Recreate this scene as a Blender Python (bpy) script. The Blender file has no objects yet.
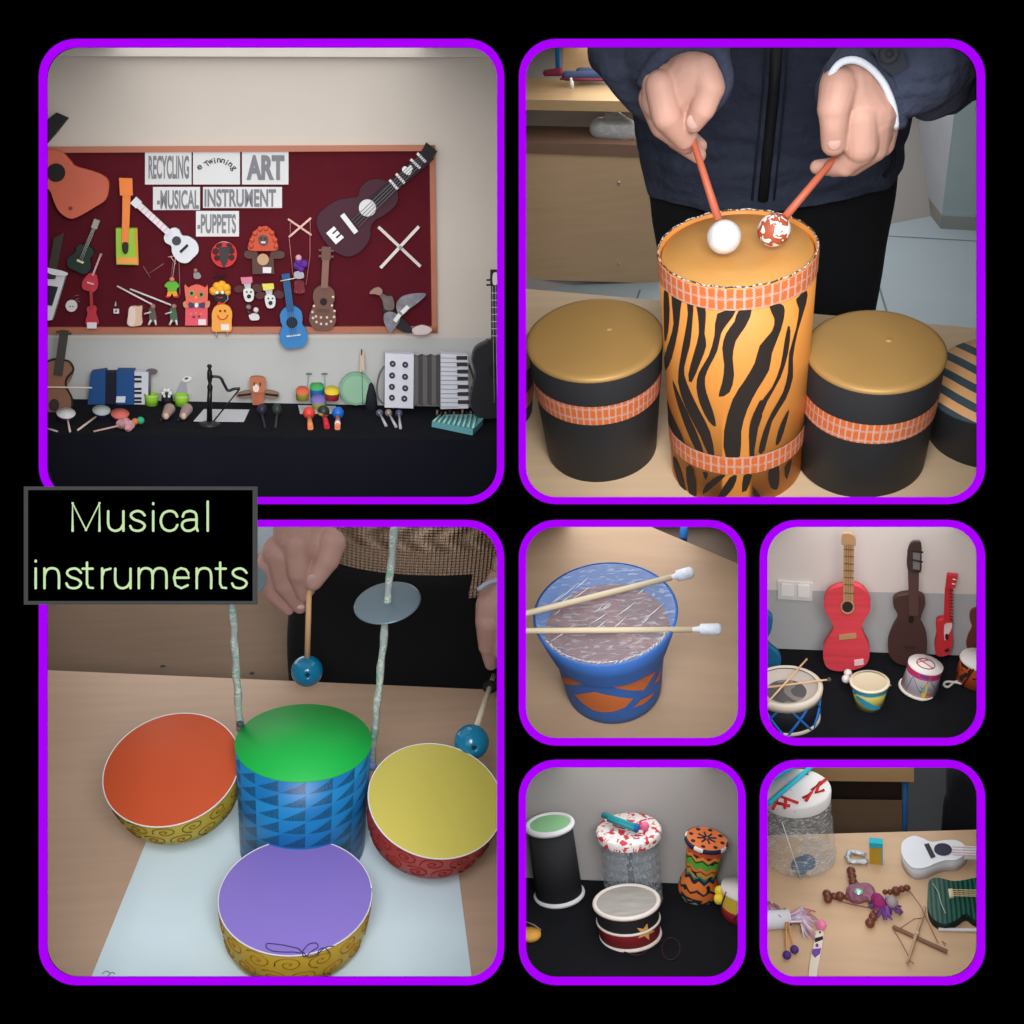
import bpy, bmesh, math, random
from mathutils import Vector, Matrix
random.seed(7)
sc = bpy.context.scene
COL = sc.collection
PI = math.pi
R = math.radians
V = Vector
F = 1100.0            # focal length in pixels of a 1024 px wide picture
D = 2.0               # usual distance of a shadow box's stage from the camera
DB = 1.36             # distance of the black display board
# ------------------------------------------------------------------ camera
cam = bpy.data.objects.new('camera', bpy.data.cameras.new('camera'))
COL.objects.link(cam)
PITCH = 28
cam.matrix_world = Matrix.Translation((0, 0, 2.4)) @ Matrix.Rotation(R(90 - PITCH), 4, 'X')
cam.data.sensor_width = 36
cam.data.lens = 36 * F / 1024
cam.data.clip_start = 0.05
sc.camera = cam
CM = cam.matrix_world.copy()
CP = CM.translation.copy()
CR = CM.to_3x3()

def lin(c):
    c = c / 255
    return c / 12.92 if c <= .04045 else ((c + .055) / 1.055) ** 2.4
def rgb(c): return (lin(c[0]), lin(c[1]), lin(c[2]), 1)

# ------------------------------------------------------------------ materials
_mc = {}
def nm(name):
    m = bpy.data.materials.new(name); m.use_nodes = True
    nt = m.node_tree; b = nt.nodes['Principled BSDF']
    return m, nt, b
def mat(c, rough=.7, metal=0, var=.08, scale=18, bump=0, spec=.3, stretch=None, sss=0):
    key = (tuple(c), rough, metal, var, scale, bump, spec, stretch, sss)
    if key in _mc: return _mc[key]
    m, nt, b = nm('paint_%d_%d_%d' % tuple(c))
    b.inputs['Roughness'].default_value = rough
    b.inputs['Metallic'].default_value = metal
    b.inputs['Specular IOR Level'].default_value = spec
    if sss:
        b.inputs['Subsurface Weight'].default_value = sss
        b.inputs['Subsurface Radius'].default_value = (.02, .008, .004)
        b.inputs['Subsurface Scale'].default_value = .5
    tc = nt.nodes.new('ShaderNodeTexCoord')
    mp = nt.nodes.new('ShaderNodeMapping')
    if stretch: mp.inputs['Scale'].default_value = stretch
    nt.links.new(tc.outputs['Object'], mp.inputs['Vector'])
    no = nt.nodes.new('ShaderNodeTexNoise'); no.inputs['Scale'].default_value = scale
    no.inputs['Detail'].default_value = 4
    nt.links.new(mp.outputs[0], no.inputs['Vector'])
    mx = nt.nodes.new('ShaderNodeMix'); mx.data_type = 'RGBA'
    base = rgb(c)
    mx.inputs[6].default_value = tuple(x * (1 - var) for x in base[:3]) + (1,)
    mx.inputs[7].default_value = tuple(min(1, x * (1 + var)) for x in base[:3]) + (1,)
    nt.links.new(no.outputs['Fac'], mx.inputs[0])
    nt.links.new(mx.outputs[2], b.inputs['Base Color'])
    if bump:
        bp = nt.nodes.new('ShaderNodeBump'); bp.inputs['Strength'].default_value = bump
        bp.inputs['Distance'].default_value = .01
        nt.links.new(no.outputs['Fac'], bp.inputs['Height'])
        nt.links.new(bp.outputs[0], b.inputs['Normal'])
    _mc[key] = m
    return m
def wood(c, st=(1.2, 14, 14), var=.12, rough=.5): return mat(c, rough, 0, var, 3.5, 0, .3, st)
def M_(c): return c if isinstance(c, bpy.types.Material) else mat(c)
def node_mat(name, build, rough=.6):
    if name in _mc: return _mc[name]
    m, nt, b = nm(name); b.inputs['Roughness'].default_value = rough
    b.inputs['Specular IOR Level'].default_value = .3
    build(nt, b); _mc[name] = m
    return m
def mathn(nt, op, a, b=None, c=None):
    n = nt.nodes.new('ShaderNodeMath'); n.operation = op
    for i, v in enumerate((a, b, c)):
        if v is None: continue
        if isinstance(v, (int, float)): n.inputs[i].default_value = v
        else: nt.links.new(v, n.inputs[i])
    return n.outputs[0]
def mixn(nt, f, a, b):
    n = nt.nodes.new('ShaderNodeMix'); n.data_type = 'RGBA'
    for i, v in ((0, f), (6, a), (7, b)):
        if isinstance(v, (int, float)): n.inputs[i].default_value = v
        elif isinstance(v, tuple): n.inputs[i].default_value = v
        else: nt.links.new(v, n.inputs[i])
    return n.outputs[2]
def uvxy(nt):
    tc = nt.nodes.new('ShaderNodeTexCoord'); s = nt.nodes.new('ShaderNodeSeparateXYZ')
    nt.links.new(tc.outputs['UV'], s.inputs[0])
    return tc.outputs['UV'], s.outputs[0], s.outputs[1]
def objc(nt, scale=(1, 1, 1)):
    tc = nt.nodes.new('ShaderNodeTexCoord'); mp = nt.nodes.new('ShaderNodeMapping')
    mp.inputs['Scale'].default_value = scale
    nt.links.new(tc.outputs['Object'], mp.inputs[0]); return mp.outputs[0]
def noise(nt, vec, scale, detail=3, dist=0):
    n = nt.nodes.new('ShaderNodeTexNoise'); n.inputs['Scale'].default_value = scale
    n.inputs['Detail'].default_value = detail; n.inputs['Distortion'].default_value = dist
    if vec is not None: nt.links.new(vec, n.inputs['Vector'])
    return n.outputs['Fac']
def ramp(nt, fac, stops, const=False):
    n = nt.nodes.new('ShaderNodeValToRGB')
    if const: n.color_ramp.interpolation = 'CONSTANT'
    e = n.color_ramp.elements
    while len(e) < len(stops): e.new(.5)
    for el, (p, c) in zip(e, stops): el.position = p; el.color = c
    nt.links.new(fac, n.inputs[0]); return n.outputs[0]
def brick_band(cols=(222, 118, 58), line=(205, 180, 170), n=60):
    def b(nt, bs):
        uv, u, v = uvxy(nt)
        k = noise(nt, uv, 30, 2)
        fu = mathn(nt, 'FRACT', mathn(nt, 'ADD', mathn(nt, 'MULTIPLY', u, n), mathn(nt, 'MULTIPLY', k, .5)))
        a = mathn(nt, 'LESS_THAN', fu, .24)
        fv = mathn(nt, 'FRACT', mathn(nt, 'ADD', mathn(nt, 'MULTIPLY', v, 2.0), mathn(nt, 'MULTIPLY', noise(nt, uv, 45, 1), .7)))
        c = mathn(nt, 'LESS_THAN', fv, .14)
        f = mathn(nt, 'MULTIPLY', mathn(nt, 'MAXIMUM', a, c), .8)
        col = mixn(nt, f, mixn(nt, noise(nt, uv, 90), rgb(cols), rgb((205, 100, 50))), rgb(line))
        nt.links.new(col, bs.inputs['Base Color'])
    return node_mat('band_%d' % n, b)
def tri_mat():
    def b(nt, bs):
        uv, u, v = uvxy(nt)
        fu = mathn(nt, 'FRACT', mathn(nt, 'MULTIPLY', u, 16)); iu = mathn(nt, 'FLOOR', mathn(nt, 'MULTIPLY', u, 16))
        fv = mathn(nt, 'FRACT', mathn(nt, 'MULTIPLY', v, 8)); iv = mathn(nt, 'FLOOR', mathn(nt, 'MULTIPLY', v, 8))
        t = mathn(nt, 'LESS_THAN', fv, mathn(nt, 'SUBTRACT', mathn(nt, 'MULTIPLY', fu, .95), .03))
        t = mathn(nt, 'MULTIPLY', t, mathn(nt, 'GREATER_THAN', fv, .08))
        t = mathn(nt, 'MULTIPLY', t, mathn(nt, 'GREATER_THAN', noise(nt, uv, 260, 2), .43))
        wn = nt.nodes.new('ShaderNodeTexWhiteNoise'); cb = nt.nodes.new('ShaderNodeCombineXYZ')
        nt.links.new(iu, cb.inputs[0]); nt.links.new(iv, cb.inputs[1]); nt.links.new(cb.outputs[0], wn.inputs['Vector'])
        base = mixn(nt, wn.outputs['Value'], rgb((14, 96, 158)), rgb((28, 124, 180)))
        nt.links.new(mixn(nt, mathn(nt, 'MULTIPLY', t, .85), base, rgb((14, 52, 78))), bs.inputs['Base Color'])
    return node_mat('blue_triangle_paper', b, .4)
def knit_mat():
    def b(nt, bs):
        v = objc(nt)
        s = nt.nodes.new('ShaderNodeSeparateXYZ'); nt.links.new(v, s.inputs[0])
        x = mathn(nt, 'SINE', mathn(nt, 'MULTIPLY', s.outputs[0], 700))
        z = mathn(nt, 'SINE', mathn(nt, 'MULTIPLY', s.outputs[2], 900))
        up = mathn(nt, 'GREATER_THAN', s.outputs[2], KNITZ[0])
        br = mathn(nt, 'SINE', mathn(nt, 'ADD', mathn(nt, 'MULTIPLY', s.outputs[0], 110), mathn(nt, 'MULTIPLY', mathn(nt, 'SINE', mathn(nt, 'MULTIPLY', s.outputs[2], 90)), 1.3)))
        h = mathn(nt, 'ADD', mathn(nt, 'ADD', mathn(nt, 'MULTIPLY', x, .5), mathn(nt, 'MULTIPLY', z, .25)), mathn(nt, 'MULTIPLY', mathn(nt, 'MULTIPLY', br, up), 1.6))
        f = mathn(nt, 'ADD', mathn(nt, 'MULTIPLY', h, .2), .5)
        nt.links.new(mixn(nt, f, rgb((138, 112, 92)), rgb((216, 186, 162))), bs.inputs['Base Color'])
        bp = nt.nodes.new('ShaderNodeBump'); bp.inputs['Distance'].default_value = .006
        nt.links.new(h, bp.inputs['Height']); nt.links.new(bp.outputs[0], bs.inputs['Normal'])
    return node_mat('cable_knit', b, .9)
KNITZ = [0]
def film(tint=(225, 230, 235), cover=.25, streak=.6, sc_=(3, 25, 3), name='film'):
    key = (name, tint, cover, streak, sc_)
    if key in _mc: return _mc[key]
    m, nt, b = nm(name)
    b.inputs['Base Color'].default_value = rgb(tint); b.inputs['Roughness'].default_value = .15
    tr = nt.nodes.new('ShaderNodeBsdfTransparent'); mx = nt.nodes.new('ShaderNodeMixShader')
    n = noise(nt, objc(nt, sc_), 14, 3, .6)
    f = ramp(nt, n, [(.0, (cover,) * 3 + (1,)), (.54, (cover,) * 3 + (1,)), (.62, (streak,) * 3 + (1,))])
    nt.links.new(f, mx.inputs[0]); nt.links.new(tr.outputs[0], mx.inputs[1]); nt.links.new(b.outputs[0], mx.inputs[2])
    nt.links.new(mx.outputs[0], nt.nodes['Material Output'].inputs['Surface'])
    _mc[key] = m
    return m
def blotch(name, stops, scale=30, rough=.6, detail=1, vec=(1, 1, 1), dist=1):
    def b(nt, bs):
        nt.links.new(ramp(nt, noise(nt, objc(nt, vec), scale, detail, dist), [(p, rgb(c)) for p, c in stops], True), bs.inputs['Base Color'])
    return node_mat(name, b, rough)

# ------------------------------------------------------------------ geometry
def smooth(pts, n=4, closed=True):
    out = []; N = len(pts)
    rng = range(N) if closed else range(N - 1)
    for i in rng:
        g = (lambda k: pts[k % N]) if closed else (lambda k: pts[max(0, min(N - 1, k))])
        p0, p1, p2, p3 = g(i - 1), g(i), g(i + 1), g(i + 2)
        for j in range(n):
            t = j / n
            out.append(tuple(.5 * ((2 * b) + (-a + c) * t + (2 * a - 5 * b + 4 * c - d) * t * t + (-a + 3 * b - 3 * c + d) * t ** 3) for a, b, c, d in zip(p0, p1, p2, p3)))
    if not closed: out.append(tuple(pts[-1]))
    return out

class Part:
    def __init__(s):
        s.bm = bmesh.new(); s.uv = s.bm.loops.layers.uv.new('UVMap'); s.mats = []
    def mi(s, m):
        m = M_(m)
        if m not in s.mats: s.mats.append(m)
        return s.mats.index(m)
    def face(s, vs, mi, sm=False):
        try: f = s.bm.faces.new(vs)
        except ValueError: return None
        f.material_index = mi; f.smooth = sm
        return f
    def prism(s, front, back, m):
        mi = s.mi(m); a = [s.bm.verts.new(p) for p in front]; b = [s.bm.verts.new(p) for p in back]
        s.face(a, mi); s.face(b[::-1], mi); n = len(a)
        for i in range(n): s.face([a[i], b[i], b[(i + 1) % n], a[(i + 1) % n]], mi, n > 12)
        return s
    def quad(s, pts, m):
        s.face([s.bm.verts.new(p) for p in pts], s.mi(m)); return s
    def lathe(s, prof, m, seg=48, a0=0, a1=2 * PI, T=None, h=1.0, sm=True, squash=1):
        mi = s.mi(m); full = abs(a1 - a0 - 2 * PI) < 1e-6
        T = T or Matrix.Identity(4)
        rings = []
        for r, z in prof:
            if r < 1e-7: rings.append([s.bm.verts.new(T @ V((0, 0, z)))]); continue
            rings.append([s.bm.verts.new(T @ V((r * math.cos(a0 + (a1 - a0) * i / seg), squash * r * math.sin(a0 + (a1 - a0) * i / seg), z))) for i in range(seg if full else seg + 1)])
        for k in range(len(rings) - 1):
            A, B = rings[k], rings[k + 1]
            for i in range(seg):
                j = (i + 1) % seg if full else i + 1
                if len(A) == 1 and len(B) == 1: continue
                if len(A) == 1: vs = [A[0], B[i], B[j]]; uu = [i + .5, i, i + 1]; vv = [0, 1, 1]
                elif len(B) == 1: vs = [A[i], A[j], B[0]]; uu = [i, i + 1, i + .5]; vv = [0, 0, 1]
                else: vs = [A[i], A[j], B[j], B[i]]; uu = [i, i + 1, i + 1, i]; vv = [0, 0, 1, 1]
                f = s.face(vs, mi, sm)
                if f:
                    for l, u, v in zip(f.loops, uu, vv): l[s.uv].uv = (u / seg, (prof[k][1] * (1 - v) + prof[k + 1][1] * v) / h)
        return s
    def tube(s, pts, r, m, seg=8):
        mi = s.mi(m); pts = [V(p) for p in pts]; n = len(pts)
        rs = r if isinstance(r, (list, tuple)) else [r] * n
        prev = None; rings = []
        for i, p in enumerate(pts):
            t = (pts[min(i + 1, n - 1)] - pts[max(i - 1, 0)]).normalized()
            if prev is None: a = t.orthogonal().normalized()
            else:
                a = prev - t * prev.dot(t)
                a = a.normalized() if a.length > 1e-9 else t.orthogonal().normalized()
            prev = a; b = t.cross(a)
            rings.append([s.bm.verts.new(p + (a * math.cos(2 * PI * k / seg) + b * math.sin(2 * PI * k / seg)) * rs[i]) for k in range(seg)])
        for A, B in zip(rings, rings[1:]):
            for k in range(seg): s.face([A[k], A[(k + 1) % seg], B[(k + 1) % seg], B[k]], mi, True)
        s.face(rings[0][::-1], mi); s.face(rings[-1], mi)
        return s
    def ball(s, c, r, m, sq=(1, 1, 1), seg=20):
        mi = s.mi(m)
        T = Matrix.Translation(c) @ Matrix.Diagonal((r * sq[0], r * sq[1], r * sq[2], 1))
        vs = bmesh.ops.create_uvsphere(s.bm, u_segments=seg, v_segments=seg * 2 // 3, radius=1, matrix=T)['verts']
        for f in {f for v in vs for f in v.link_faces}: f.material_index = mi; f.smooth = True
        return s
    def box(s, lo, hi, m, T=None):
        T = T or Matrix.Identity(4); mi = s.mi(m)
        c = [s.bm.verts.new(T @ V((x, y, z))) for x in (lo[0], hi[0]) for y in (lo[1], hi[1]) for z in (lo[2], hi[2])]
        for q in ((0, 1, 3, 2), (4, 6, 7, 5), (0, 4, 5, 1), (2, 3, 7, 6), (0, 2, 6, 4), (1, 5, 7, 3)): s.face([c[i] for i in q], mi)
        return s
    def mesh(s, me, m, T=None):
        mi = s.mi(m); T = T or Matrix.Identity(4)
        vs = [s.bm.verts.new(T @ v.co) for v in me.vertices]
        for p in me.polygons: s.face([vs[i] for i in p.vertices], mi, True)
        return s
    def surf(s, pts2, fn, m, cuts=2):
        """pts2: outline in (angle, height); fn maps it on the surface"""
        t = bmesh.new(); vs = [t.verts.new((a, b, 0)) for a, b in pts2]
        try: t.faces.new(vs)
        except ValueError: t.free(); return s
        bmesh.ops.triangulate(t, faces=t.faces[:])
        if cuts: bmesh.ops.subdivide_edges(t, edges=t.edges[:], cuts=cuts, use_grid_fill=True)
        mi = s.mi(m); mp = {v: s.bm.verts.new(fn(v.co.x, v.co.y)) for v in t.verts}
        for f in t.faces: s.face([mp[v] for v in f.verts], mi, True)
        t.free(); return s

def text_geo(txt, bold=0, spacing=1):
    cu = bpy.data.curves.new('t', 'FONT'); cu.body = txt; cu.size = 1; cu.offset = bold; cu.space_character = spacing
    o = bpy.data.objects.new('t', cu); COL.objects.link(o)
    dg = bpy.context.evaluated_depsgraph_get(); me = bpy.data.meshes.new_from_object(o.evaluated_get(dg))
    vs = [(v.co.x, v.co.y) for v in me.vertices]; fs = [tuple(p.vertices) for p in me.polygons]
    bpy.data.objects.remove(o); bpy.data.meshes.remove(me); bpy.data.curves.remove(cu)
    return vs, fs

class Cell:
    def __init__(s, rect, theta, org, d=D, far=2.2, rad=29):
        s.rect = rect; s.objs = []; s.far = far; s.d = d
        cx, cy = (rect[0] + rect[2]) / 2, (rect[1] + rect[3]) / 2; s.c = (cx, cy)
        f = V(((cx - 512) / F, -(cy - 512) / F, -1)).normalized()
        r = f.cross(V((0, 1, 0))).normalized(); u = r.cross(f)
        th = R(theta)
        Y = f * math.cos(th) + u * math.sin(th); Z = -f * math.sin(th) + u * math.cos(th)
        A = Matrix((r, Y, Z)).transposed()
        O = CP + CR @ (V(((org[0] - 512) / F, -(org[1] - 512) / F, -1)) * d)
        s.M = Matrix.Translation(O) @ (CR @ A).to_4x4(); s.Mi = s.M.inverted()
        s.cp = s.Mi @ CP; s.s = d / F
    def ray(s, u, v): return s.Mi.to_3x3() @ (CR @ V(((u - 512) / F, -(v - 512) / F, -1)))
    def at(s, u, v, x=None, y=None, z=None, d=None):
        w = s.ray(u, v)
        if d is not None: return s.cp + w * d
        k, val = ((0, x), (1, y), (2, z))[0 if x is not None else 1 if y is not None else 2]
        return s.cp + w * ((val - s.cp[k]) / w[k])
    def depth(s, p): return -(CM.inverted() @ (s.M @ V(p))).z
    def ps(s, p): return s.depth(p) / F
    def px(s, p):
        q = CM.inverted() @ (s.M @ V(p)); return (512 + F * q.x / -q.z, 512 - F * q.y / -q.z)
    def pl(s, u, v, plane, off=0):
        if plane[0] == 'y': return s.at(u, v, y=plane[1] - off * s.s)
        return s.at(u, v, z=plane[1] + off * s.s)

ALL = []
class Thing:
    def __init__(s, cell, name, label, cat, L=None, group=None, kind=None, single=False):
        s.c = cell; s.L = L if isinstance(L, Matrix) else Matrix.Translation(L or (0, 0, 0)); s.Li = s.L.inverted()
        s.meta = (name, label, cat, group, kind); s.single = single; s.o = None
        if not single:
            s.o = bpy.data.objects.new(name, None); COL.objects.link(s.o); s.o.empty_display_size = .02
            s.o.matrix_world = (cell.M if cell else Matrix.Identity(4)) @ s.L; s.tag(s.o)
    def tag(s, o):
        n, l, c, g, k = s.meta
        if l: o['label'] = l
        if c: o['category'] = c
        if g: o['group'] = g
        if k: o['kind'] = k
    def part(s, name, P, frame='cell', parent=None, label=None):
        if frame == 'cell': P.bm.transform(s.Li)
        bmesh.ops.recalc_face_normals(P.bm, faces=P.bm.faces[:])
        me = bpy.data.meshes.new(name); P.bm.to_mesh(me); P.bm.free()
        for m in P.mats: me.materials.append(m)
        o = bpy.data.objects.new(s.meta[0] if s.single else name, me); COL.objects.link(o)
        if s.single:
            o.matrix_world = (s.c.M if s.c else Matrix.Identity(4)) @ s.L; s.tag(o)
        else:
            o.parent = parent or s.o
            if label: o['label'] = label
        if s.c: ALL.append((o, s.c))
        return o

def shape(P, c, plane, sh, m, off, th):
    k = sh[0]
    if k == 'b':
        p = c.pl(sh[1], sh[2], plane, off); r = sh[3] * c.ps(p)
        P.ball(p, r, m, sh[4] if len(sh) > 4 else (1, 1, 1), 14); return
    if k == 'l':
        pts = [c.pl(q[0], q[1], plane, off if len(q) < 3 else q[2]) for q in sh[1]]
        P.tube(pts, sh[2] / 2 * c.ps(pts[0]), m, 6); return
    if k == 'T':   # text: ('T', str, x0,y0,x1,y1, bold, rotdeg)
        vs, fs = text_geo(sh[1], sh[6] if len(sh) > 6 else 0)
        xs = [v[0] for v in vs]; ys = [v[1] for v in vs]; x0, x1, y0, y1 = min(xs), max(xs), min(ys), max(ys)
        rot = R(sh[7]) if len(sh) > 7 else 0; cx, cy = (sh[2] + sh[4]) / 2, (sh[3] + sh[5]) / 2
        mi = P.mi(m); vv = []
        for x, y in vs:
            u = sh[2] + (x - x0) / (x1 - x0) * (sh[4] - sh[2]) - cx; w = sh[5] + (y - y0) / (y1 - y0) * (sh[3] - sh[5]) - cy
            vv.append(P.bm.verts.new(c.pl(cx + u * math.cos(rot) - w * math.sin(rot), cy + u * math.sin(rot) + w * math.cos(rot), plane, off)))
        for f in fs: P.face([vv[i] for i in f], mi)
        return
    if k == 'p': pts = sh[1]
    elif k == 's': pts = smooth(sh[1])
    elif k == 'c': pts = [(sh[1] + sh[3] * math.cos(2 * PI * i / 24), sh[2] + sh[3] * math.sin(2 * PI * i / 24)) for i in range(24)]
    elif k == 'e':
        a = R(sh[5] if len(sh) > 5 else 0)
        pts = [(sh[1] + sh[3] * math.cos(t) * math.cos(a) - sh[4] * math.sin(t) * math.sin(a), sh[2] + sh[3] * math.cos(t) * math.sin(a) + sh[4] * math.sin(t) * math.cos(a)) for t in (2 * PI * i / 28 for i in range(28))]
    elif k == 'r': pts = [(sh[1], sh[2]), (sh[3], sh[2]), (sh[3], sh[4]), (sh[1], sh[4])]
    elif k == 'L':
        x0, y0, x1, y1, w = sh[1:]; n = math.hypot(x1 - x0, y1 - y0); a, b = (y1 - y0) / n * w / 2, -(x1 - x0) / n * w / 2
        pts = [(x0 + a, y0 + b), (x1 + a, y1 + b), (x1 - a, y1 - b), (x0 - a, y0 - b)]
    fr = [c.pl(u, v, plane, off) for u, v in pts]
    ax = V((0, 1, 0)) if plane[0] == 'y' else V((0, 0, -1))
    P.prism(fr, [p + ax * th * c.s for p in fr], m)

def flat(c, plane, name, label, cat, parts, group=None, base=None):
    """parts: (name, [shapes], colour, front distance px, thickness px[, parent part index, label])"""
    if base is None:
        P0 = Part(); shape(P0, c, plane, parts[0][1][0], (0, 0, 0), parts[0][3], parts[0][4])
        co = [v.co for v in P0.bm.verts]
        b = V((sum(v.x for v in co) / len(co), max(v.y for v in co), min(v.z for v in co))); P0.bm.free()
    else: b = base
    t = Thing(c, name, label, cat, b, group, single=len(parts) == 1)
    made = []
    for p in parts:
        P = Part(); mats = p[2] if isinstance(p[2], list) else None
        for i, sh in enumerate(p[1]): shape(P, c, plane, sh, mats[i] if mats else p[2], p[3], p[4])
        par = made[p[5]] if len(p) > 5 and p[5] is not None else None
        made.append(t.part(p[0], P, parent=par, label=p[6] if len(p) > 6 else None))
    return t

def guitar(c, plane, name, label, A, B, E, prof, nw, hw, body, neck, head, off=10, th=8, hole=None, holec=(25, 20, 20), bridge=None, bridgec=(30, 25, 25), hl=10, pegs=0, strings=0, strc=(190, 190, 185), frets=0, fretc=(40, 30, 25), extra=(), cat='guitar', group=None, neckend=None):
    A, B, E = V(A), V(B), V(E); e = (B - A).normalized(); n = V((-e.y, e.x)); Lb = (B - A).length
    def q(t, w): return tuple(A + e * (t * Lb) + n * w)
    out = [q(t, w) for t, w in prof] + [q(t, -w) for t, w in prof[::-1] if w > .01]
    parts = [('body', [('s', out)], body, off, th)]
    e2 = (E - B).normalized(); H0 = E - e2 * hl
    N0 = A + e * (neckend * Lb) if neckend else B - e * 2
    parts.append(('neck', [('L', N0.x, N0.y, H0.x, H0.y, nw)], neck, off + 2.5, 3))
    parts.append(('headstock', [('L', H0.x, H0.y, E.x, E.y, hw)], head, off + 3, 4))
    if hole:
        h = q(hole[0], 0); parts.append(('sound_hole', [('c', h[0], h[1], hole[1])], holec, off + .6, .5))
    if bridge:
        a, b = q(bridge[0], bridge[1]), q(bridge[0], -bridge[1]); parts.append(('bridge', [('L', a[0], a[1], b[0], b[1], bridge[2])], bridgec, off + 1.5, 1.5))
    n2 = V((-e2.y, e2.x))
    if frets: parts.append(('frets', [('L', *(N0.lerp(H0, (i + 1) / (frets + 1)) + n2 * nw / 2), *(N0.lerp(H0, (i + 1) / (frets + 1)) - n2 * nw / 2), .8) for i in range(frets)], fretc, off + 3, .5))
    if pegs:
        for sgn in (1, -1):
            for i in range(pegs):
                p = H0.lerp(E, (i + .6) / (pegs + .2)); parts.append(('tuning_peg', [('L', *(p + n2 * sgn * hw * .4), *(p + n2 * sgn * (hw * .5 + 3)), 2)], head, off + 2, 2))
    if strings:
        bs = A + e * ((bridge[0] if bridge else .25) * Lb)
        parts.append(('strings', [('l', [tuple(bs + n2 * (i - (strings - 1) / 2) * nw * .8 / max(1, strings - 1)), tuple(H0 + n2 * (i - (strings - 1) / 2) * nw * .8 / max(1, strings - 1))], .35) for i in range(strings)], strc, off + 4, .3))
    parts += list(extra)
    return flat(c, plane, name, label, cat, parts, group)

def axis(c, base, top, z=0, dy=0, y=None):
    """matrix whose z axis runs from the foot of a thing to its top, both given where they stand"""
    B = c.at(*base, z=z) if y is None else c.at(*base, y=y); T = c.at(*top, y=B.y + dy * c.s)
    zz = (T - B).normalized(); xx = (V((1, 0, 0)) - zz * zz.x).normalized(); yy = zz.cross(xx)
    L = Matrix.Translation(B) @ Matrix((xx, yy, zz)).transposed().to_4x4()
    return L, (T - B).length, c.ps(B), c.ps(T)
def free_axis(c, top, z, tilt, side, spin=0):
    """matrix at a drumhead's centre, its z axis tilted"""
    T = c.at(*top, z=z)
    return Matrix.Translation(T) @ Matrix.Rotation(R(side), 4, 'Y') @ Matrix.Rotation(R(tilt), 4, 'X'), c.ps(T)
def cone_hit(c, Li, u, v, rf):
    o = Li @ c.cp; w = (Li.to_3x3() @ c.ray(u, v)).normalized()
    # march towards the surface
    a = w.x * w.x + w.y * w.y; b = o.x * w.x + o.y * w.y; tm = -b / a
    pm = o + w * tm; z = pm.z; r = rf(z)
    for _ in range(6):
        d2 = pm.x ** 2 + pm.y ** 2; k = max(0, r * r - d2); t = tm - math.sqrt(k / a); p = o + w * t; r = rf(p.z)
    return math.atan2(p.y, p.x), p.z
def wrap_poly(P, c, Li, rf, pts, m, eps, seg=2, sm=True, cuts=2, both=False):
    q = smooth(pts, seg) if sm else pts
    uv = [cone_hit(c, Li, u, v, rf) for u, v in q]
    for rot in ((0, PI) if both else (0,)):
        P.surf([(a * 1.0, z) for a, z in uv], lambda a, z: V(((rf(z) + eps) * math.cos(a + rot), (rf(z) + eps) * math.sin(a + rot), z)), m, cuts)

def blob(caps, vox, sm=4):
    P = Part()
    for p1, r1, p2, r2 in caps:
        p1, p2 = V(p1), V(p2); n = 6
        P.ball(p1, r1, (0, 0, 0), seg=16); P.ball(p2, r2, (0, 0, 0), seg=16)
        if (p2 - p1).length > 1e-6: P.tube([p1.lerp(p2, i / n) for i in range(n + 1)], [r1 + (r2 - r1) * i / n for i in range(n + 1)], (0, 0, 0), 16)
    me = bpy.data.meshes.new('b'); bmesh.ops.recalc_face_normals(P.bm, faces=P.bm.faces[:]); P.bm.to_mesh(me); P.bm.free()
    o = bpy.data.objects.new('b', me); COL.objects.link(o)
    md = o.modifiers.new('r', 'REMESH'); md.mode = 'VOXEL'; md.voxel_size = vox
    if sm: ms = o.modifiers.new('s', 'SMOOTH'); ms.iterations = sm; ms.factor = .5
    dg = bpy.context.evaluated_depsgraph_get(); out = bpy.data.meshes.new_from_object(o.evaluated_get(dg))
    bpy.data.objects.remove(o)
    return out
def loft(P, c, rows, y, thick, m, seg=40, n=3):
    """rows: (v, x left, x right) of a body standing in plane y, elliptical in plan"""
    rows = smooth(rows, n, False); mi = P.mi(m); rings = []
    for v, a, b in rows:
        p, q = c.at(a, v, y=y), c.at(b, v, y=y); ce = (p + q) / 2; hw = (q - p).length / 2
        rings.append([P.bm.verts.new(ce + V((hw * math.cos(t), thick * math.sin(t), 0))) for t in (2 * PI * i / seg for i in range(seg))])
    for A, B in zip(rings, rings[1:]):
        for k in range(seg): P.face([A[k], A[(k + 1) % seg], B[(k + 1) % seg], B[k]], mi, True)
    P.face(rings[0], mi); P.face(rings[-1], mi)
def struct(c, name, P, kind='structure', label=None, cat=None):
    t = Thing(c, name, label, cat, kind=kind, single=True); return t.part(name, P)

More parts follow.
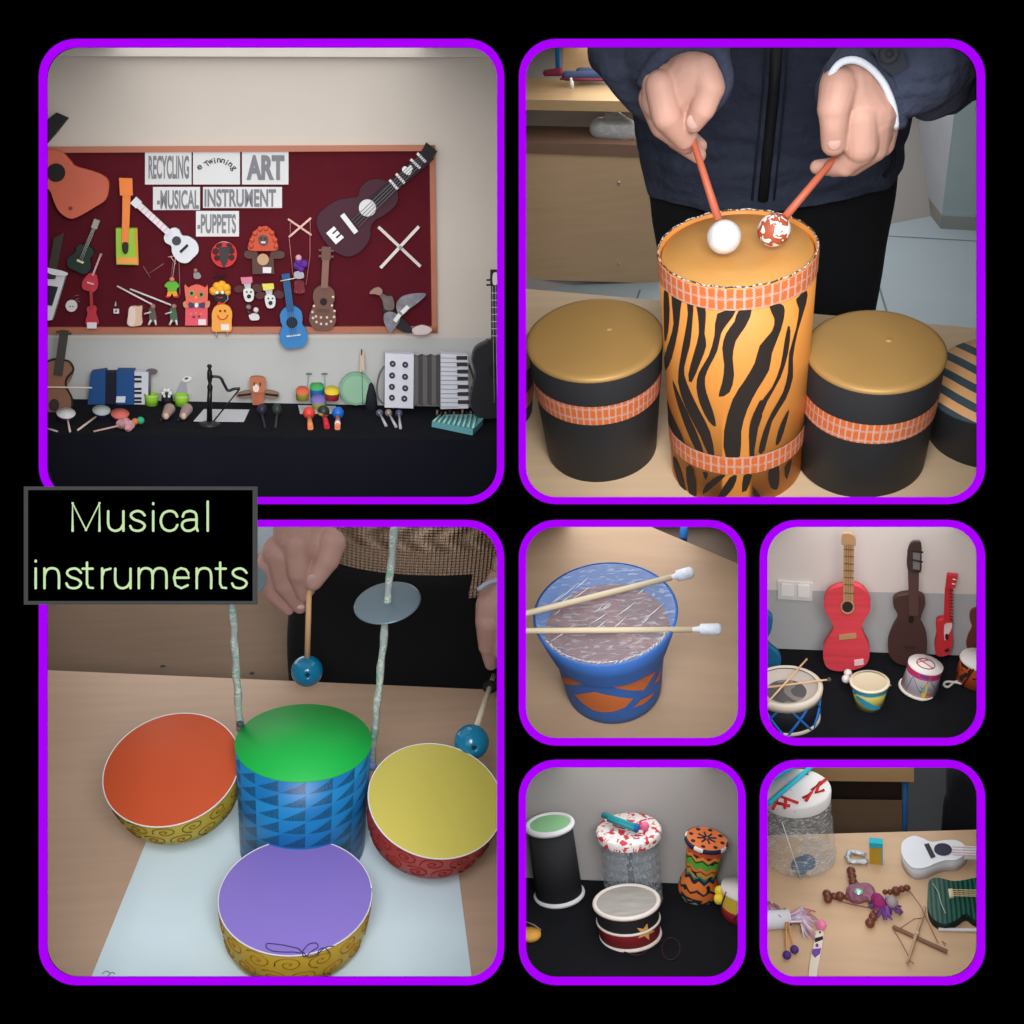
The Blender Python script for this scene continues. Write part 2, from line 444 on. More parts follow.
# ------------------------------------------------------------------ the black display board, its frames and its caption plate
RECTS = dict(TL=(47, 47, 497, 497), TR=(526, 47, 977, 497), BL=(47, 527, 497, 977), B1=(526, 527, 738, 738), B2=(767, 527, 977, 738), B3=(526, 767, 738, 977), B4=(767, 767, 977, 977))
def bp(u, v, lift=0):
    d = DB - lift
    return CP + CR @ V(((u - 512) / F * d, -(v - 512) / F * d, -d))
def rrect(r, rad, o=0, n=8):
    x0, y0, x1, y1 = r[0] - o, r[1] - o, r[2] + o, r[3] + o; out = []
    for cx, cy, a in ((x1 - rad, y0 + rad, -90), (x1 - rad, y1 - rad, 0), (x0 + rad, y1 - rad, 90), (x0 + rad, y0 + rad, 180)):
        for i in range(n + 1): t = R(a + 90 * i / n); out.append((cx + rad * math.cos(t), cy + rad * math.sin(t)))
    return out
def holed(name, outer, holes, lift, thick, m):
    """flat sheet with holes lying parallel to the board"""
    cu = bpy.data.curves.new(name, 'CURVE'); cu.dimensions = '2D'; cu.fill_mode = 'BOTH'; k = DB / F
    cu.extrude = thick / 2
    for loop in [outer] + holes:
        sp = cu.splines.new('POLY'); sp.points.add(len(loop) - 1); sp.use_cyclic_u = True
        for p, (u, v) in zip(sp.points, loop): p.co = ((u - 512) * k, -(v - 512) * k, 0, 1)
    o = bpy.data.objects.new(name, cu); COL.objects.link(o)
    dg = bpy.context.evaluated_depsgraph_get(); me = bpy.data.meshes.new_from_object(o.evaluated_get(dg))
    bpy.data.objects.remove(o); me.materials.clear(); me.materials.append(m)
    ob = bpy.data.objects.new(name, me); COL.objects.link(ob)
    ob.matrix_world = CM @ Matrix.Translation((0, 0, -DB + lift))
    return ob
blk, _nt, _b = nm('black_board'); _b.inputs['Base Color'].default_value = (0, 0, 0, 1); _b.inputs['Specular IOR Level'].default_value = 0; _b.inputs['Roughness'].default_value = 1
def glow(c, k=1):  # self-lit flat colour for frames and caption, though they are no lamps
    m, nt, b = nm('glow'); b.inputs['Base Color'].default_value = (0, 0, 0, 1); b.inputs['Specular IOR Level'].default_value = 0
    b.inputs['Emission Color'].default_value = rgb(c); b.inputs['Emission Strength'].default_value = k
    return m
o = holed('wall_front', [(-130, -130), (1154, -130), (1154, 1154), (-130, 1154)], [rrect(r, 31, 2) for r in RECTS.values()], -.005, .006, blk); o['kind'] = 'structure'
purple = glow((170, 0, 252), 1)
FL = dict(TL='the wall of toy instruments and puppets', TR='the tiger striped drum and two mallets in hands', BL='the paper drum kit with green and purple heads', B1='the single blue and orange bucket drum',
          B2='the red cardboard guitar and small drums', B3='the black drum and hourglass drum', B4='the bead marionette and white ukulele')
for k, r in RECTS.items():
    o = holed('picture_frame', rrect(r, 37, 7.2), [rrect(r, 30, 0)], .001, .004, purple)
    o['label'] = 'purple rounded frame around ' + FL[k]; o['category'] = 'frame'; o['group'] = 'purple rounded frames on the black board'
# caption plate
cp = bpy.data.objects.new('caption_sign', None); COL.objects.link(cp); cp.matrix_world = CM @ Matrix.Translation((0, 0, -DB + .012))
cp['label'] = 'black caption plate with pale green words Musical instruments'; cp['category'] = 'sign'
def bflat(name, fn):
    P = Part(); fn(P); me = bpy.data.meshes.new(name); P.bm.to_mesh(me); P.bm.free()
    for m in P.mats: me.materials.append(m)
    o = bpy.data.objects.new(name, me); COL.objects.link(o); o.parent = cp; return o
KB = (DB - .012) / F
def bq(u, v, z=0): return V(((u - 512) * KB, -(v - 512) * KB, z))
bflat('plate', lambda P: P.prism([bq(27, 489, 0), bq(254, 489, 0), bq(254, 602, 0), bq(27, 602, 0)], [bq(27, 489, -.006), bq(254, 489, -.006), bq(254, 602, -.006), bq(27, 602, -.006)], blk))
def _bord(P):
    g = glow((74, 74, 74), 1)
    for a in ((24.5, 486.5, 256.5, 490), (24.5, 601, 256.5, 604.5), (24.5, 486.5, 28, 604.5), (253, 486.5, 256.5, 604.5)):
        P.prism([bq(a[0], a[1], .002), bq(a[2], a[1], .002), bq(a[2], a[3], .002), bq(a[0], a[3], .002)], [bq(a[0], a[1], -.006), bq(a[2], a[1], -.006), bq(a[2], a[3], -.006), bq(a[0], a[3], -.006)], g)
bflat('border', _bord)
def _glyphs():
    S = [(512,145),(500,132),(483,127),(462,134),(456,148),(470,162),(498,172),(512,186),(503,202),(483,208),(462,203),(453,188)]
    U = [[(363,128),(363,178),(372,200),(392,208),(413,200),(425,180)], [(425,128),(425,208)]]
    N = [[(102,362),(102,443)], [(102,392),(112,369),(132,361),(153,368),(161,392),(161,443)]]
    Tt = [[(276,338),(276,425),(283,440),(300,442)], [(258,363),(299,363)]]
    sh = lambda q, dx, dy=0: [(x + dx, y + dy) for x, y in q]
    yield 'M', [[(217,208),(217,95),(272,205),(327,95),(327,208)]], 0
    yield 'u', U, 1
    yield 's', [S], 1
    yield 'i', [[(547,128),(547,208)], [(547,95),(547,99)]], 0
    yield 'c', [[(645,150),(635,133),(612,127),(588,138),(578,167),(588,197),(612,208),(635,201),(646,184)]], 1
    yield 'a', [[(668,150),(675,134),(697,127),(718,134),(724,152),(724,192),(729,208)], [(724,163),(695,163),(672,170),(665,187),(675,204),(694,208),(714,200),(724,188)]], 1
    yield 'l', [[(770,88),(770,208)]], 0
    yield 'i', [[(66,362),(66,443)], [(66,330),(66,334)]], 0
    yield 'n', N, 1
    yield 's', [sh(S, -261, 235)], 1
    yield 't', Tt, 0
    yield 'r', [[(338,362),(338,443)], [(338,394),(347,370),(372,363)]], 0
    yield 'u', [sh(q, 29, 235) for q in U], 1
    yield 'm', [[(488,362),(488,443)], [(488,392),(497,369),(515,361),(537,368),(544,392),(544,443)], [(544,392),(553,369),(572,361),(595,368),(601,392),(601,443)]], 1
    yield 'e', [[(633,400),(692,400),(690,380),(680,366),(660,361),(640,371),(632,400),(639,431),(662,443),(688,431)]], 0
    yield 'n', [sh(q, 623) for q in N], 1
    yield 't', [sh(q, 545) for q in Tt], 0
    yield 's', [sh(S, 417, 235)], 1
GL = glow((205, 236, 176), .95)
for _n, strokes, sm_ in _glyphs():
    def _one(P):
        for st in strokes:
            q = [bq(20 + x * .24414, 480 + y * .24414, .0012) for x, y in (smooth(st, 5, False) if sm_ and len(st) > 2 else st)]
            if len(q) == 10 and False: pass
            P.tube(q, 1.2 * KB, GL, 8)
            for k in q: P.ball(k, 1.2 * KB, GL, seg=8)
    bflat('letter', _one)
SKIN = mat((184, 142, 126), .55, 0, .12, 25, .15, .3, None, .06)
SKIN2 = mat((186, 146, 136), .55, 0, .12, 25, .15, .3, None, .06)
NAIL = mat((190, 152, 140), .3)
def inv(cell, name): pass
# ================================================================== top right: striped drum, black side drums, person with mallets
c = TR = Cell(RECTS['TR'], 30, (740, 430), 2.0, 3.4)
s = c.s
def pxz(x, y, ox, oy, k): return (ox + x * k, oy + y * k)
# table
P = Part(); tb = [c.at(u, v, z=0) for u, v in ((505, 287), (1000, 330), (1000, 520), (505, 520))]
P.prism(tb, [p - V((0, 0, 8 * s)) for p in tb], wood((214, 186, 152)))
Thing(c, 'table', 'pale wooden table top carrying the tiger striped drum', 'table', tb[0], single=True).part('table', P)
# striped drum
L, H, pb, pt = axis(c, (736, 463), (737, 247)); Rb, Rt = 63.5 * pb, 79 * pt
rf = lambda z: Rb + (Rt - Rb) * z / H
t = Thing(c, 'tall_drum', 'tall drum wrapped in orange paper with black tiger stripes and golden head', 'drum', L)
P = Part(); org = mat((216, 140, 64), .5)
P.lathe([(0, 0), (rf(0), 0), (rf(H * .5), H * .5), (rf(H), H), (rf(H) - 2 * s, H), (rf(H) - 2 * s, H - 8 * s)], org, 72, h=H)
zA = lambda pts: [pxz(x, y, 510, 260, .24414) for x, y in pts]; zB = lambda pts: [pxz(x, y, 740, 260, .24414) for x, y in pts]
stripes = [zA(q) for q in (
 [(668,112),(705,138),(700,200),(690,290),(665,400),(640,450),(634,400),(655,330),(672,260),(665,180)],
 [(726,150),(752,162),(748,260),(738,350),(715,440),(725,500),(770,600),(820,700),(838,800),(812,792),(780,720),(720,600),(690,500),(700,400),(718,300),(730,220)],
 [(763,162),(800,190),(802,250),(798,300),(805,350),(780,420),(745,500),(732,470),(755,380),(775,300),(770,220)],
 [(850,218),(925,205),(890,260),(865,300),(850,370),(820,430),(800,480),(805,540),(830,610),(845,680),(815,660),(780,590),(765,520),(775,460),(815,390),(838,310)],
 [(935,208),(990,202),(965,270),(925,330),(912,400),(918,470),(900,540),(855,558),(870,500),(878,430),(870,360),(885,300),(920,250)],
 [(985,800),(978,720),(985,660),(1010,600),(1030,570),(1032,640),(1005,720),(1000,800)],
 [(668,490),(700,560),(760,690),(795,790),(765,782),(715,670),(680,560)],
 [(636,560),(670,640),(718,750),(690,745),(650,680),(636,620)],
 [(672,800),(700,860),(722,950),(700,930),(672,850)], [(722,850),(752,855),(765,965),(735,960)], [(790,868),(812,872),(803,900)],
 [(850,885),(885,880),(830,930),(790,960),(802,920)], [(900,890),(930,882),(915,930),(880,970),(852,970)], [(968,880),(990,885),(970,940),(958,942)],
 [(632,130),(648,125),(656,200),(650,290),(636,335),(632,250)])] + [zB(q) for q in (
 [(120,190),(165,178),(182,205),(168,280),(130,380),(118,450),(70,530),(30,610),(5,700),(0,803),(-58,805),(-65,700),(-30,570),(20,490),(60,420),(80,350),(130,290),(140,240)],
 [(195,270),(205,290),(195,380),(165,480),(110,580),(75,680),(55,800),(38,797),(42,680),(70,600),(130,520),(165,430),(180,340)],
 [(228,160),(272,124),(268,180),(235,290),(215,400),(215,480),(185,570),(130,660),(100,780),(75,785),(95,700),(130,620),(175,540),(195,460),(200,380),(228,280),(240,200)],
 [(200,610),(190,660),(165,740),(145,757),(155,700),(175,650)],
 [(120,850),(155,835),(160,900),(150,940),(125,930),(115,890)], [(15,880),(50,880),(20,940),(8,947)], [(50,925),(85,970),(60,972)], [(182,850),(212,815),(190,900)])]
for q in stripes: wrap_poly(P, c, t.Li, rf, q, (44, 36, 32), .5 * s, 2, True, 2, True)
t.part('shell', P, 'thing')
for z0, z1 in ((cone_hit(c, t.Li, 737, 310, rf)[1], H - .5 * s), (cone_hit(c, t.Li, 737, 474, rf)[1], cone_hit(c, t.Li, 737, 457, rf)[1])):
    P = Part(); P.lathe([(rf(z0) + .8 * s, z0), (rf(z1) + .8 * s, z1)], brick_band(n=56), 72, h=(z1 - z0)); t.part('patterned_band', P, 'thing')
P = Part(); P.lathe([(Rt - 3 * s, H - 5 * s), (Rt - 5 * s, H - 1.5 * s), (Rt * .5, H - 1 * s), (Rt * .1, H - 1.5 * s), (0, H - 2 * s)], mat((208, 152, 82), .4, .25), 64)
t.part('drumhead', P, 'thing')
P = Part(); pts = [V(((Rt - .5 * s) * math.cos(a), (Rt - .5 * s) * math.sin(a), H + (.6 + .5 * math.sin(a * 23)) * s)) for a in (2 * PI * i / 160 for i in range(161))]
P.tube(pts, .7 * s, blotch('string_rim', [(0, (196, 190, 184)), (.44, (70, 60, 52)), (.58, (190, 184, 178))], 70), 5); t.part('rim_string', P, 'thing')
topz = (L @ V((0, 0, H))).z
GOLD = mat((168, 132, 76), .5, .2, .14, 6)
def black_drum(base, top, rb_, rt_, band, label, headmat=None, tilt=0):
    L, H, pb, pt = axis(c, base, top, dy=-7); a, b = rb_ * pb, rt_ * pt; rf = lambda z: a + (b - a) * z / H
    t = Thing(c, 'side_drum', label, 'drum', L)
    P = Part(); P.lathe([(0, 0), (a * .97, 0), (a, 2 * s), (rf(H - 2 * s), H - 2 * s), (b - 1 * s, H)], mat((42, 43, 46), .55), 64, h=H); t.part('shell', P, 'thing')
    if band:
        z0, z1 = H * band[0], H * band[1]
        P = Part(); P.lathe([(rf(z0) + .5 * s, z0), (rf(z1) + .5 * s, z1)], brick_band(n=64), 64, h=(z1 - z0)); t.part('patterned_band', P, 'thing')
    P = Part(); k = Part
    if headmat is None:
        n = 40; prof = [(b + .3 * s, H - 2 * s), (b + .4 * s, H), (b - 2 * s, H + 2 * s), (b * .9, H + 2.6 * s), (b * .4, H + 3 * s), (0, H + 2.6 * s)]
        P.lathe(prof, GOLD, 64); P.ball(V((b * .2, b * .18, H + 2.2 * s)), 4 * s, GOLD, (1, .8, .5))
    else: P.lathe([(b, H - 1 * s), (b, H + 1 * s), (0, H + 1.2 * s)], headmat, 64)
    t.part('drumhead', P, 'thing')
black_drum((602, 447), (594.5, 338.5), 54, 68.5, (.60, .77), 'short black drum with gold head standing beside the bench furniture')
black_drum((859, 457), (875.5, 350), 61.5, 67.5, (.55, .72), 'short black drum with gold head nearest the striped paper lid')
black_drum((486, 412), (484, 350), 46, 52, (.35, .62), 'sliver of a black drum with orange band at the table edge')
def zeb(nt, bs):
    w = nt.nodes.new('ShaderNodeTexWave'); w.inputs['Scale'].default_value = 9; w.inputs['Distortion'].default_value = 2.2; w.inputs['Detail'].default_value = 1
    w.inputs['Detail Scale'].default_value = .6
    mp = nt.nodes.new('ShaderNodeMapping'); mp.inputs['Rotation'].default_value = (0, 0, R(-42)); nt.links.new(objc(nt), mp.inputs[0]); nt.links.new(mp.outputs[0], w.inputs['Vector'])
    nt.links.new(ramp(nt, w.outputs['Fac'], [(0, rgb((62, 82, 92))), (.45, rgb((236, 180, 124)))], True), bs.inputs['Base Color'])
black_drum((991, 431), (994, 380), 60, 64, None, 'low black drum with orange and slate tiger striped paper head', node_mat('tiger_lid', zeb))
# mallets
def mallet(ball_px, hand_px, r, ballm, label, dy, n=0):
    b = c.at(*ball_px, z=topz + r * s); h = c.at(*hand_px, y=b.y + dy * s)
    t = Thing(c, 'mallet', label, 'mallet', b, 'mallets held over the striped drum')
    e = (h - b).normalized(); h2 = h + e * 14 * s
    P = Part(); P.tube([b + e * (r - 3) * s, b + (h2 - b) * .5, h2], [3.4 * s, 3.1 * s, 2.6 * s], mat((178, 92, 66), .45), 10); t.part('stick', P)
    P = Part(); P.ball(b, r * c.ps(b), ballm, seg=32); t.part('ball', P)
    return b, h
bA, hA = mallet((724, 237), (690, 131), 17, mat((204, 204, 202), .7, 0, .06, 30, .4), 'terracotta stick mallet with a plain white ball', 62)
bB, hB = mallet((774, 230), (838, 154), 16.5, blotch('mottled', [(0, (160, 78, 52)), (.5, (225, 220, 216))], 75, .5, 2), 'terracotta stick mallet with a mottled brown and white ball', 55)
# person
yh = hA.y; yb = hB.y
def HA(u, v, dp=0): return c.at(u, v, y=yh + dp * s)
def HB(u, v, dp=0): return c.at(u, v, y=yb + dp * s)
yT = c.at(770, 300, z=0).y + 78 * s
k = s * 1.05
def cp_(f, a, ra, b, rb): return (f(*a), ra * k, f(*b), rb * k)
caps = [cp_(HA, (693, 70, 4), 21, (676, 90, 6), 22), cp_(HA, (690, 40, 26), 22, (690, 72, 8), 20), cp_(HA, (664, 84, 2), 17, (663, 100, 2), 17),
        cp_(HA, (661, 86, -10), 12, (667, 116, -14), 12), cp_(HA, (667, 116, -14), 12, (684, 139, -6), 8.5), cp_(HA, (684, 139, -6), 8.5, (689, 134, -3), 7),
        cp_(HA, (655, 98, 6), 13, (664, 124, 4), 11.5), cp_(HA, (664, 124, 4), 11.5, (685, 143, 8), 8.5),
        cp_(HA, (662, 112, 18), 11, (678, 138, 18), 9.5), cp_(HA, (678, 138, 18), 9.5, (698, 155, 14), 6.8),
        cp_(HA, (664, 112, 28), 10, (690, 140, 30), 8), cp_(HA, (690, 140, 30), 8, (700, 146, 22), 6),
        cp_(HA, (703, 66, -2), 14, (710, 88, -12), 11.5), cp_(HA, (710, 88, -12), 11, (703, 108, -16), 10), cp_(HA, (703, 108, -16), 10, (694, 123, -14), 7.5),
        cp_(HB, (868, 58, 32), 17, (852, 82, 12), 20), cp_(HB, (850, 84, 6), 22, (866, 112, 8), 24), cp_(HB, (866, 112, 8), 24, (868, 132, 8), 19),
        cp_(HB, (860, 118, -8), 14, (861, 146, -12), 13), cp_(HB, (861, 150, -10), 12, (846, 164, -6), 9), cp_(HB, (846, 165, -6), 9, (829, 167, 4), 7), cp_(HB, (829, 167, 4), 7, (817, 167, 8), 5.8),
        cp_(HB, (873, 122, 0), 15, (873, 147, 2), 12), cp_(HB, (873, 147, 2), 12, (852, 164, 8), 9.5), cp_(HB, (852, 164, 8), 9.5, (834, 169, 16), 6.5),
        cp_(HB, (884, 122, 14), 12, (882, 144, 16), 10), cp_(HB, (882, 144, 16), 10, (862, 156, 22), 8), cp_(HB, (880, 128, 26), 10, (864, 148, 30), 8),
        cp_(HB, (839, 86, -8), 14.5, (834, 108, -16), 12.5), cp_(HB, (834, 108, -16), 12, (834, 124, -18), 10.5), cp_(HB, (834, 124, -18), 10.5, (834, 143, -16), 9.8)]
Tp = lambda u, v, dp=0: c.at(u, v, y=yT + dp * s)
caps += [(Tp(770, -20), 60 * s, Tp(770, 190), 60 * s), (Tp(700, -40), 30 * s, HA(690, 40, 26), 22 * k), (Tp(900, -40), 30 * s, HB(872, 56, 34), 18 * k),
         (Tp(725, 190), 45 * s, Tp(725, 420), 40 * s), (Tp(815, 190), 45 * s, Tp(815, 420), 40 * s)]
t = Thing(c, 'person', 'person in dark navy zip jacket and black trousers holding two terracotta mallets', 'person', Tp(770, 420))
P = Part(); P.mesh(blob(caps, 1.25 * s, 5), SKIN); body = t.part('body', P)
P = Part()
for f, q in ((HA, [(696, 121, -23), (693.5, 118, -24), (691, 121, -23), (690.5, 126, -21), (694, 128, -21)]), (HB, [(830, 141, -27), (834, 138, -28), (839, 140, -27), (840, 146, -26), (835, 150, -26), (830, 147, -26)])):
    P = Part(); cen = sum((f(*a) for a in q), V()) / len(q); P.ball(cen + V((0, 1.6 * s, 0)), 5.6 * s, NAIL, (1, .45, 1.15)); t.part('fingernail', P, parent=body)
navy = mat((56, 62, 80), .85, 0, .22, 60, .5, .2)
jc = []
def j(f, a, ra, b, rb): jc.append((f(*a), ra * s, f(*b), rb * s))
for x in range(690, 860, 20): j(Tp, (x, -40, 0), 52, (x, 150, 0), 52)
J = Part()
loft(J, c, [(-60, 640, 900), (40, 628, 915), (100, 632, 912), (130, 636, 909), (152, 640, 906), (162, 642, 904), (174, 645, 901)], yT, 92 * s, navy, 90, 8)
jm = [(Tp(650, -30, -10), 56 * s, HA(676, 50, 40), 42 * s), (HA(676, 50, 40), 42 * s, HA(684, 62, 34), 38 * s), (Tp(610, -10, 0), 40 * s, HA(632, 50, 60), 34 * s), (HA(632, 50, 60), 34 * s, HA(655, 95, 62), 24 * s),
      (Tp(985, -10, -20), 60 * s, HB(920, 50, 44), 48 * s), (HB(920, 50, 44), 46 * s, HB(885, 72, 36), 42 * s), (HB(885, 74, 34), 40 * s, HB(868, 84, 28), 38 * s), (Tp(1000, 30, -10), 48 * s, HB(935, 88, 50), 26 * s)]
J.mesh(blob(jm, 2.2 * s, 6), navy)
from mathutils import noise as mn
for vv in J.bm.verts:
    q_ = vv.co / (26 * s); vv.co += V((mn.noise(q_), mn.noise(q_ + V((9, 0, 0))) , mn.noise(q_ * .7 + V((0, 7, 0))))) * 4.5 * s + V((0, 1, 0)) * mn.noise(V((vv.co.x / (60 * s), 0, vv.co.z / (14 * s)))) * 4 * s
jac = t.part('jacket', J)
P = Part()
def front(u, v): # a point on the front of the jacket's trunk
    return c.at(u, v, y=yT - 95 * s)
P.tube([front(777, 40), front(774, 90), front(768, 150), front(763, 200)], 5.5 * s, mat((24, 26, 32), .6), 8)
for dx in (-11, 11): P.tube([front(777 + dx, 40), front(774 + dx, 90), front(768 + dx, 150), front(763 + dx, 200)], 1.2 * s, mat((36, 40, 52), .9), 6)
t.part('zipper', P, parent=jac)
P = Part(); cuffp = [(828, 96, -6), (829, 82, -10), (833, 71, -12), (842, 62, -12), (855, 60, -12), (868, 66, -10), (880, 78, -8), (888, 92, -6), (894, 110, -2), (896, 128, 4)]
cf = smooth([HB(*q) for q in cuffp], 3, False); P.tube(cf, 2.8 * s, (214, 220, 228), 8); t.part('shirt_cuff', P, parent=jac)
P = Part(); cf2 = smooth([HB(q[0] + 1.5, q[1] - 6, q[2] + 8) if i < 5 else HB(q[0] + 5, q[1] - 3, q[2] + 8) for i, q in enumerate(cuffp)], 3, False); P.tube(cf2, 5.5 * s, navy, 8); t.part('sleeve_hem', P, parent=jac); P = Part()
cf3 = smooth([HA(*q) for q in ((712, 108, 2), (722, 96, -2), (727, 80, -6), (724, 62, -8), (716, 50, -8), (700, 44, -10), (680, 46, -10), (662, 56, -6), (650, 70, 0), (642, 84, 8))], 3, False)
P.tube(cf3, 5.5 * s, navy, 8); t.part('sleeve_hem', P, parent=jac)
P = Part(); fx = HB(889, 53, -12)
P.prism([HB(u, v, -14) for u, v in ((872, 47), (903, 50), (908, 66), (893, 76), (880, 66))], [HB(u, v, 0) for u, v in ((872, 47), (903, 50), (908, 66), (893, 76), (880, 66))], (38, 42, 52)); t.part('cuff_tab', P, parent=jac)
P = Part(); P.lathe([(0, 3 * s), (2.5 * s, 3 * s), (2.5 * s, 1 * s), (5 * s, 2.5 * s), (7 * s, 2 * s), (7.5 * s, -1 * s)], (34, 36, 42), 24, T=Matrix.Translation(HB(889, 54, -16)) @ Matrix.Rotation(R(70), 4, 'X')); t.part('snap_button', P, parent=jac)
P = Part(); P.tube([Tp(887, 140, -62), Tp(894, 152, -62), Tp(893, 166, -64), Tp(884, 177, -70)], 2.2 * s, (22, 24, 30), 8); t.part('pocket_zip', P, parent=jac)
P = Part(); loft(P, c, [(140, 644, 900), (170, 646, 898), (195, 650, 896), (215, 652, 893), (250, 658, 886), (300, 664, 878), (430, 690, 850)], yT, 60 * s, mat((16, 18, 22), .9, 0, .2)); t.part('trousers', P)
# room behind
zf = -260 * s
P = Part(); q = [c.at(u, v, z=zf) for u, v in ((490, 275), (1010, 190), (1010, 400), (490, 400))]; y0 = min(p.y for p in q) - 100 * s
fq = [V((-700 * s, 40 * s, zf)), V((900 * s, 40 * s, zf)), V((900 * s, 1400 * s, zf)), V((-700 * s, 1400 * s, zf))]
P.quad(fq, mat((146, 158, 164), .4, 0, .1, 3)); struct(c, 'floor', P)
P = Part()
for a, b in (((886, 236), (990, 242)), ((874, 270), (888, 316)), ((640, 290), (636, 302))):
    p, q2 = c.at(*a, z=zf), c.at(*b, z=zf); n = (q2 - p).cross(V((0, 0, 1))).normalized() * 1.6 * s
    P.quad([p + n + V((0, 0, .3 * s)), q2 + n + V((0, 0, .3 * s)), q2 - n + V((0, 0, .3 * s)), p - n + V((0, 0, .3 * s))], (90, 102, 108))
struct(c, 'trim_1', P)
yB = c.at(590, 285, z=zf).y
# pillar on the right
pb = c.at(940, 228, z=zf); pl_, pr_ = c.at(912, 190, z=zf), c.at(1010, 232, z=zf)
P = Part(); hgt = V((0, 0, 500 * s))
P.quad([pl_, pb, pb + hgt, pl_ + hgt], mat((150, 152, 158), .8)); P.quad([pb, pr_, pr_ + hgt, pb + hgt], mat((150, 166, 170), .8)); struct(c, 'wall_pillar', P)
P = Part(); k2 = V((0, 0, 24 * s)); o1 = V((0, -2 * s, 0))
for a, b, cc in ((pl_, pb, (120, 116, 112)), (pb, pr_, (132, 136, 134))): P.prism([a + o1, b + o1, b + o1 + k2, a + o1 + k2], [a, b, b + k2, a + k2], cc)
struct(c, 'baseboard_pillar', P)
P = Part(); P.quad([V((-900 * s, 1380 * s, zf)), V((1100 * s, 1380 * s, zf)), V((1100 * s, 1380 * s, 1500 * s)), V((-900 * s, 1380 * s, 1500 * s))], mat((150, 158, 162), .9)); struct(c, 'wall_back', P)
# wooden bench unit on the left
t = Thing(c, 'storage_bench', 'pale wooden storage bench with brown front panel behind the person', 'bench', c.at(590, 282, y=yB))
def Y(u, v, dp=0): return c.at(u, v, y=yB + dp * s)
P = Part(); P.prism([Y(480, 152), Y(676, 158), Y(676, 284), Y(480, 278)], [Y(480, 152, 30), Y(676, 158, 30), Y(676, 284, 30), Y(480, 278, 30)], wood((206, 172, 136))); t.part('front_panel', P)
P = Part(); fq = [Y(480, 141, -2), Y(676, 146, -2), Y(676, 158, -2), Y(480, 152, -2)]; P.prism(fq, [p + V((0, 70 * s, 0)) for p in fq], wood((134, 104, 86))); t.part('lower_shelf', P)
P = Part(); fq = [Y(480, 99, -6), Y(676, 102, -6), Y(676, 113, -6), Y(480, 109, -6)]; P.prism(fq, [p + V((0, 84 * s, 0)) for p in fq], wood((190, 158, 116))); t.part('bench_top', P)
P = Part(); P.prism([Y(480, 104, 60), Y(640, 104, 60), Y(640, 150, 60), Y(480, 150, 60)], [Y(480, 104, 66), Y(640, 104, 66), Y(640, 150, 66), Y(480, 150, 66)], wood((176, 164, 152))); t.part('rear_panel', P); P = Part(); P.prism([Y(563, 20, 90), Y(600, 20, 90), Y(600, 70, 90), Y(563, 70, 90)], [Y(563, 20, 96), Y(600, 20, 96), Y(600, 70, 96), Y(563, 70, 96)], wood((200, 164, 120))); t.part('upright_panel', P)
P = Part(); P.tube([Y(557, 20, 100), Y(558, 75, 100)], 4 * s, (30, 120, 180), 8); t.part('blue_post', P, label='blue metal post')
for v in (183, 264):
    P = Part(); P.ball(Y(619, v, -1), 3 * s, mat((190, 190, 180), .3, .8), (1, .5, 1)); t.part('screw', P)
P = Part(); pbag = blob([(Y(600, 128, 30), 17 * s, Y(625, 130, 30), 19 * s), (Y(612, 118, 40), 14 * s, Y(640, 135, 30), 14 * s)], 2 * s, 2); P.mesh(pbag, film((205, 208, 208), .75, .95, (4, 4, 9), 'bagfilm'))
Thing(c, 'plastic_bag', 'crumpled clear plastic bag lying on the lower bench shelf', 'bag', Y(612, 145, 30), single=True).part('b', P)
t = Thing(c, 'pencil_case', 'dark blue pencil case with burgundy trim lying on bench top', 'pencil case', Y(585, 80, 60))
P = Part(); P.mesh(blob([(Y(566, 76, 50), 7 * s, Y(612, 76, 60), 8 * s), (Y(580, 72, 70), 7 * s, Y(620, 74, 70), 7 * s)], 1.5 * s, 3), mat((56, 66, 96), .8)); cs = t.part('pouch', P)
P = Part(); P.mesh(blob([(Y(546, 73, 48), 5 * s, Y(560, 72, 48), 6 * s)], 1.2 * s, 1), mat((120, 34, 56), .7)); P.tube([Y(560, 79, 42), Y(616, 80, 44)], 1.6 * s, (130, 40, 60)); t.part('trim', P)
t = Thing(c, 'glue_stick', 'small white tube standing on the bench top', 'tube', Y(572, 88, 20), single=True)
P = Part(); P.lathe([(0, 0), (3.2 * s, 0), (3.2 * s, 9 * s), (2 * s, 11 * s), (2 * s, 15 * s), (0, 15 * s)], (225, 225, 215), 16, T=Matrix.Translation(Y(572, 88, 20))); t.part('x', P)

# ================================================================== bottom left: paper drum kit
c = BL = Cell(RECTS['BL'], 40, (300, 850), 2.0, 3.6); s = c.s
P = Part(); tb = [c.at(u, v, z=0) for u, v in ((20, 669), (520, 691), (520, 1000), (20, 1000))]
P.prism(tb, [p - V((0, 0, 8 * s)) for p in tb], wood((176, 148, 126)))
Thing(c, 'table', 'beige wood grain table under the sheet with the paper drum kit', 'table', tb[0], single=True).part('t', P)
P = Part(); q = [c.at(u, v, z=.8 * s) for u, v in ((163, 800), (449, 800), (474, 995), (84, 995))]; P.prism(q, [p - V((0, 0, .6 * s)) for p in q], mat((196, 214, 222), .7, 0, .03))
t = Thing(c, 'paper_sheet', 'large white sheet of paper beneath the paper drum kit', 'paper', q[3]); t.part('sheet', P)
P = Part(); P.tube(smooth([c.at(u, v, z=1.4 * s) for u, v in ((102, 974), (106, 971), (110, 973), (108, 976), (112, 972), (115, 974))], 3, False), .35 * s, (110, 120, 135), 5); t.part('pen_scribble', P)
L, H, pb, pt = axis(c, (303, 845), (304, 741), dy=12); Rb, Rt = 61 * pb, 67 * pt
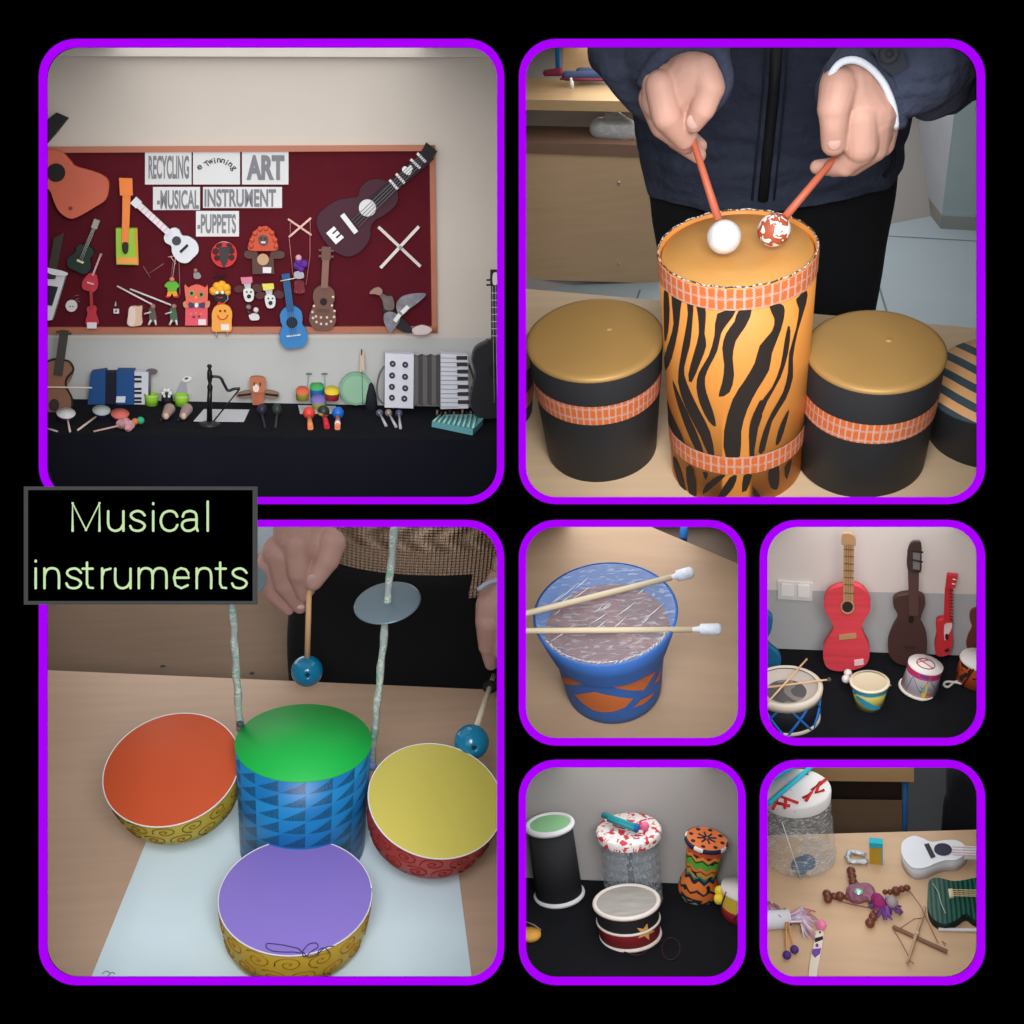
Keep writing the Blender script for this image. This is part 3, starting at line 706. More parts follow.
rf = lambda z: Rb + (Rt - Rb) * z / H
kit = t = Thing(c, 'toy_drum_kit', 'handmade paper drum kit with green, orange, yellow and purple heads', 'drum kit', L)
P = Part(); P.lathe([(0, 0), (rf(0), 0), (rf(H), H), (0, H - .1 * s)], tri_mat(), 72, h=H); cd = t.part('centre_drum', P, 'thing')
P = Part(); P.lathe([(Rt + .3 * s, H - 1 * s), (Rt + .3 * s, H + .8 * s), (0, H + 1.2 * s)], mat((18, 162, 64), .6, 0, .05), 72); t.part('drumhead', P, 'thing', cd, 'green drumhead')
Lk = L
def spiral_drum(top, z, tilt, side, r, r2, h, headc, sidec, inkc, nm_, hlab, slab):
    T, ps = free_axis(c, top, z, tilt, side); r, r2, h = r * ps, r2 * ps, h * ps
    TT = kit.Li @ T; rr = lambda zz: r + (r2 - r) * (-zz / h) ** 1.6 if zz < 0 else r
    P = Part(); P.lathe([(r, 0), (rr(-h * .25), -h * .25), (rr(-h * .5), -h * .5), (rr(-h * .75), -h * .75), (rr(-h), -h), (0, -h)], mat(sidec, .5), 64, T=TT)
    n = 15; ink = mat(inkc, .6)
    for row, zc in enumerate((-h * .27, -h * .72)):
        for i in range(n):
            a0 = 2 * PI * (i + .5 * row) / n; rc = rr(zc); w = PI * rc / n * .92; hh = h * .24
            pts = []
            for j in range(22):
                q = j / 21; t_ = q * 3.6 * PI + i; a = a0 + w * q * math.cos(t_) / rc; z_ = max(-h * .98, min(-.02 * h, zc + hh * q * math.sin(t_))); ra = rr(z_) + .25 * s
                pts.append(TT @ V((ra * math.cos(a), ra * math.sin(a), z_)))
            P.tube(pts, .62 * s, ink, 4)
    d = kit.part(nm_, P, 'thing', None, slab)
    P = Part(); P.lathe([(r + .4 * s, -.8 * s), (r + .4 * s, .6 * s), (r - .8 * s, .9 * s), (0, 1.0 * s)], mat(headc, .42, 0, .06, 5), 72, T=TT); kit.part('drumhead', P, 'thing', d, hlab)
    P = Part(); P.tube([TT @ V(((r + .3 * s) * math.cos(a), (r + .3 * s) * math.sin(a), .5 * s)) for a in (2 * PI * i / 64 for i in range(65))], .7 * s, (206, 204, 206), 5); kit.part('rim', P, 'thing', d)
    return T, r, d
spiral_drum((172, 768), 88 * s, 15, -7, 66, 60, 44, (176, 72, 38), (188, 166, 52), (120, 92, 24), 'side_drum', 'orange drumhead', 'yellow spiral drum with an orange head')
spiral_drum((436, 799), 84 * s, 13, 4, 67.5, 62, 44, (182, 170, 80), (172, 62, 56), (120, 34, 32), 'side_drum', 'yellow drumhead', 'red spiral drum with a yellow head')
Tp_, rp, pd = spiral_drum((296, 894.5), 50 * s, 0, 0, 75, 70, 46, (124, 106, 184), (206, 172, 56), (150, 112, 30), 'front_drum', 'purple drumhead', 'yellow spiral drum with a purple head')
P = Part(); TT = Tp_; zz = 1.4 * s
def onhead(u, v):
    w = TT.inverted(); o = w @ c.cp; dd = w.to_3x3() @ c.ray(u, v); return TT @ (o + dd * ((zz - o.z) / dd.z))
for q in ([(266, 946), (267, 943.5), (275, 944), (283, 945), (292, 947), (299, 949), (301, 953), (294, 952), (284, 952), (273, 951), (267, 948), (266, 946)],
          [(301, 953), (305, 948), (309, 944), (316, 943), (318, 947), (312, 951), (304, 957), (303, 952), (308, 957), (316, 955), (322, 950), (327, 947), (334, 946)], [(318, 956), (319, 950), (325, 948), (330, 953)]):
    P.tube(smooth([onhead(*a) for a in q], 3, False), .45 * s, (60, 44, 90), 5)
kit.part('pen_scribble', P, 'cell', pd)
# cymbal poles
STR = blotch('foil_straw', [(0, (150, 160, 158)), (.5, (186, 190, 184)), (.58, (120, 160, 140))], 60, .35, 2)
yl = c.at(240, 722, z=80 * s)
def Kp(u, v, y): return c.at(u, v, y=y)
yc = Lk.translation.y + 45 * s
for nm2, a, b, dc, rx, ang, lab in (('r', (371, 768), (397, 505), (385.5, 594), 34, 13, 'cymbal'), ('l', (240, 730), (226, 505), (223, 577), 35.5, 8, 'cymbal')):
    P = Part(); p0, p1 = Kp(*a, yc), Kp(*b, yc - 10 * s); pts = [p0.lerp(p1, i / 24) + V((math.sin(i * 1.7) * .5 * s, 0, 0)) for i in range(25)]
    P.tube(pts, [(3.6 + .5 * math.sin(i * 2.1)) * s for i in range(25)], STR, 8); pole = kit.part('cymbal_pole', P, 'cell')
    kk = (a[1] - dc[1]) / (a[1] - b[1]); ce = p0.lerp(p1, kk); T = Matrix.Translation(ce) @ Matrix.Rotation(R(-ang), 4, 'Y') @ Matrix.Rotation(R(4), 4, 'X'); r = rx * c.ps(ce)
    P = Part(); P.lathe([(0, 1.2 * s), (r * .2, 1.6 * s), (r * .96, .8 * s), (r, 0), (r * .96, -1.2 * s), (0, -.8 * s)], mat((98, 114, 124), .3, .3, .1, 12), 56, T=T); kit.part('cymbal', P, 'cell', pole)
P = Part(); P.ball(Kp(372, 766, yc - 6 * s), 5 * s, (120, 140, 185), seg=10); kit.part('tape_knot', P, 'cell')
P = Part(); P.ball(Kp(240, 724, yc - 6 * s), 3.5 * s, (60, 70, 80), seg=10); kit.part('tape_knot', P, 'cell')
# hands, mallets, person behind table
yE = c.at(300, 684, z=0).y; yH = yE - 30 * s; yP = yE + 70 * s
def HH(u, v, dp=0): return c.at(u, v, y=yH + dp * s)
def PP(u, v, dp=0): return c.at(u, v, y=yP + dp * s)
TEAL = mat((12, 112, 150), .18, 0, .05, 18, 0, .5)
def bead(bp_, hp, r, lab, dy, tape=None, stickc=(214, 172, 126)):
    b = HH(*bp_, -25) if bp_[1] < 700 else c.at(*bp_, z=95 * s); h = HH(*hp, dy); t = Thing(c, 'mallet', lab, 'mallet', b); e = (h - b).normalized()
    P = Part(); P.tube([b + e * (r - 2) * s, h + e * 10 * s], [3.3 * s, 3.1 * s], mat(stickc, .5), 10); t.part('stick', P)
    P = Part(); T = Matrix.Translation(b) @ V((0, -1, .35)).to_track_quat('Z', 'Y').to_matrix().to_4x4(); r_ = r * c.ps(b)
    P.lathe([(r_ * .13, r_ * .7)] + [(r_ * math.sin(a), r_ * math.cos(a)) for a in (.16 + i * (PI - .16) / 20 for i in range(21))], TEAL, 32, T=T); P.lathe([(0, r_ * .85), (r_ * .15, r_ * .85)], (14, 40, 50), 12, T=T); t.part('bead', P)
    if tape:
        P = Part(); p = b.lerp(h, tape); P.ball(p, 9 * s, (16, 16, 18), (1.1, 1, .8), 12); P.tube([p, p + V((9 * s, 0, 4 * s))], 4 * s, (16, 16, 18)); t.part('tape', P, label='black tape')
bead((307, 671), (309, 592), 15.8, 'wooden stick with teal bead tip held in the fist with thumb', -14)
bead((471.5, 742), (493, 678), 17.5, 'wooden stick with teal bead tip and black tape wrapping', -6, .84, (206, 196, 176))
def cph(a, ra, b, rb): return (HH(*a), ra * s, HH(*b), rb * s)
caps = [cph((300, 505, 22), 27, (300, 535, 14), 30), cph((300, 535, 14), 29, (324, 545, 8), 23), cph((290, 556, 14), 20, (306, 572, 12), 17), cph((280, 552, 12), 20, (300, 545, 8), 22),
        cph((297, 545, -6), 14.5, (299, 572, -12), 13), cph((299, 572, -12), 13, (304, 594, -6), 9), cph((304, 594, -6), 9, (309, 590, 0), 7),
        cph((279, 556, 2), 14, (285, 584, 0), 12.5), cph((285, 584, 0), 12.5, (300, 606, 6), 9),
        cph((268, 566, 12), 13, (274, 592, 12), 11), cph((274, 592, 12), 11, (288, 609, 14), 7.5), cph((268, 560, 26), 11, (286, 600, 28), 8.5),
        cph((331, 543, -4), 16.5, (327, 560, -12), 14), cph((327, 560, -12), 13.5, (313, 581, -17), 11),
        cph((520, 560, 30), 26, (500, 598, 18), 26), cph((492, 606, 10), 20, (490, 622, 4), 18), cph((490, 622, 2), 18, (488, 646, 0), 12), cph((488, 646, 0), 11, (491, 664, 0), 8), cph((500, 620, 12), 16, (498, 660, 10), 10), cph((506, 610, -8), 14, (503, 652, -8), 11)]
caps += [(PP(400, 430), 40 * s, PP(400, 590, 10), 40 * s), (PP(330, 420), 34 * s, HH(300, 505, 22), 27 * s), (PP(500, 420), 40 * s, HH(520, 560, 30), 26 * s), (PP(370, 600, 10), 36 * s, PP(350, 760, 10), 34 * s), (PP(440, 600, 10), 36 * s, PP(450, 760, 10), 34 * s)]
t = Thing(c, 'person', 'seated person in tan cable knit sweater holding two teal bead mallets', 'person', PP(400, 700))
P = Part(); P.mesh(blob(caps, 1.3 * s, 5), SKIN2); body = t.part('body', P)
P = Part(); P.ball(HH(312, 580, -25), 6.8 * s, mat((190, 156, 148), .35), (1, .4, 1.15)); t.part('fingernail', P, parent=body); P = Part(); P.ball(HH(301, 607, -4), 4.5 * s, mat((204, 174, 168), .3), (1.1, .5, .7)); t.part('fingernail', P, parent=body)
KNITZ[0] = 0
P = Part(); loft(P, c, [(430, 300, 545), (500, 318, 545), (560, 322, 545), (566, 324, 545), (573, 326, 543)], yP, 62 * s, (100, 80, 70))
P.mesh(blob([(HH(545, 530, 50), 30 * s, HH(512, 566, 26), 25 * s)], 2 * s, 3), (100, 80, 70)); sw = t.part('sweater', P)
kz = c.at(400, 552, y=yP - 62 * s).z - c.at(400, 700, y=yP).z
KNITZ[0] = kz; sw.data.materials.clear(); sw.data.materials.append(knit_mat())
P = Part(); P.tube(smooth([HH(u, v, 8) for u, v in ((478, 590), (488, 583), (498, 580), (510, 578))], 3, False), 3 * s, (170, 180, 200), 8); t.part('shirt_cuff', P, parent=sw)
P = Part(); loft(P, c, [(550, 300, 540), (600, 290, 540), (640, 287, 540), (690, 290, 540), (800, 300, 540)], yP, 64 * s, mat((13, 13, 17), .95, 0, .2)); t.part('trousers', P)
# furniture behind
yF = yP + 170 * s
t = Thing(c, 'cabinet', 'brown wooden cabinet front behind the beige table', 'cabinet', c.at(150, 740, y=yF))
def FF(u, v, dp=0): return c.at(u, v, y=yF + dp * s)
P = Part(); P.prism([FF(-10, 545), FF(560, 560), FF(560, 800), FF(-10, 800)], [FF(-10, 545, 20), FF(560, 560, 20), FF(560, 800, 20), FF(-10, 800, 20)], wood((190, 162, 140))); t.part('front_panel', P)
for q in ((163, 666), (252, 673)):
    P = Part(); P.ball(FF(q[0], q[1] , -1), 3 * s, (92, 96, 96), (1.3, .4, .8), 10); t.part('screw', P)
P = Part(); P.quad([FF(-60, 440, 200), FF(600, 440, 200), FF(600, 900, 200), FF(-60, 900, 200)], mat((128, 142, 152), .9)); struct(c, 'wall_back', P)
# ================================================================== B1: bucket drum
c = B1 = Cell(RECTS['B1'], 47, (625, 680), 2.0, 3.0); s = c.s
P = Part(); tb = [c.at(u, v, z=0) for u, v in ((505, 430), (654, 528), (760, 573), (760, 760), (505, 760))]
tb[0] = c.at(505, 462, z=0)
P.prism(tb, [p - V((0, 0, 8 * s)) for p in tb], wood((180, 152, 126), (1.2, 9, 9)))
Thing(c, 'table', 'light wooden desk under the single blue and orange bucket', 'table', tb[3], single=True).part('t', P)
L, H, pb, pt = axis(c, (614, 688), (605, 612)); Rb, Rt = 47 * pb, 71 * pt
def rf(z):
    t_ = z / H
    return Rb + (Rt - Rb) * (t_ * .55 if t_ < .55 else .3025 + (t_ - .55) / .45 * .6975)
t = Thing(c, 'bucket_drum', 'blue paper bucket drum with orange shapes and clear film head', 'drum', L)
BLU = mat((58, 106, 180), .6)
P = Part(); P.lathe([(0, 0), (Rb * .94, 0), (Rb, 3 * s)] + [(rf(H * k / 10), H * k / 10) for k in range(1, 11)] + [(Rt - 1.5 * s, H), (rf(H * .55) - 3 * s, H * .5), (Rb - 3 * s, 3 * s), (0, 3 * s)], BLU, 64, h=H)
zb = lambda q: [pxz(x, y, 515, 515, .22949) for x, y in q]
for q in ([(262,782),(300,775),(350,768),(420,785),(480,795),(515,797),(480,835),(430,855),(385,858),(345,850),(300,822)], [(200,702),(260,708),(325,722),(300,735),(250,740),(215,730)],
          [(415,742),(480,735),(550,708),(612,680),(590,715),(560,762),(500,762),(450,755)], [(515,838),(545,805),(605,768),(595,790),(560,820)], [(602,735),(620,700),(632,672),(630,700),(622,722)]):
    wrap_poly(P, c, t.Li, rf, zb(q), (206, 112, 58), .6 * s, 2, False, 2, True)
sh = t.part('bucket', P, 'thing')
P = Part(); P.lathe([(rf(H * .62) + 1.5 * s, H * .62), (rf(H * .8) + 1.6 * s, H * .8), (Rt + 1.4 * s, H), (Rt - .5 * s, H + 1 * s)], BLU, 64, h=H); t.part('rim_band', P, 'thing')
P = Part(); P.lathe([(Rt * .9, H * .8), (0, H * .8)], blotch('bucket_inside', [(0, (112, 62, 56)), (.5, (128, 74, 66)), (.62, (100, 56, 52))], 8, .8), 48); t.part('inner_floor', P, 'thing')
P = Part(); P.lathe([(Rt - 1 * s, H + .4 * s), (Rt * .6, H + .2 * s), (0, H)], film((190, 198, 210), .2, .42, (4, 14, 4)), 48); rnd = random.Random(3)
for i in range(26):
    a = -.8 + rnd.uniform(-.12, .12); x = rnd.uniform(-.85, .85) * Rt; mx_ = math.sqrt(max(0, (Rt * .92) ** 2 - x * x)) ; y = rnd.uniform(-mx_, mx_ * .6); l = rnd.uniform(8, 34) * s
    p, q = V((x, y, H + .7 * s)), V((x + l * math.cos(-a), y + l * math.sin(-a), H + .7 * s))
    if q.x ** 2 + q.y ** 2 < (Rt * .93) ** 2: P.tube([p, p.lerp(q, .5) + V((.8 * s, 0, 0)), q], [.2 * s, .5 * s, .2 * s], (205, 208, 214), 4)
for i in range(70):
    a = -2.6 + 2.1 * i / 70 + rnd.uniform(-.02, .02); r1 = Rt * rnd.uniform(.93, .99); P.tube([V((r1 * math.cos(a), r1 * math.sin(a), H + .8 * s)), V(((r1 + 1) * 0 + Rt * .95 * math.cos(a + .05), Rt * .95 * math.sin(a + .05), H + .9 * s))], .45 * s, (190, 195, 205), 4)
t.part('film_head', P, 'thing')
Hz = (L @ V((0, 0, H))).z
def stick(p, q, r, tip, lab):
    z0 = Hz + 4 * s; A, B = c.at(*p, z=z0), c.at(*q, z=z0); e = (B - A).normalized(); t = Thing(c, 'drumstick', lab, 'drumstick', A)
    P = Part(); P.tube([A, B], r * s, wood((206, 190, 160)), 12); t.part('stick', P)
    P = Part(); T1 = c.at(*tip, z=z0); T = Matrix.Translation(B) @ e.to_track_quat('Z', 'Y').to_matrix().to_4x4(); l = (T1 - B).length
    P.lathe([(r * .6 * s, -2 * s), (r * 1.1 * s, l * .25), (r * 1.9 * s, l * .3), (r * 2.0 * s, l * .9), (r * 1.5 * s, l), (0, l + .6 * s)], mat((206, 212, 222), .5, 0, .1, 60, .4), 16, T=T); t.part('tip', P, label='white taped tip')
stick((516, 616), (671, 577.5), 2.9, (693, 573), 'beige drumstick slanting up across the film head with taped tip')
stick((512, 631), (692, 629.5), 2.7, (721, 629.5), 'beige drumstick lying level across the film head nearer the bucket front')
zf = -230 * s
P = Part(); P.quad([V((-900 * s, -100 * s, zf)), V((1200 * s, -100 * s, zf)), V((1200 * s, 1600 * s, zf)), V((-900 * s, 1600 * s, zf))], mat((120, 104, 92), .7)); struct(c, 'floor', P)
P = Part(); a, b = c.at(686, 500, z=-60 * s), c.at(683, 541, z=-60 * s); P.tube([a, V((b.x, b.y, -60 * s))], 5 * s, (22, 90, 160), 10)
P2 = P; t = Thing(c, 'chair_frame', 'blue metal tube of a chair beyond the desk corner', 'chair', b, single=True); t.part('x', P2)

# ================================================================== B2: guitars against the wall
c = B2 = Cell(RECTS['B2'], 33, (872, 662), 2.0, 2.9); s = c.s
yw = c.at(872, 652, z=0).y
P = Part(); zs = c.at(872, 592, y=yw).z
def W(u, v): return c.at(u, v, y=yw)
z0, z1 = -60 * s, W(872, 500).z; x0, x1 = W(740, 600).x, W(1010, 600).x
P.quad([V((x0, yw, z0)), V((x1, yw, z0)), V((x1, yw, zs)), V((x0, yw, zs))], mat((176, 175, 175), .9, 0, .03)); P.quad([V((x0, yw, zs)), V((x1, yw, zs)), V((x1, yw, z1)), V((x0, yw, z1))], mat((222, 210, 204), .9, 0, .03)); struct(c, 'wall_back', P)
CLOTH = mat((20, 21, 25), .95, 0, .25, 40, .2, .1)
P = Part(); P.box((x0, -500 * s, -4 * s), (x1, yw - .2 * s, 0), CLOTH); Thing(c, 'tablecloth', 'black cloth beneath the red and brown guitars', 'tablecloth', V((0, 0, 0)), single=True).part('t', P)
pw = ('y', yw)
flat(c, pw, 'light_switch', 'white double light switch on the wall beside the red guitar', 'switch', [('wall_plate', [('p', [(777.5, 581), (812.5, 583.5), (812, 601), (778, 599)])], (214, 210, 206), 2, 2),
     ('rocker', [('p', [(781.5, 584), (793.5, 584.6), (793.5, 596.5), (781.5, 595.7)])], (232, 228, 224), 3.2, 1.2), ('rocker', [('p', [(798, 585), (809.5, 585.6), (809.5, 597.6), (798, 596.8)])], (232, 228, 224), 3.2, 1.2)])
zc = lambda q: [pxz(x, y, 755, 515, .22949) for x, y in q]
RED = mat((206, 62, 72), .6, 0, .12, 8, .3, .3, (.3, 1, 6))
cb = (176, 136, 96)
y1 = c.at(845, 670, z=0).y; pr = ('y', y1)
flat(c, pr, 'cardboard_guitar', 'large red cardboard guitar with bare cardboard neck leaning on the wall', 'guitar', [
     ('body', [('s', zc([(385,310),(440,310),(480,335),(502,380),(500,420),(480,455),(465,490),(475,530),(495,570),(498,620),(480,655),(430,675),(360,680),(315,665),(298,625),(300,570),(325,530),(342,490),(325,450),(303,410),(302,370),(325,330)]))], RED, 10, 9),
     ('neck', [('p', zc([(386,125),(432,128),(428,378),(384,374)]))], cb, 12, 3), ('headstock', [('s', zc([(380,90),(395,82),(420,85),(436,100),(438,135),(410,128),(378,130)]))], cb, 13, 4),
     ('sound_hole', [('c', *zc([(403, 401)])[0], 5.4)], (44, 30, 28), 11.4, 1), ('rosette', [('l', smooth([(847.5 + 6.3 * math.cos(a), 607 + 6.3 * math.sin(a)) for a in (2 * PI * i / 12 for i in range(13))], 2, False), 1.8)], cb, 11.5, 1),
     ('bridge', [('p', zc([(366, 526), (440, 518), (442, 537), (367, 545)]))], cb, 12, 2), ('label_card', [('p', zc([(432, 634), (472, 628), (474, 652), (434, 658)]))], (226, 190, 190), 11, 1),
     ('frets', [('L', *zc([(387, y), ])[0], *zc([(431, y + 3)])[0], .8) for y in (150, 180, 212, 242, 272, 303, 340)], (110, 78, 52), 12.6, .6), ('strings', [('L', *zc([(x, 130)])[0], *zc([(x - 2, 376)])[0], .5) for x in (398, 408, 418)], (120, 90, 60), 12.6, .5)])
BRN = mat((72, 46, 42), .6, 0, .15)
y2 = c.at(905, 662, z=0).y; pr2 = ('y', y2)
flat(c, pr2, 'cardboard_guitar', 'dark brown pear shaped guitar leaning between the two red guitars', 'guitar', [
     ('body', [('s', zc([(640,352),(700,350),(735,362),(742,390),(728,430),(722,470),(740,510),(750,560),(740,620),(710,655),(660,658),(610,640),(582,600),(582,550),(600,500),(622,460),(620,430),(604,400),(605,370)]))], BRN, 10, 9),
     ('neck', [('p', zc([(664, 160), (716, 165), (712, 440), (672, 440)]))], (84, 58, 52), 12.5, 4), ('headstock', [('s', zc([(666, 240), (666, 160), (680, 125), (705, 117), (725, 130), (726, 200), (720, 250)]))], (66, 44, 42), 14, 4),
     ('tuning_peg', [('l', zc([(680, 150), (733, 163)]), 2)], (40, 30, 30), 16, 2), ('tuning_peg', [('l', zc([(685, 195), (731, 205)]), 2)], (40, 30, 30), 16, 2), ('tuning_peg', [('l', zc([(685, 240), (722, 248)]), 1.6)], (40, 30, 30), 16, 2),
     ('head_panel', [('p', zc([(688, 165), (720, 168), (718, 240), (688, 235)]))], (120, 112, 112), 15, 1), ('sound_hole', [('e', *zc([(680, 456)])[0], 2.6, 3.6)], (24, 14, 14), 13.2, 1), ('bridge', [('p', zc([(650, 570), (700, 575), (698, 584), (650, 580)]))], (58, 36, 32), 11.5, 1)])
y3 = c.at(945, 655, z=0).y; pr3 = ('y', y3)
flat(c, pr3, 'cardboard_guitar', 'small bright red guitar with comb neck standing right of the brown pear guitar', 'guitar', [
     ('body', [('s', zc([(800,462),(855,460),(862,480),(857,510),(862,550),(850,600),(820,616),(790,610),(784,570),(792,530),(790,490)]))], (206, 48, 56), 12, 9),
     ('neck', [('p', zc([(828, 320), (862, 322), (854, 470), (822, 470)]))], (198, 40, 48), 14, 3), ('headstock', [('p', zc([(838, 262), (884, 266), (872, 318), (830, 322)]))], (200, 44, 52), 15, 5),
     ('frets', [('L', *zc([(846, y)])[0], *zc([(864, y + 2)])[0], .8) for y in range(330, 465, 14)], (90, 30, 34), 14.7, .6), ('scratch_plate', [('s', zc([(826, 480), (855, 470), (858, 490), (838, 530), (826, 545)]))], (226, 200, 196), 12.8, .8),
     ('sound_hole', [('e', *zc([(836, 531)])[0], 1.8, 3)], (60, 20, 20), 13.2, .8), ('bridge', [('p', zc([(826, 588), (846, 582), (846, 594), (828, 598)]))], (50, 30, 36), 13, .8), ('tuning_peg', [('l', zc([(862, 280), (878, 283)]), 1.4)], (220, 200, 200), 15.8, 1), ('tuning_peg', [('l', zc([(858, 300), (874, 302)]), 1.4)], (220, 200, 200), 15.8, 1)])
flat(c, ('y', c.at(975, 652, z=0).y), 'cardboard_guitar', 'reddish brown guitar at the far end cut off by the frame', 'guitar', [('body', [('s', zc([(945,415),(990,405),(1040,430),(1040,600),(960,600),(922,575),(928,530),(945,490),(935,450)]))], (112, 52, 46), 10, 9), ('neck', [('p', zc([(968, 330), (1010, 330), (1010, 420), (965, 420)]))], (96, 50, 44), 12, 3)])
flat(c, ('y', c.at(770, 668, z=0).y), 'cardboard_guitar', 'teal blue guitar peeping in behind the blue and white drum', 'guitar', [('body', [('s', zc([(-20,400),(30,420),(70,450),(72,500),(52,545),(60,575),(100,610),(112,650),(90,690),(20,700),(-60,690)]))], (24, 98, 138), 10, 9), ('neck', [('p', zc([(-20, 300), (20, 300), (20, 430), (-20, 430)]))], (24, 90, 130), 12, 3)])
def pot(base, top, rb_, rt_, dy=0):
    L, H, pb, pt = axis(c, base, top, dy=dy * 1.0); return L, H, rb_ * pb, rt_ * pt
# blue and white open drum
L, H, Rb, Rt = pot((787, 716), (786, 686), 31, 33)
Rt *= 1; t = Thing(c, 'bowl_drum', 'white rimmed drum with blue zigzag tape and two thin sticks on top', 'drum', L)
rf = lambda z: Rb + (Rt - Rb) * z / H
P = Part(); P.lathe([(0, 0), (Rb, 0), (Rt, H), (Rt - 1.5 * s, H), (Rb * .9, 4 * s), (0, 4 * s)], (26, 30, 38), 48, h=H)
n = 7
for i in range(n):
    for sg in (1, -1):
        a0 = 2 * PI * i / n + .3; P.tube([V(((rf(z) + .4 * s) * math.cos(a0 + sg * .8 * z / H - (0 if sg > 0 else -.8)), (rf(z) + .4 * s) * math.sin(a0 + sg * .8 * z / H - (0 if sg > 0 else -.8)), z)) for z in (H * k / 8 for k in range(9))], 1.3 * s, (40, 110, 190), 5)
t.part('shell', P, 'thing')
P = Part(); P.lathe([(Rt - 1 * s, H - 7 * s), (Rt + 2 * s, H - 7 * s), (Rt + 2.6 * s, H), (Rt, H + 2 * s), (Rt - 2 * s, H + .6 * s)], (204, 192, 176), 48); t.part('rim', P, 'thing')
P = Part(); P.lathe([(Rt - .5 * s, H), (Rt * .75, H - 5 * s), (Rt * .6, H - 6 * s)], (184, 172, 162), 48); P.lathe([(Rt * .6, H - 6 * s), (0, H - 6.5 * s)], blotch('grey_inside', [(0, (84, 82, 84)), (.5, (128, 120, 116))], 20), 48); t.part('inner_cup', P, 'thing')
P = Part(); P.lathe([(Rb, -1 * s), (Rb + 1.6 * s, 0), (Rb + 1 * s, 3 * s), (Rb - .5 * s, 3 * s)], (206, 196, 180), 48); t.part('base_ring', P, 'thing')
zt = (L @ V((0, 0, H))).z + 3 * s
for a, b, lab in (((768, 702), (807, 659), 'thin pale stick rising steeply across the blue and white drum'), ((762, 688), (829, 679.5), 'thin pale stick lying flat with dark tip across the blue and white drum')):
    A, B = c.at(*a, z=zt), c.at(*b, z=zt + (8 * s if b[1] < 670 else 0)); t = Thing(c, 'thin_stick', lab, 'stick', A)
    P = Part(); P.tube([A, B], .9 * s, (216, 176, 132), 8); t.part('stick', P)
    if b[1] > 670: P = Part(); P.ball(B, 2.2 * s, (70, 66, 74), seg=10); t.part('tip', P)
# yellow bucket
L, H, Rb, Rt = pot((869, 704), (869.5, 682), 13.5, 18)
t = Thing(c, 'bucket_drum', 'small yellow bucket with light blue bands and a white rim', 'drum', L); rf = lambda z: Rb + (Rt - Rb) * z / H
P = Part(); P.lathe([(0, 0), (Rb, 0), (Rt, H), (Rt - .8 * s, H)], (196, 186, 92), 40, h=H)
for q in ([(424, 752), (500, 772), (570, 762), (566, 780), (500, 795), (426, 772)], [(440, 785), (470, 800), (530, 835), (545, 828), (540, 845), (500, 848), (455, 812)]): wrap_poly(P, c, t.Li, rf, zc(q), (48, 146, 176), .4 * s, 2, True, 1, True)
t.part('bucket', P, 'thing')
P = Part(); P.lathe([(Rt - 1 * s, H - .5 * s), (Rt + 1.2 * s, H - 1 * s), (Rt + 1.3 * s, H + 1 * s), (Rt - 1 * s, H + 1.2 * s)], (222, 208, 182), 40); t.part('rim', P, 'thing')
P = Part(); P.lathe([(Rt - 1 * s, H), (Rt * .7, H - 1.5 * s), (0, H - 2 * s)], blotch('cream_head', [(0, (200, 184, 156)), (.6, (190, 170, 140))], 20), 40); t.part('drumhead', P, 'thing')
t = Thing(c, 'mallet', 'white ball mallet resting behind the yellow bucket rim', 'mallet', c.at(848, 676, z=12 * s)); P = Part(); P.ball(c.at(848, 673, z=14 * s), 4 * s, (218, 210, 204), seg=12); P.ball(c.at(846, 679, z=12 * s), 4.2 * s, (224, 216, 210), seg=12); t.part('head', P)
P = Part(); P.tube([c.at(850, 675, z=16 * s), c.at(891, 685.5, z=18 * s)], .8 * s, (206, 180, 140), 6); t.part('stick', P)
# white and pink drum
L, H, Rb, Rt = pot((918.5, 689), (925.5, 665), 17.8, 15.8)
t = Thing(c, 'toy_drum', 'white paper drum with pink band and red circle drawn on top', 'drum', L); rf = lambda z: Rb + (Rt - Rb) * z / H
P = Part(); P.lathe([(0, 0), (Rb, 0), (Rt, H)], (214, 204, 212), 48, h=H)
for q, m in (([(655, 770), (690, 700), (720, 775), (760, 715), (790, 775)], (110, 110, 150)),):
    pts = [cone_hit(c, t.Li, u, v, rf) for u, v in zc(q)]
    for (a, z), (b, w_) in zip(pts, pts[1:]): P.tube([V(((rf(z + (w_ - z) * k / 5) + .3 * s) * math.cos(a + (b - a) * k / 5), (rf(z + (w_ - z) * k / 5) + .3 * s) * math.sin(a + (b - a) * k / 5), z + (w_ - z) * k / 5)) for k in range(6)], .4 * s, m, 4)
for q, m in (([(722, 790), (745, 730), (757, 735), (740, 795)], (222, 190, 60)), ([(730, 765), (752, 740), (760, 760), (735, 780)], (90, 150, 200)), ([(742, 785), (765, 770), (762, 782), (745, 795)], (220, 90, 60)), ([(718, 745), (735, 755), (728, 768)], (90, 170, 90))): wrap_poly(P, c, t.Li, rf, zc(q), m, .5 * s, 1, False, 1)
t.part('shell', P, 'thing')
P = Part(); P.lathe([(Rt + .6 * s, H * .74), (Rt + .8 * s, H * .98)], blotch('pink_band', [(0, (196, 52, 104)), (.5, (206, 70, 110)), (.58, (120, 70, 150))], 30), 40); t.part('pink_band', P, 'thing')
P = Part(); P.lathe([(Rb + .4 * s, -.5 * s), (Rb + 2 * s, .5 * s), (Rb + 1 * s, 2.5 * s), (Rb, 2.5 * s)], (222, 212, 200), 40); t.part('base_ring', P, 'thing')
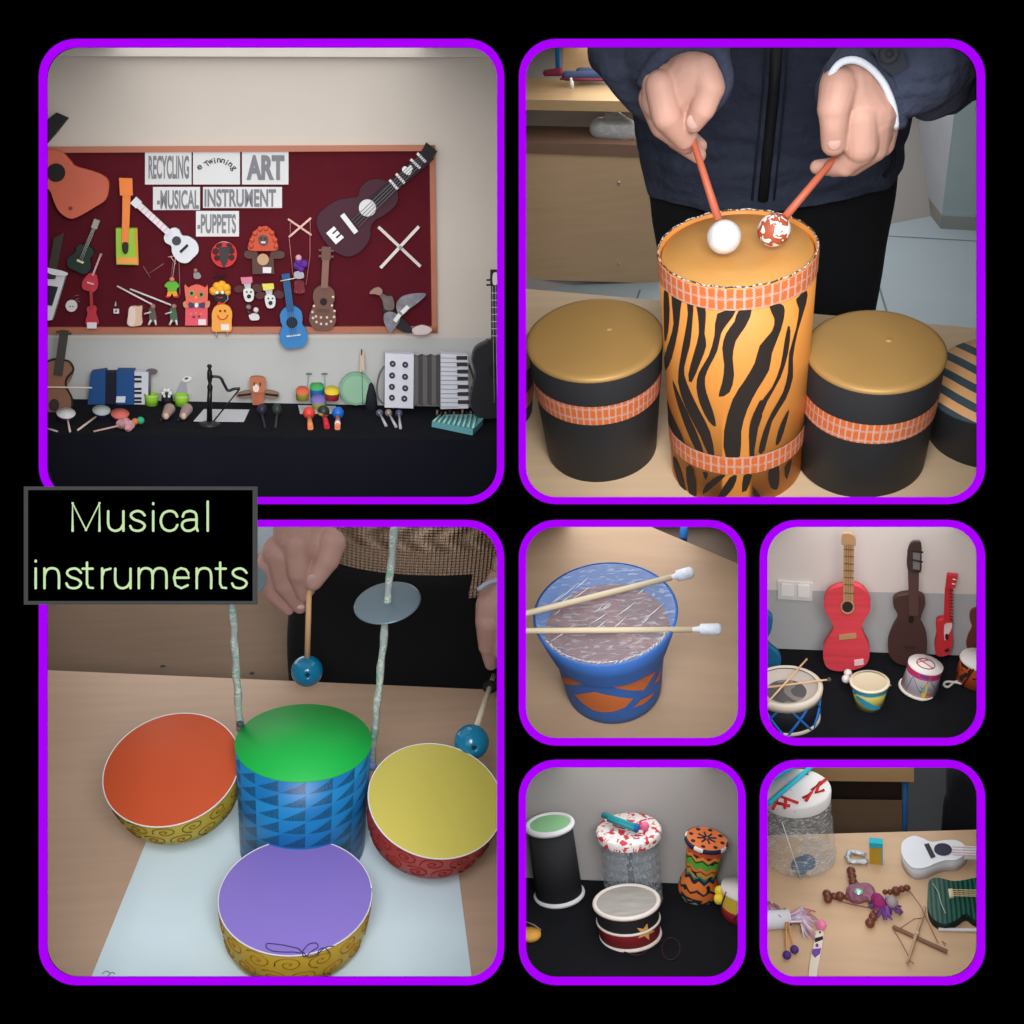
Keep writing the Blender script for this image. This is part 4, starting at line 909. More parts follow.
P = Part(); P.lathe([(Rt + 1 * s, H - .5 * s), (Rt + 1 * s, H + 1 * s), (0, H + 1.3 * s)], (226, 218, 214), 48)
P.tube([V((Rt * .55 * math.cos(a), Rt * .55 * math.sin(a), H + 1.4 * s)) for a in (2 * PI * i / 30 for i in range(31))], .5 * s, (110, 60, 90), 4); P.tube([V((-Rt * .4, Rt * .35, H + 1.5 * s)), V((Rt * .4, -Rt * .35, H + 1.5 * s))], .7 * s, (196, 90, 90), 4); P.tube([V((-Rt * .6, -Rt * .1, H + 1.5 * s)), V((Rt * .2, Rt * .5, H + 1.5 * s))], .5 * s, (200, 110, 110), 4)
t.part('drumhead', P, 'thing')
# orange drum
L, H, Rb, Rt = pot((975, 680), (981, 660), 19, 19)
t = Thing(c, 'toy_drum', 'orange drum with black dots and white head at the cloth edge', 'drum', L); rf = lambda z: Rb + (Rt - Rb) * z / H
P = Part(); P.lathe([(0, 0), (Rb, 0), (Rt, H)], blotch('orange_dots', [(0, (206, 92, 44)), (.62, (60, 30, 24))], 60, .6, 0), 40, h=H); P.tube([V(((Rb + .5 * s) * math.cos(-2.3 + z * .3 / H), (Rb + .5 * s) * math.sin(-2.3 + z * .3 / H), z)) for z in (H * k / 5 for k in range(6))], .8 * s, (40, 30, 30), 5); t.part('shell', P, 'thing')
P = Part(); P.lathe([(Rt, H - 2 * s), (Rt + 1.2 * s, H - 1 * s), (Rt + .5 * s, H + 1 * s), (0, H + 1.2 * s)], (214, 208, 204), 40); t.part('drumhead', P, 'thing')
P = Part(); lp = smooth([(962, 681), (955, 682), (948, 687), (944, 685), (946, 682), (953, 682), (962, 684)], 4, False); P.tube([c.at(u, v, z=3 * s) for u, v in lp], 1.2 * s, (196, 190, 186), 6)
Thing(c, 'cord_loop', 'white looped cord lying beside the orange dotted drum', 'cord', c.at(948, 686, z=1.5 * s), single=True).part('x', P)

# ================================================================== B3: black cloth with drums
c = B3 = Cell(RECTS['B3'], 28, (632, 920), 2.0, 2.9); s = c.s
yw = c.at(632, 881.5, z=0).y; P = Part(); x0, x1 = c.at(480, 860, y=yw).x, c.at(780, 860, y=yw).x
zt = c.at(632, 772, y=yw).z
P.quad([V((x0, yw, -40 * s)), V((x1, yw, -40 * s)), V((x1, yw, zt)), V((x0, yw, zt))], mat((166, 162, 160), .9, 0, .04)); P.quad([V((x0, yw, zt)), V((x1, yw, zt)), V((x1, yw, zt + 90 * s)), V((x0, yw, zt + 90 * s))], mat((166, 158, 154), .9, 0, .04)); struct(c, 'wall_back', P)
P = Part(); P.box((x0, -500 * s, -4 * s), (x1, yw - .2 * s, 0), CLOTH); Thing(c, 'tablecloth', 'black cloth under the black drum and the hourglass drum', 'tablecloth', V((0, 0, 0)), single=True).part('t', P)
def foam_ring(P, r, z, th, m=(212, 210, 214), T=None):
    P.lathe([(r + th * math.cos(a), z + th * math.sin(a)) for a in (2 * PI * i / 12 for i in range(13))], m, 48, T=T)
L, H, Rb, Rt = pot((559.5, 896), (549.5, 824), 23.5, 22.5)
t = Thing(c, 'tall_drum', 'tall matte black drum with pale green head and white foam rings', 'drum', L)
P = Part(); P.lathe([(0, 0), (Rb, 0), (Rt, H), (0, H)], mat((34, 35, 38), .8), 48); t.part('shell', P, 'thing')
P = Part(); foam_ring(P, Rb, 2 * s, 2.6 * s); t.part('foam_ring', P, 'thing'); P = Part(); foam_ring(P, Rt, H - 1 * s, 3 * s); t.part('foam_ring', P, 'thing')
P = Part(); P.lathe([(Rt, H + .5 * s), (0, H + 1 * s)], (132, 184, 136), 40); t.part('drumhead', P, 'thing', label='pale green drumhead')
LID = blotch('printed_lid', [(0, (186, 50, 58)), (.45, (190, 60, 66)), (.48, (222, 216, 214)), (.60, (226, 222, 222)), (.66, (200, 176, 120)), (.7, (180, 80, 90))], 58, .5, 3)
# jar
L, H, Rb, Rt = pot((634, 899), (628.5, 829), 29, 29, -4)
t = Thing(c, 'plastic_jar', 'clear ribbed plastic jar with red and white printed cloth lid', 'jar', L)
P = Part(); prof = []
for k in range(33): prof.append((Rb - 1 * s + (.9 * s if k % 4 < 2 else 0), H * .96 * k / 32))
P.lathe([(0, 0)] + prof, film((176, 186, 196), .26, .6, (30, 30, 9), 'jarfilm'), 48); t.part('jar', P, 'thing')  # pale streaks in the film stand in for vertical highlights
P = Part(); P.lathe([(Rt + 3.2 * s, H - 8 * s), (Rt + 4 * s, H - 1 * s), (Rt + 2 * s, H + 1.5 * s), (0, H + 2 * s)], LID, 48); t.part('cloth_lid', P, 'thing')
P = Part(); P.box((-3 * s, -Rb * .9, 3 * s), (3 * s, -Rb * .86, H * .9), (22, 26, 30)); t.part('dark_strip', P, 'thing')
hz = (L @ V((0, 0, H))).z + 9 * s
for a, b, r, tip, lab in (((603, 815), (637, 827), 3, (24, 92, 150), 'teal felt tube on the printed lid ending in a blue tip'), ((608, 819.5), (636, 830), 2.4, (28, 70, 130), 'dark teal felt tube lying in front of its twin on the lid')):
    A, B = c.at(*a, z=hz), c.at(*b, z=hz); t = Thing(c, 'felt_stick', lab, 'stick', A); P = Part(); P.tube([A, B], r * s, (24, 128, 138), 10); t.part('stick', P); P = Part(); P.ball(B, r * 1.2 * s, tip, seg=12); t.part('tip', P)
t = Thing(c, 'pink_ball', 'small pink ball beside the teal felt tubes on the lid', 'ball', c.at(645, 826, z=hz), single=True); P = Part(); P.ball(c.at(645, 826, z=hz), 4.4 * s, (216, 100, 140)); t.part('x', P)
# hourglass drum
L, H, Rb, Rt = pot((697, 895), (706.5, 839), 18.5, 19.5, -8)
t = Thing(c, 'hourglass_drum', 'orange hourglass drum with black and green zigzag painting', 'drum', L)
def zz(nt, bs):
    uv, u, v = uvxy(nt)
    tri = mathn(nt, 'ABSOLUTE', mathn(nt, 'SUBTRACT', mathn(nt, 'FRACT', mathn(nt, 'MULTIPLY', u, 9)), .5))
    w = mathn(nt, 'ADD', v, mathn(nt, 'MULTIPLY', tri, .12))
    col = ramp(nt, w, [(0, rgb((150, 186, 150))), (.07, rgb((34, 44, 70))), (.12, rgb((214, 112, 50))), (.24, rgb((40, 40, 44))), (.28, rgb((220, 120, 52))), (.40, rgb((28, 40, 70))), (.46, rgb((50, 130, 110))), (.5, rgb((214, 150, 60))), (.58, rgb((38, 40, 40))), (.6, rgb((222, 130, 60))), (.66, rgb((84, 170, 60))), (.76, rgb((36, 60, 40))), (.79, rgb((226, 140, 60))), (.84, rgb((200, 80, 44)))][:20], True)
    k = mathn(nt, 'GREATER_THAN', noise(nt, uv, 14, 0), .66)
    nt.links.new(mixn(nt, k, col, rgb((34, 34, 40))), bs.inputs['Base Color'])
ZZ = node_mat('zigzag', zz)
P = Part(); P.lathe([(0, 0), (Rb * 1.02, 0), (Rb * 1.08, H * .1), (Rb * 1.02, H * .25), (Rb * .84, H * .38), (Rb * .82, H * .45), (Rb * .9, H * .55), (Rb * .94, H * .75), (Rb * .94, H * .88), (Rb * .9, H * .95)], ZZ, 48, h=H); t.part('shell', P, 'thing')
P = Part()
for k in range(14):
    P.lathe([(Rt, H * .93), (Rt + 2 * s, H * .93 + 1 * s), (Rt + 2 * s, H), (Rt, H + .6 * s)], (26, 34, 66) if k % 3 else (220, 220, 220), 6, 2 * PI * k / 14, 2 * PI * (k + 1) / 14)
t.part('rim', P, 'thing')
P = Part(); P.lathe([(Rt + .6 * s, H + .6 * s), (0, H + 1.2 * s)], (218, 116, 64), 40)
for k in range(8):
    a = 2 * PI * k / 8 + .2; P.tube([V((Rt * .1 * math.cos(a), Rt * .1 * math.sin(a), H + 1.4 * s)), V((Rt * .5 * math.cos(a), Rt * .5 * math.sin(a), H + 1.4 * s))], .9 * s, (34, 40, 60), 5)
    P.ball(V((Rt * .82 * math.cos(a + .3), Rt * .82 * math.sin(a + .3), H + 1 * s)), 1.8 * s, (36, 36, 40), (1.4, 1.4, .3), 8)
t.part('drumhead', P, 'thing')
# front drum with star
L, H, Rb, Rt = pot((630, 935), (626.5, 902), 30, 32)
t = Thing(c, 'toy_drum', 'low drum with grey film head, black band and yellow star on red', 'drum', L); rf = lambda z: Rb + (Rt - Rb) * z / H
P = Part(); P.lathe([(0, 0), (Rb, 0), (rf(H * .5), H * .5)], (132, 28, 34), 48); P.lathe([(rf(H * .5), H * .5), (Rt, H)], (26, 24, 26), 48)
st = []
for k in range(10):
    r_ = 9.5 if k % 2 == 0 else 4; a = -PI / 2 + PI * k / 5 + .2; st.append((645 + r_ * math.cos(a), 932 + r_ * math.sin(a) * .95))
wrap_poly(P, c, t.Li, rf, st, (206, 152, 84), .5 * s, 1, False, 1); t.part('shell', P, 'thing')
for z_, th in ((1 * s, 2 * s), (H * .5, 1.4 * s), (H, 2.2 * s)):
    P = Part(); foam_ring(P, rf(z_), z_, th, (206, 196, 188)); t.part('white_hoop', P, 'thing')
def grat(nt, bs):
    nt.links.new(ramp(nt, noise(nt, objc(nt, (2, 14, 2)), 12, 4), [(0, rgb((122, 120, 114))), (.5, rgb((148, 144, 138))), (1, rgb((176, 170, 164)))]), bs.inputs['Base Color'])
P = Part(); P.lathe([(Rt, H + .8 * s), (0, H + 1 * s)], node_mat('grey_film', grat), 48); t.part('drumhead', P, 'thing')
# yellow drum at right
L, H, Rb, Rt = pot((740, 916), (744, 888), 19, 22)
t = Thing(c, 'toy_drum', 'yellow and red drum with white top at the cloth edge', 'drum', L); rf = lambda z: Rb + (Rt - Rb) * z / H
P = Part(); P.lathe([(0, 0), (Rb, 0), (rf(H * .35), H * .35)], (170, 40, 48), 40); P.lathe([(rf(H * .35), H * .35), (Rt, H)], (206, 172, 60), 40)
for i in range(6):
    a0 = i * PI / 3; P.tube([V(((rf(z) + .4 * s) * math.cos(a0 + .6 * z / H), (rf(z) + .4 * s) * math.sin(a0 + .6 * z / H), z)) for z in (H * k / 6 for k in range(1, 7))], .9 * s, (40, 50, 80), 5)
t.part('shell', P, 'thing'); P = Part(); P.lathe([(Rt + .6 * s, H - 4 * s), (Rt + .6 * s, H + .5 * s), (0, H + 1 * s)], (204, 196, 194), 40); t.part('drumhead', P, 'thing')
t = Thing(c, 'mallet', 'mallet with two yellow balls resting against the yellow drum', 'mallet', c.at(720, 900, z=16 * s))
P = Part(); P.ball(c.at(720, 891, z=24 * s), 5.5 * s, (222, 196, 50)); P.ball(c.at(719, 899, z=18 * s), 5.5 * s, (226, 200, 54)); t.part('yellow_balls', P)
P = Part(); P.tube([c.at(724, 894, z=24 * s), c.at(748, 888, z=32 * s)], 1.2 * s, (216, 196, 190), 6); t.part('stick', P)
t = Thing(c, 'castanet', 'yellow gold round thing with cord at the front cloth edge', 'castanet', c.at(530, 938, z=0))
P = Part(); P.lathe([(0, 0), (9 * s, 0), (11 * s, 3 * s), (10.5 * s, 6 * s), (0, 7 * s)], mat((206, 150, 60), .4), 24, T=Matrix.Translation(c.at(530, 938, z=0))); t.part('shell', P)
P = Part(); P.tube([c.at(524, 921, z=8 * s), c.at(534, 925, z=8 * s), c.at(541, 930, z=6 * s)], .7 * s, (120, 116, 110), 5); t.part('cord', P)
P = Part(); P.tube([c.at(671 + 9 * math.cos(a), 949 + 11 * math.sin(a), z=.8 * s) for a in (2 * PI * i / 30 for i in range(31))], .8 * s, (46, 22, 24), 5)
P.tube([c.at(*q, z=.8 * s) for q in smooth([(624, 952), (640, 955), (655, 945), (663, 940)], 4, False)], .7 * s, (46, 22, 24), 5)
Thing(c, 'cord_loop', 'dark reddish cord loop lying on black cloth before the star drum', 'cord', c.at(671, 960, z=0), single=True).part('x', P)

# ================================================================== B4: puppets on a desk
c = B4 = Cell(RECTS['B4'], 38, (870, 890), 2.0, 3.2); s = c.s
P = Part(); tb = [c.at(u, v, z=0) for u, v in ((750, 836), (1000, 829), (1000, 1010), (750, 1010))]; P.prism(tb, [p - V((0, 0, 8 * s)) for p in tb], wood((196, 164, 132), (1.2, 9, 9)))
Thing(c, 'table', 'light wooden desk scattered with puppets and white ukulele', 'table', tb[0], single=True).part('t', P)
zd = lambda q: [pxz(x, y, 755, 755, .22949) for x, y in q]
Z0 = lambda u, v, h=0: c.at(u, v, z=h * s)
# big jar
L, H, Rb, Rt = pot((800, 857), (795, 788), 35, 33)
t = Thing(c, 'plastic_jar', 'big clear crinkled plastic jar with red lettered paper lid', 'jar', L)
P = Part(); P.lathe([(0, 0), (Rb - 3 * s, 0), (Rb, 3 * s)] + [(Rb + (Rt - Rb) * k / 20 + .8 * s * math.sin(k * 1.3), 3 * s + (H - 6 * s) * k / 20) for k in range(1, 21)], film((206, 214, 218), .16, .6, (7, 7, 24), 'bigjar'), 48); t.part('jar', P, 'thing')
P = Part(); P.lathe([(Rt + 1 * s, H - 12 * s), (Rt + 2 * s, H - 1 * s), (Rt, H + 1 * s), (0, H + 1.6 * s)], blotch('big_lid', [(0, (190, 60, 60)), (.33, (216, 214, 214)), (.62, (222, 220, 220)), (.68, (206, 176, 130))], 16, .5, 2), 48)
TT = L; lz = H + 2 * s
def lidp(u, v):
    w = TT.inverted(); o = w @ c.cp; dd = w.to_3x3() @ c.ray(u, v); return TT @ (o + dd * ((lz - o.z) / dd.z))
lid = t.part('paper_lid', P, 'thing')
P = Part()
for st in ([(773, 809), (779, 796), (798, 803)], [(777, 803), (790, 806)], [(785, 808), (786, 799)], [(803, 798), (812, 792), (806, 801)], [(812, 790), (820, 782), (816, 793), (824, 790)], [(819, 785), (826, 779)]): P.tube([lidp(*q) for q in st], 1.7 * s, (196, 34, 30), 5)
t.part('red_lettering', P, 'cell', lid)
P = Part(); P.mesh(blob([(Z0(800, 866, 8), 9 * s, Z0(808, 862, 14), 8 * s)], 1.5 * s, 1), (58, 92, 122)); t.part('blue_wad', P, 'cell'); P = Part(); P.tube([c.at(782, 822, y=L.translation.y - Rt), c.at(801, 880, y=L.translation.y - Rb - 1 * s)], .5 * s, (216, 220, 222), 5); t.part('string', P, 'cell')
hz = (L @ V((0, 0, H))).z + 4 * s
for a, b, lab in (((768, 804), (812, 766), 'turquoise stick slanting steeply over the jar lid'), ((766, 783), (800, 762), 'turquoise stick lying behind another on the jar lid')):
    A, B = c.at(*a, z=hz), c.at(*b, z=hz); t = Thing(c, 'felt_stick', lab, 'stick', A, single=True); P = Part(); P.tube([A, B], 2.4 * s, (34, 176, 200), 10); t.part('x', P)
# matchbox puppet
t = Thing(c, 'matchbox_puppet', 'standing gold and turquoise box puppet with crinkled foil legs', 'puppet', Z0(877, 864))
P = Part(); P.box((0, 0, 0), (12.5 * s, 8 * s, 26 * s), (176, 142, 44), Matrix.Translation(Z0(869.5, 864))); bx = t.part('box', P)
P = Part(); T = Matrix.Translation(Z0(869.5, 864)); P.box((-.4 * s, -.6 * s, 21 * s), (13 * s, 8.4 * s, 26.6 * s), (34, 170, 190), T); P.box((12 * s, -.4 * s, 0), (13 * s, 8.4 * s, 22 * s), (34, 170, 190), T); t.part('lid', P, parent=bx)
for q in ([(866, 855), (858, 853), (850, 852), (848, 857)], [(868, 862), (858, 862), (850, 861), (847, 857)]):
    P = Part(); P.tube([Z0(u, v, 3) for u, v in smooth(q, 3, False)], [(1.8 + 1.3 * abs(math.sin(i * 1.9))) * s for i in range(10)], mat((190, 196, 200), .3, .5, .5, 90, .8), 9); t.part('leg', P)
# ukuleles lying down
def lying(name, label, out, h, colr, top, extra):
    pts = smooth(zd(out)); t = Thing(c, name, label, 'ukulele', Z0(*pts[len(pts) // 2]))
    fr = [c.at(u, v, z=h * s) for u, v in pts]; P = Part(); P.prism(fr, [p - V((0, 0, (h - .3) * s)) for p in fr], colr); bd = t.part('body', P)
    P = Part(); fr = [c.at(u, v, z=(h + .6) * s) for u, v in pts]; P.prism(fr, [p - V((0, 0, 1 * s)) for p in fr], top); t.part('top_board', P)
    for n_, shs, colx, o_, th_ in extra:
        P = Part()
        for x in shs: shape(P, c, ('z', 0), x, colx, o_, th_)
        t.part(n_, P)
lying('ukulele', 'white paper ukulele with black sound hole lying on its back', [(690,352),(730,362),(770,378),(830,370),(880,372),(915,395),(920,425),(880,455),(830,458),(790,470),(740,490),(690,490),(655,460),(638,420),(645,375)], 14, (206, 208, 214), (222, 226, 232), [
    ('neck', [('p', zd([(905, 395), (1010, 400), (1010, 440), (912, 440)]))], (214, 216, 220), 17, 4), ('sound_hole', [('e', *zd([(819, 410)])[0], 9, 6, 5)], (48, 46, 66), 15.6, .6), ('bridge', [('p', zd([(738, 388), (757, 384), (786, 440), (766, 446)]))], (50, 50, 56), 16, 1),
    ('strings', [('L', *zd([(860, y)])[0], *zd([(975, y + 4)])[0], .5) for y in (400, 412, 424, 434)], (200, 150, 160), 17.6, .4)])
def grn(nt, bs):
    w = nt.nodes.new('ShaderNodeTexWave'); w.bands_direction = 'X'; w.inputs['Scale'].default_value = 40; w.inputs['Distortion'].default_value = 1; nt.links.new(objc(nt), w.inputs['Vector'])
    nt.links.new(mixn(nt, w.outputs['Fac'], rgb((10, 36, 34)), rgb((30, 92, 78))), bs.inputs['Base Color'])
lying('ukulele', 'glossy dark green striped ukulele lying nearest the desk corner', [(760,545),(800,535),(860,548),(910,545),(960,535),(1040,530),(1040,720),(960,715),(920,690),(880,715),(830,735),(780,715),(755,670),(752,600)], 9, (14, 34, 34), node_mat('green_stripe', grn, .25), [
    ('bridge', [('p', zd([(842, 583), (860, 582), (866, 616), (848, 618)]))], (206, 196, 170), 12, 2), ('strings', [('L', *zd([(855, y)])[0], *zd([(1010, y + 3)])[0], .6) for y in (586, 595, 604, 612)], (206, 180, 130), 13.5, .4), ('silver_trim', [('l', zd([(775, 560), (800, 600), (812, 650), (830, 690)]), 1.2)], (150, 170, 160), 11, .5)])
t = Thing(c, 'white_stick', 'short white stick lying in front of the green ukulele', 'stick', Z0(939, 930), single=True); P = Part(); P.tube([Z0(*zd([(800, 760)])[0], 2), Z0(*zd([(1000, 764)])[0], 2)], 1.7 * s, (204, 204, 206), 8); t.part('x', P)
# marionette
t = Thing(c, 'marionette', 'marionette of brown beads with purple yarn hair and silver patch', 'puppet', Z0(868, 900)); BD = mat((104, 56, 42), .25)
t2 = t
P = Part(); P.mesh(blob([(Z0(856, 894, 6), 10 * s, Z0(866, 892, 6), 9 * s), (Z0(866, 892, 6), 9 * s, Z0(872, 898, 6), 6 * s)], 1.2 * s, 2), mat((142, 92, 112), .5, 0, .5, 110, .8)); t.part('body', P)
P = Part(); P.lathe([(0, 1 * s), (4.6 * s, .6 * s), (4.8 * s, 0)], mat((170, 214, 206), .2, .6, .3, 90), 7, T=Matrix.Translation(Z0(858.5, 891.5, 16))); t.part('silver_patch', P)
P = Part(); rnd = random.Random(5)
for i in range(110):
    a = rnd.uniform(0, 2 * PI); r_ = rnd.uniform(5, 17); p0 = Z0(885, 907, 6); x = V((math.cos(a), math.sin(a), 0)); P.tube([p0, p0 + x * r_ * .6 * s + V((0, 0, rnd.uniform(1, 6) * s)), p0 + x * r_ * s + V((rnd.uniform(-2, 2) * s, 0, -2 * s))], .8 * s, [(112, 62, 140), (92, 54, 130), (130, 80, 160)][i % 3], 4)
t.part('yarn_hair', P)
P = Part(); P.mesh(blob([(Z0(877, 899, 9), 6 * s, Z0(880, 905, 9), 6 * s)], 1.1 * s, 1), mat((140, 32, 96), .8, 0, .4, 80, .6)); t.part('collar', P)
P = Part(); P.ball(Z0(892, 902, 12), 5.6 * s, (150, 136, 140)); t.part('head', P)
for ch in ([(851, 871, 4.6), (852, 876, 4.4), (853, 882, 4.6), (857, 886, 4)], [(827, 894, 4.4), (828, 899, 4.2), (834, 896, 3.4), (840, 896, 4.6), (847, 897, 3)], [(885, 892, 2.6), (890, 892, 2.8), (896, 891, 4.6), (902, 889, 3.4), (907, 888, 3.4)], [(876, 912, 3.6), (873, 917, 4.2), (870, 923, 4.6)]):
    for u, v, r_ in ch:
        P = Part(); P.ball(Z0(u, v, 5), r_ * s, BD, seg=12); t.part('bead', P)
P = Part()
for q in ([(834, 899), (850, 904), (870, 908)], [(857, 884), (868, 890), (876, 898)]): P.tube([Z0(u, v, 3) for u, v in q], .5 * s, (120, 60, 60), 5)
t.part('string', P)
t = Thing(c, 'marionette_control', 'crossed wooden sticks with strings for the bead marionette', 'puppet control', Z0(917, 934))
P = Part(); shape(P, c, ('z', 0), ('L', 925, 906, 907, 962, 3), wood((172, 142, 112)), 5, 2); t.part('stick', P)
P = Part(); shape(P, c, ('z', 0), ('L', 893, 926, 947, 951, 3), wood((120, 86, 64)), 3, 2); t.part('stick', P)
P = Part(); P.ball(Z0(917, 933, 5.5), 2 * s, (190, 170, 150), seg=10); t.part('knot', P); P = Part()
for q in ([(908, 889), (920, 905), (938, 943)], [(892, 927), (900, 940), (908, 955)], [(899, 929), (914, 919), (922, 918)], [(908, 960), (912, 962), (914, 964)], [(945, 946), (942, 941), (946, 944)]): P.tube([Z0(u, v, 6) for u, v in q], .45 * s, (150, 96, 84), 5)
t.part('strings', P)
# paper tube with yarn, purple mallets, stick puppet
t = Thing(c, 'paper_tube', 'white paper tube with purple dots and yarn tassel at its end', 'puppet', Z0(775, 925)); a, b = Z0(752, 921, 8), Z0(790, 919, 8)
P = Part(); P.tube([a, b], 9 * s, blotch('dotted_tube', [(0, (206, 206, 214)), (.66, (110, 60, 150))], 34, .6, 0), 24); t.part('tube', P)
P = Part(); rnd = random.Random(9)
for i in range(60):
    k = rnd.uniform(-8, 8); q0 = Z0(790, 918 + k * .6, 9 + rnd.uniform(-5, 5)); e1 = Z0(797 + rnd.uniform(2, 6), 915 + k, 9); e2 = Z0(804 + rnd.uniform(-4, 14), 926 + k * 1.6 + rnd.uniform(-6, 6), 2); P.tube(smooth([q0, e1, e2], 3, False) if False else [q0, e1, e2], .6 * s, [(206, 180, 200), (170, 170, 200), (196, 120, 130), (220, 216, 220)][i % 4], 4)
t.part('yarn_tassel', P)
P = Part()
for i in range(40): k = rnd.uniform(0, 1); P.tube([Z0(762 + 24 * k, 900 + 12 * k + rnd.uniform(-3, 3), 12), Z0(768 + 22 * k, 908 + 6 * k, 16), Z0(760 + 22 * k, 914 + rnd.uniform(-3, 2), 14)], .6 * s, [(190, 150, 170), (150, 150, 190), (196, 110, 110)][i % 3], 4)
t.part('yarn_hair', P)
for a, b, lab in (((786, 922), (787, 955), 'tiny mallet with violet ball hanging lower beside its twin'), ((788, 922), (794.5, 949.5), 'tiny mallet with violet ball slightly nearer the stick puppet')):
    A, B = Z0(*a, 12), Z0(*b, 4); t = Thing(c, 'mallet', lab, 'mallet', B); P = Part(); P.tube([A, B], .9 * s, (220, 150, 80), 6); t.part('stick', P); P = Part(); P.ball(B, 4 * s, (74, 48, 126), seg=14); t.part('ball', P)
t = Thing(c, 'stick_puppet', 'popsicle stick puppet with pink pompom and purple dress', 'puppet', Z0(812, 974))
P = Part(); shape(P, c, ('z', 0), ('s', [(816, 931), (823, 931), (823, 940), (819, 962), (815, 982), (809, 981), (810, 962), (815, 938)]), (216, 206, 190), 3, 2); bd = t.part('stick', P)
P = Part(); P.ball(Z0(821, 925, 6), 5 * s, mat((222, 120, 160), .9, 0, .3, 80, .8)); t.part('pompom', P)
P = Part(); shape(P, c, ('z', 0), ('p', [(815, 938), (823, 936), (823, 939), (815, 942)]), (24, 20, 24), 3.6, .6); shape(P, c, ('z', 0), ('c', 820, 932, .9), (24, 20, 24), 3.6, .6); shape(P, c, ('z', 0), ('c', 817, 945, 1.6), (110, 60, 150), 3.6, .6); t.part('face', P)
P = Part(); shape(P, c, ('z', 0), ('p', [(812.5, 949), (821, 948), (820, 953), (815, 957), (812, 953)]), (112, 66, 150), 3.8, .8); t.part('purple_dress', P)
# desk behind
zf = -190 * s
P = Part(); P.quad([V((-900 * s, 0, zf)), V((1200 * s, 0, zf)), V((1200 * s, 1500 * s, zf)), V((-900 * s, 1500 * s, zf))], mat((64, 68, 70), .5)); struct(c, 'floor', P)
yd = c.at(840, 833, z=0).y + 120 * s; Yd = lambda u, v, dp=0: c.at(u, v, y=yd + dp * s)
t = Thing(c, 'school_desk', 'wooden school desk with brown panel standing behind the puppets', 'desk', c.at(840, 900, y=yd))
P = Part(); P.prism([Yd(740, 763, -4), Yd(914, 763, -4), Yd(914, 782, -4), Yd(740, 780, -4)], [Yd(740, 763, 60), Yd(914, 763, 60), Yd(914, 782, 60), Yd(740, 780, 60)], wood((176, 140, 98))); t.part('desk_top', P)
P = Part(); P.prism([Yd(740, 798), Yd(902, 800), Yd(902, 900), Yd(740, 900)], [Yd(740, 798, 10), Yd(902, 800, 10), Yd(902, 900, 10), Yd(740, 900, 10)], wood((116, 92, 72))); t.part('front_panel', P)
P = Part(); P.prism([Yd(740, 770, 60), Yd(902, 770, 60), Yd(902, 830, 60), Yd(740, 830, 60)], [Yd(740, 770, 70), Yd(902, 770, 70), Yd(902, 830, 70), Yd(740, 830, 70)], (66, 50, 44)); t.part('shelf_back', P)
P = Part(); P.tube([Yd(905.5, 780, 2), Yd(903, 900, 2)], 3.2 * s, (26, 84, 136), 8); t.part('leg', P, label='blue metal leg')
P = Part(); P.quad([V((-900 * s, yd + 400 * s, zf)), V((1200 * s, yd + 400 * s, zf)), V((1200 * s, yd + 400 * s, 800 * s)), V((-900 * s, yd + 400 * s, 800 * s))], mat((36, 40, 44), .9)); struct(c, 'wall_back', P)
P = Part(); P.mesh(blob([(Yd(965, 770, 60), 22 * s, Yd(970, 880, 60), 26 * s), (Yd(985, 780, 40), 16 * s, Yd(985, 860, 40), 20 * s), (Yd(952, 800, 60), 10 * s, Yd(950, 845, 60), 12 * s)], 3 * s, 3), mat((26, 28, 36), .8, 0, .3, 20, .5)); Thing(c, 'backpack', 'dark backpack hanging in shadow beyond the desk end', 'bag', Yd(970, 900, 60), single=True).part('x', P)
# ================================================================== TL: wall display above a long black table
c = TL = Cell(RECTS['TL'], 8, (272, 403), 2.25, 2.5); s = c.s
W0 = ('y', 0); X = lambda u: c.at(u, 300, y=0).x; Zv = lambda v: c.at(272, v, y=0).z
P = Part(); x0, x1 = X(10) * 1.1, X(540) * 1.1
zs_, zt_, zc_ = Zv(335), Zv(57), Zv(20)
wq = lambda u, v: c.at(u, v, y=0); P.quad([V((x0, 0, -60 * s)), V((x1, 0, -60 * s)), wq(530, 338), wq(15, 338)], mat((178, 179, 177), .9, 0, .03)); P.quad([wq(15, 338), wq(530, 338), wq(530, 20), wq(15, 20)], mat((196, 187, 177), .9, 0, .03)); struct(c, 'wall_back', P)
P = Part(); tq = [c.at(u, v, y=-7 * s) for u, v in ((15, 20), (530, 20), (530, 57.5), (15, 56))]; P.prism(tq, [p + V((0, 7 * s, 0)) for p in tq], mat((206, 198, 190), .9)); struct(c, 'trim_2', P)
yf = c.at(272, 437, z=0).y
P = Part(); P.box((x0, yf, -3 * s), (x1, -.3 * s, 0), mat((19, 20, 26), .95, 0, .3, 30, .2, .1)); P.box((x0, yf - .5 * s, -200 * s), (x1, yf + 2 * s, -.2 * s), mat((18, 18, 28), .95, 0, .3, 6, .4, .1))
Thing(c, 'tablecloth', 'long black cloth covering the table below the notice board', 'tablecloth', V((0, 0, 0)), single=True).part('t', P)
FR = wood((168, 104, 80)); FELT = mat((82, 22, 32), .95, 0, .12, 30, .2, .1)
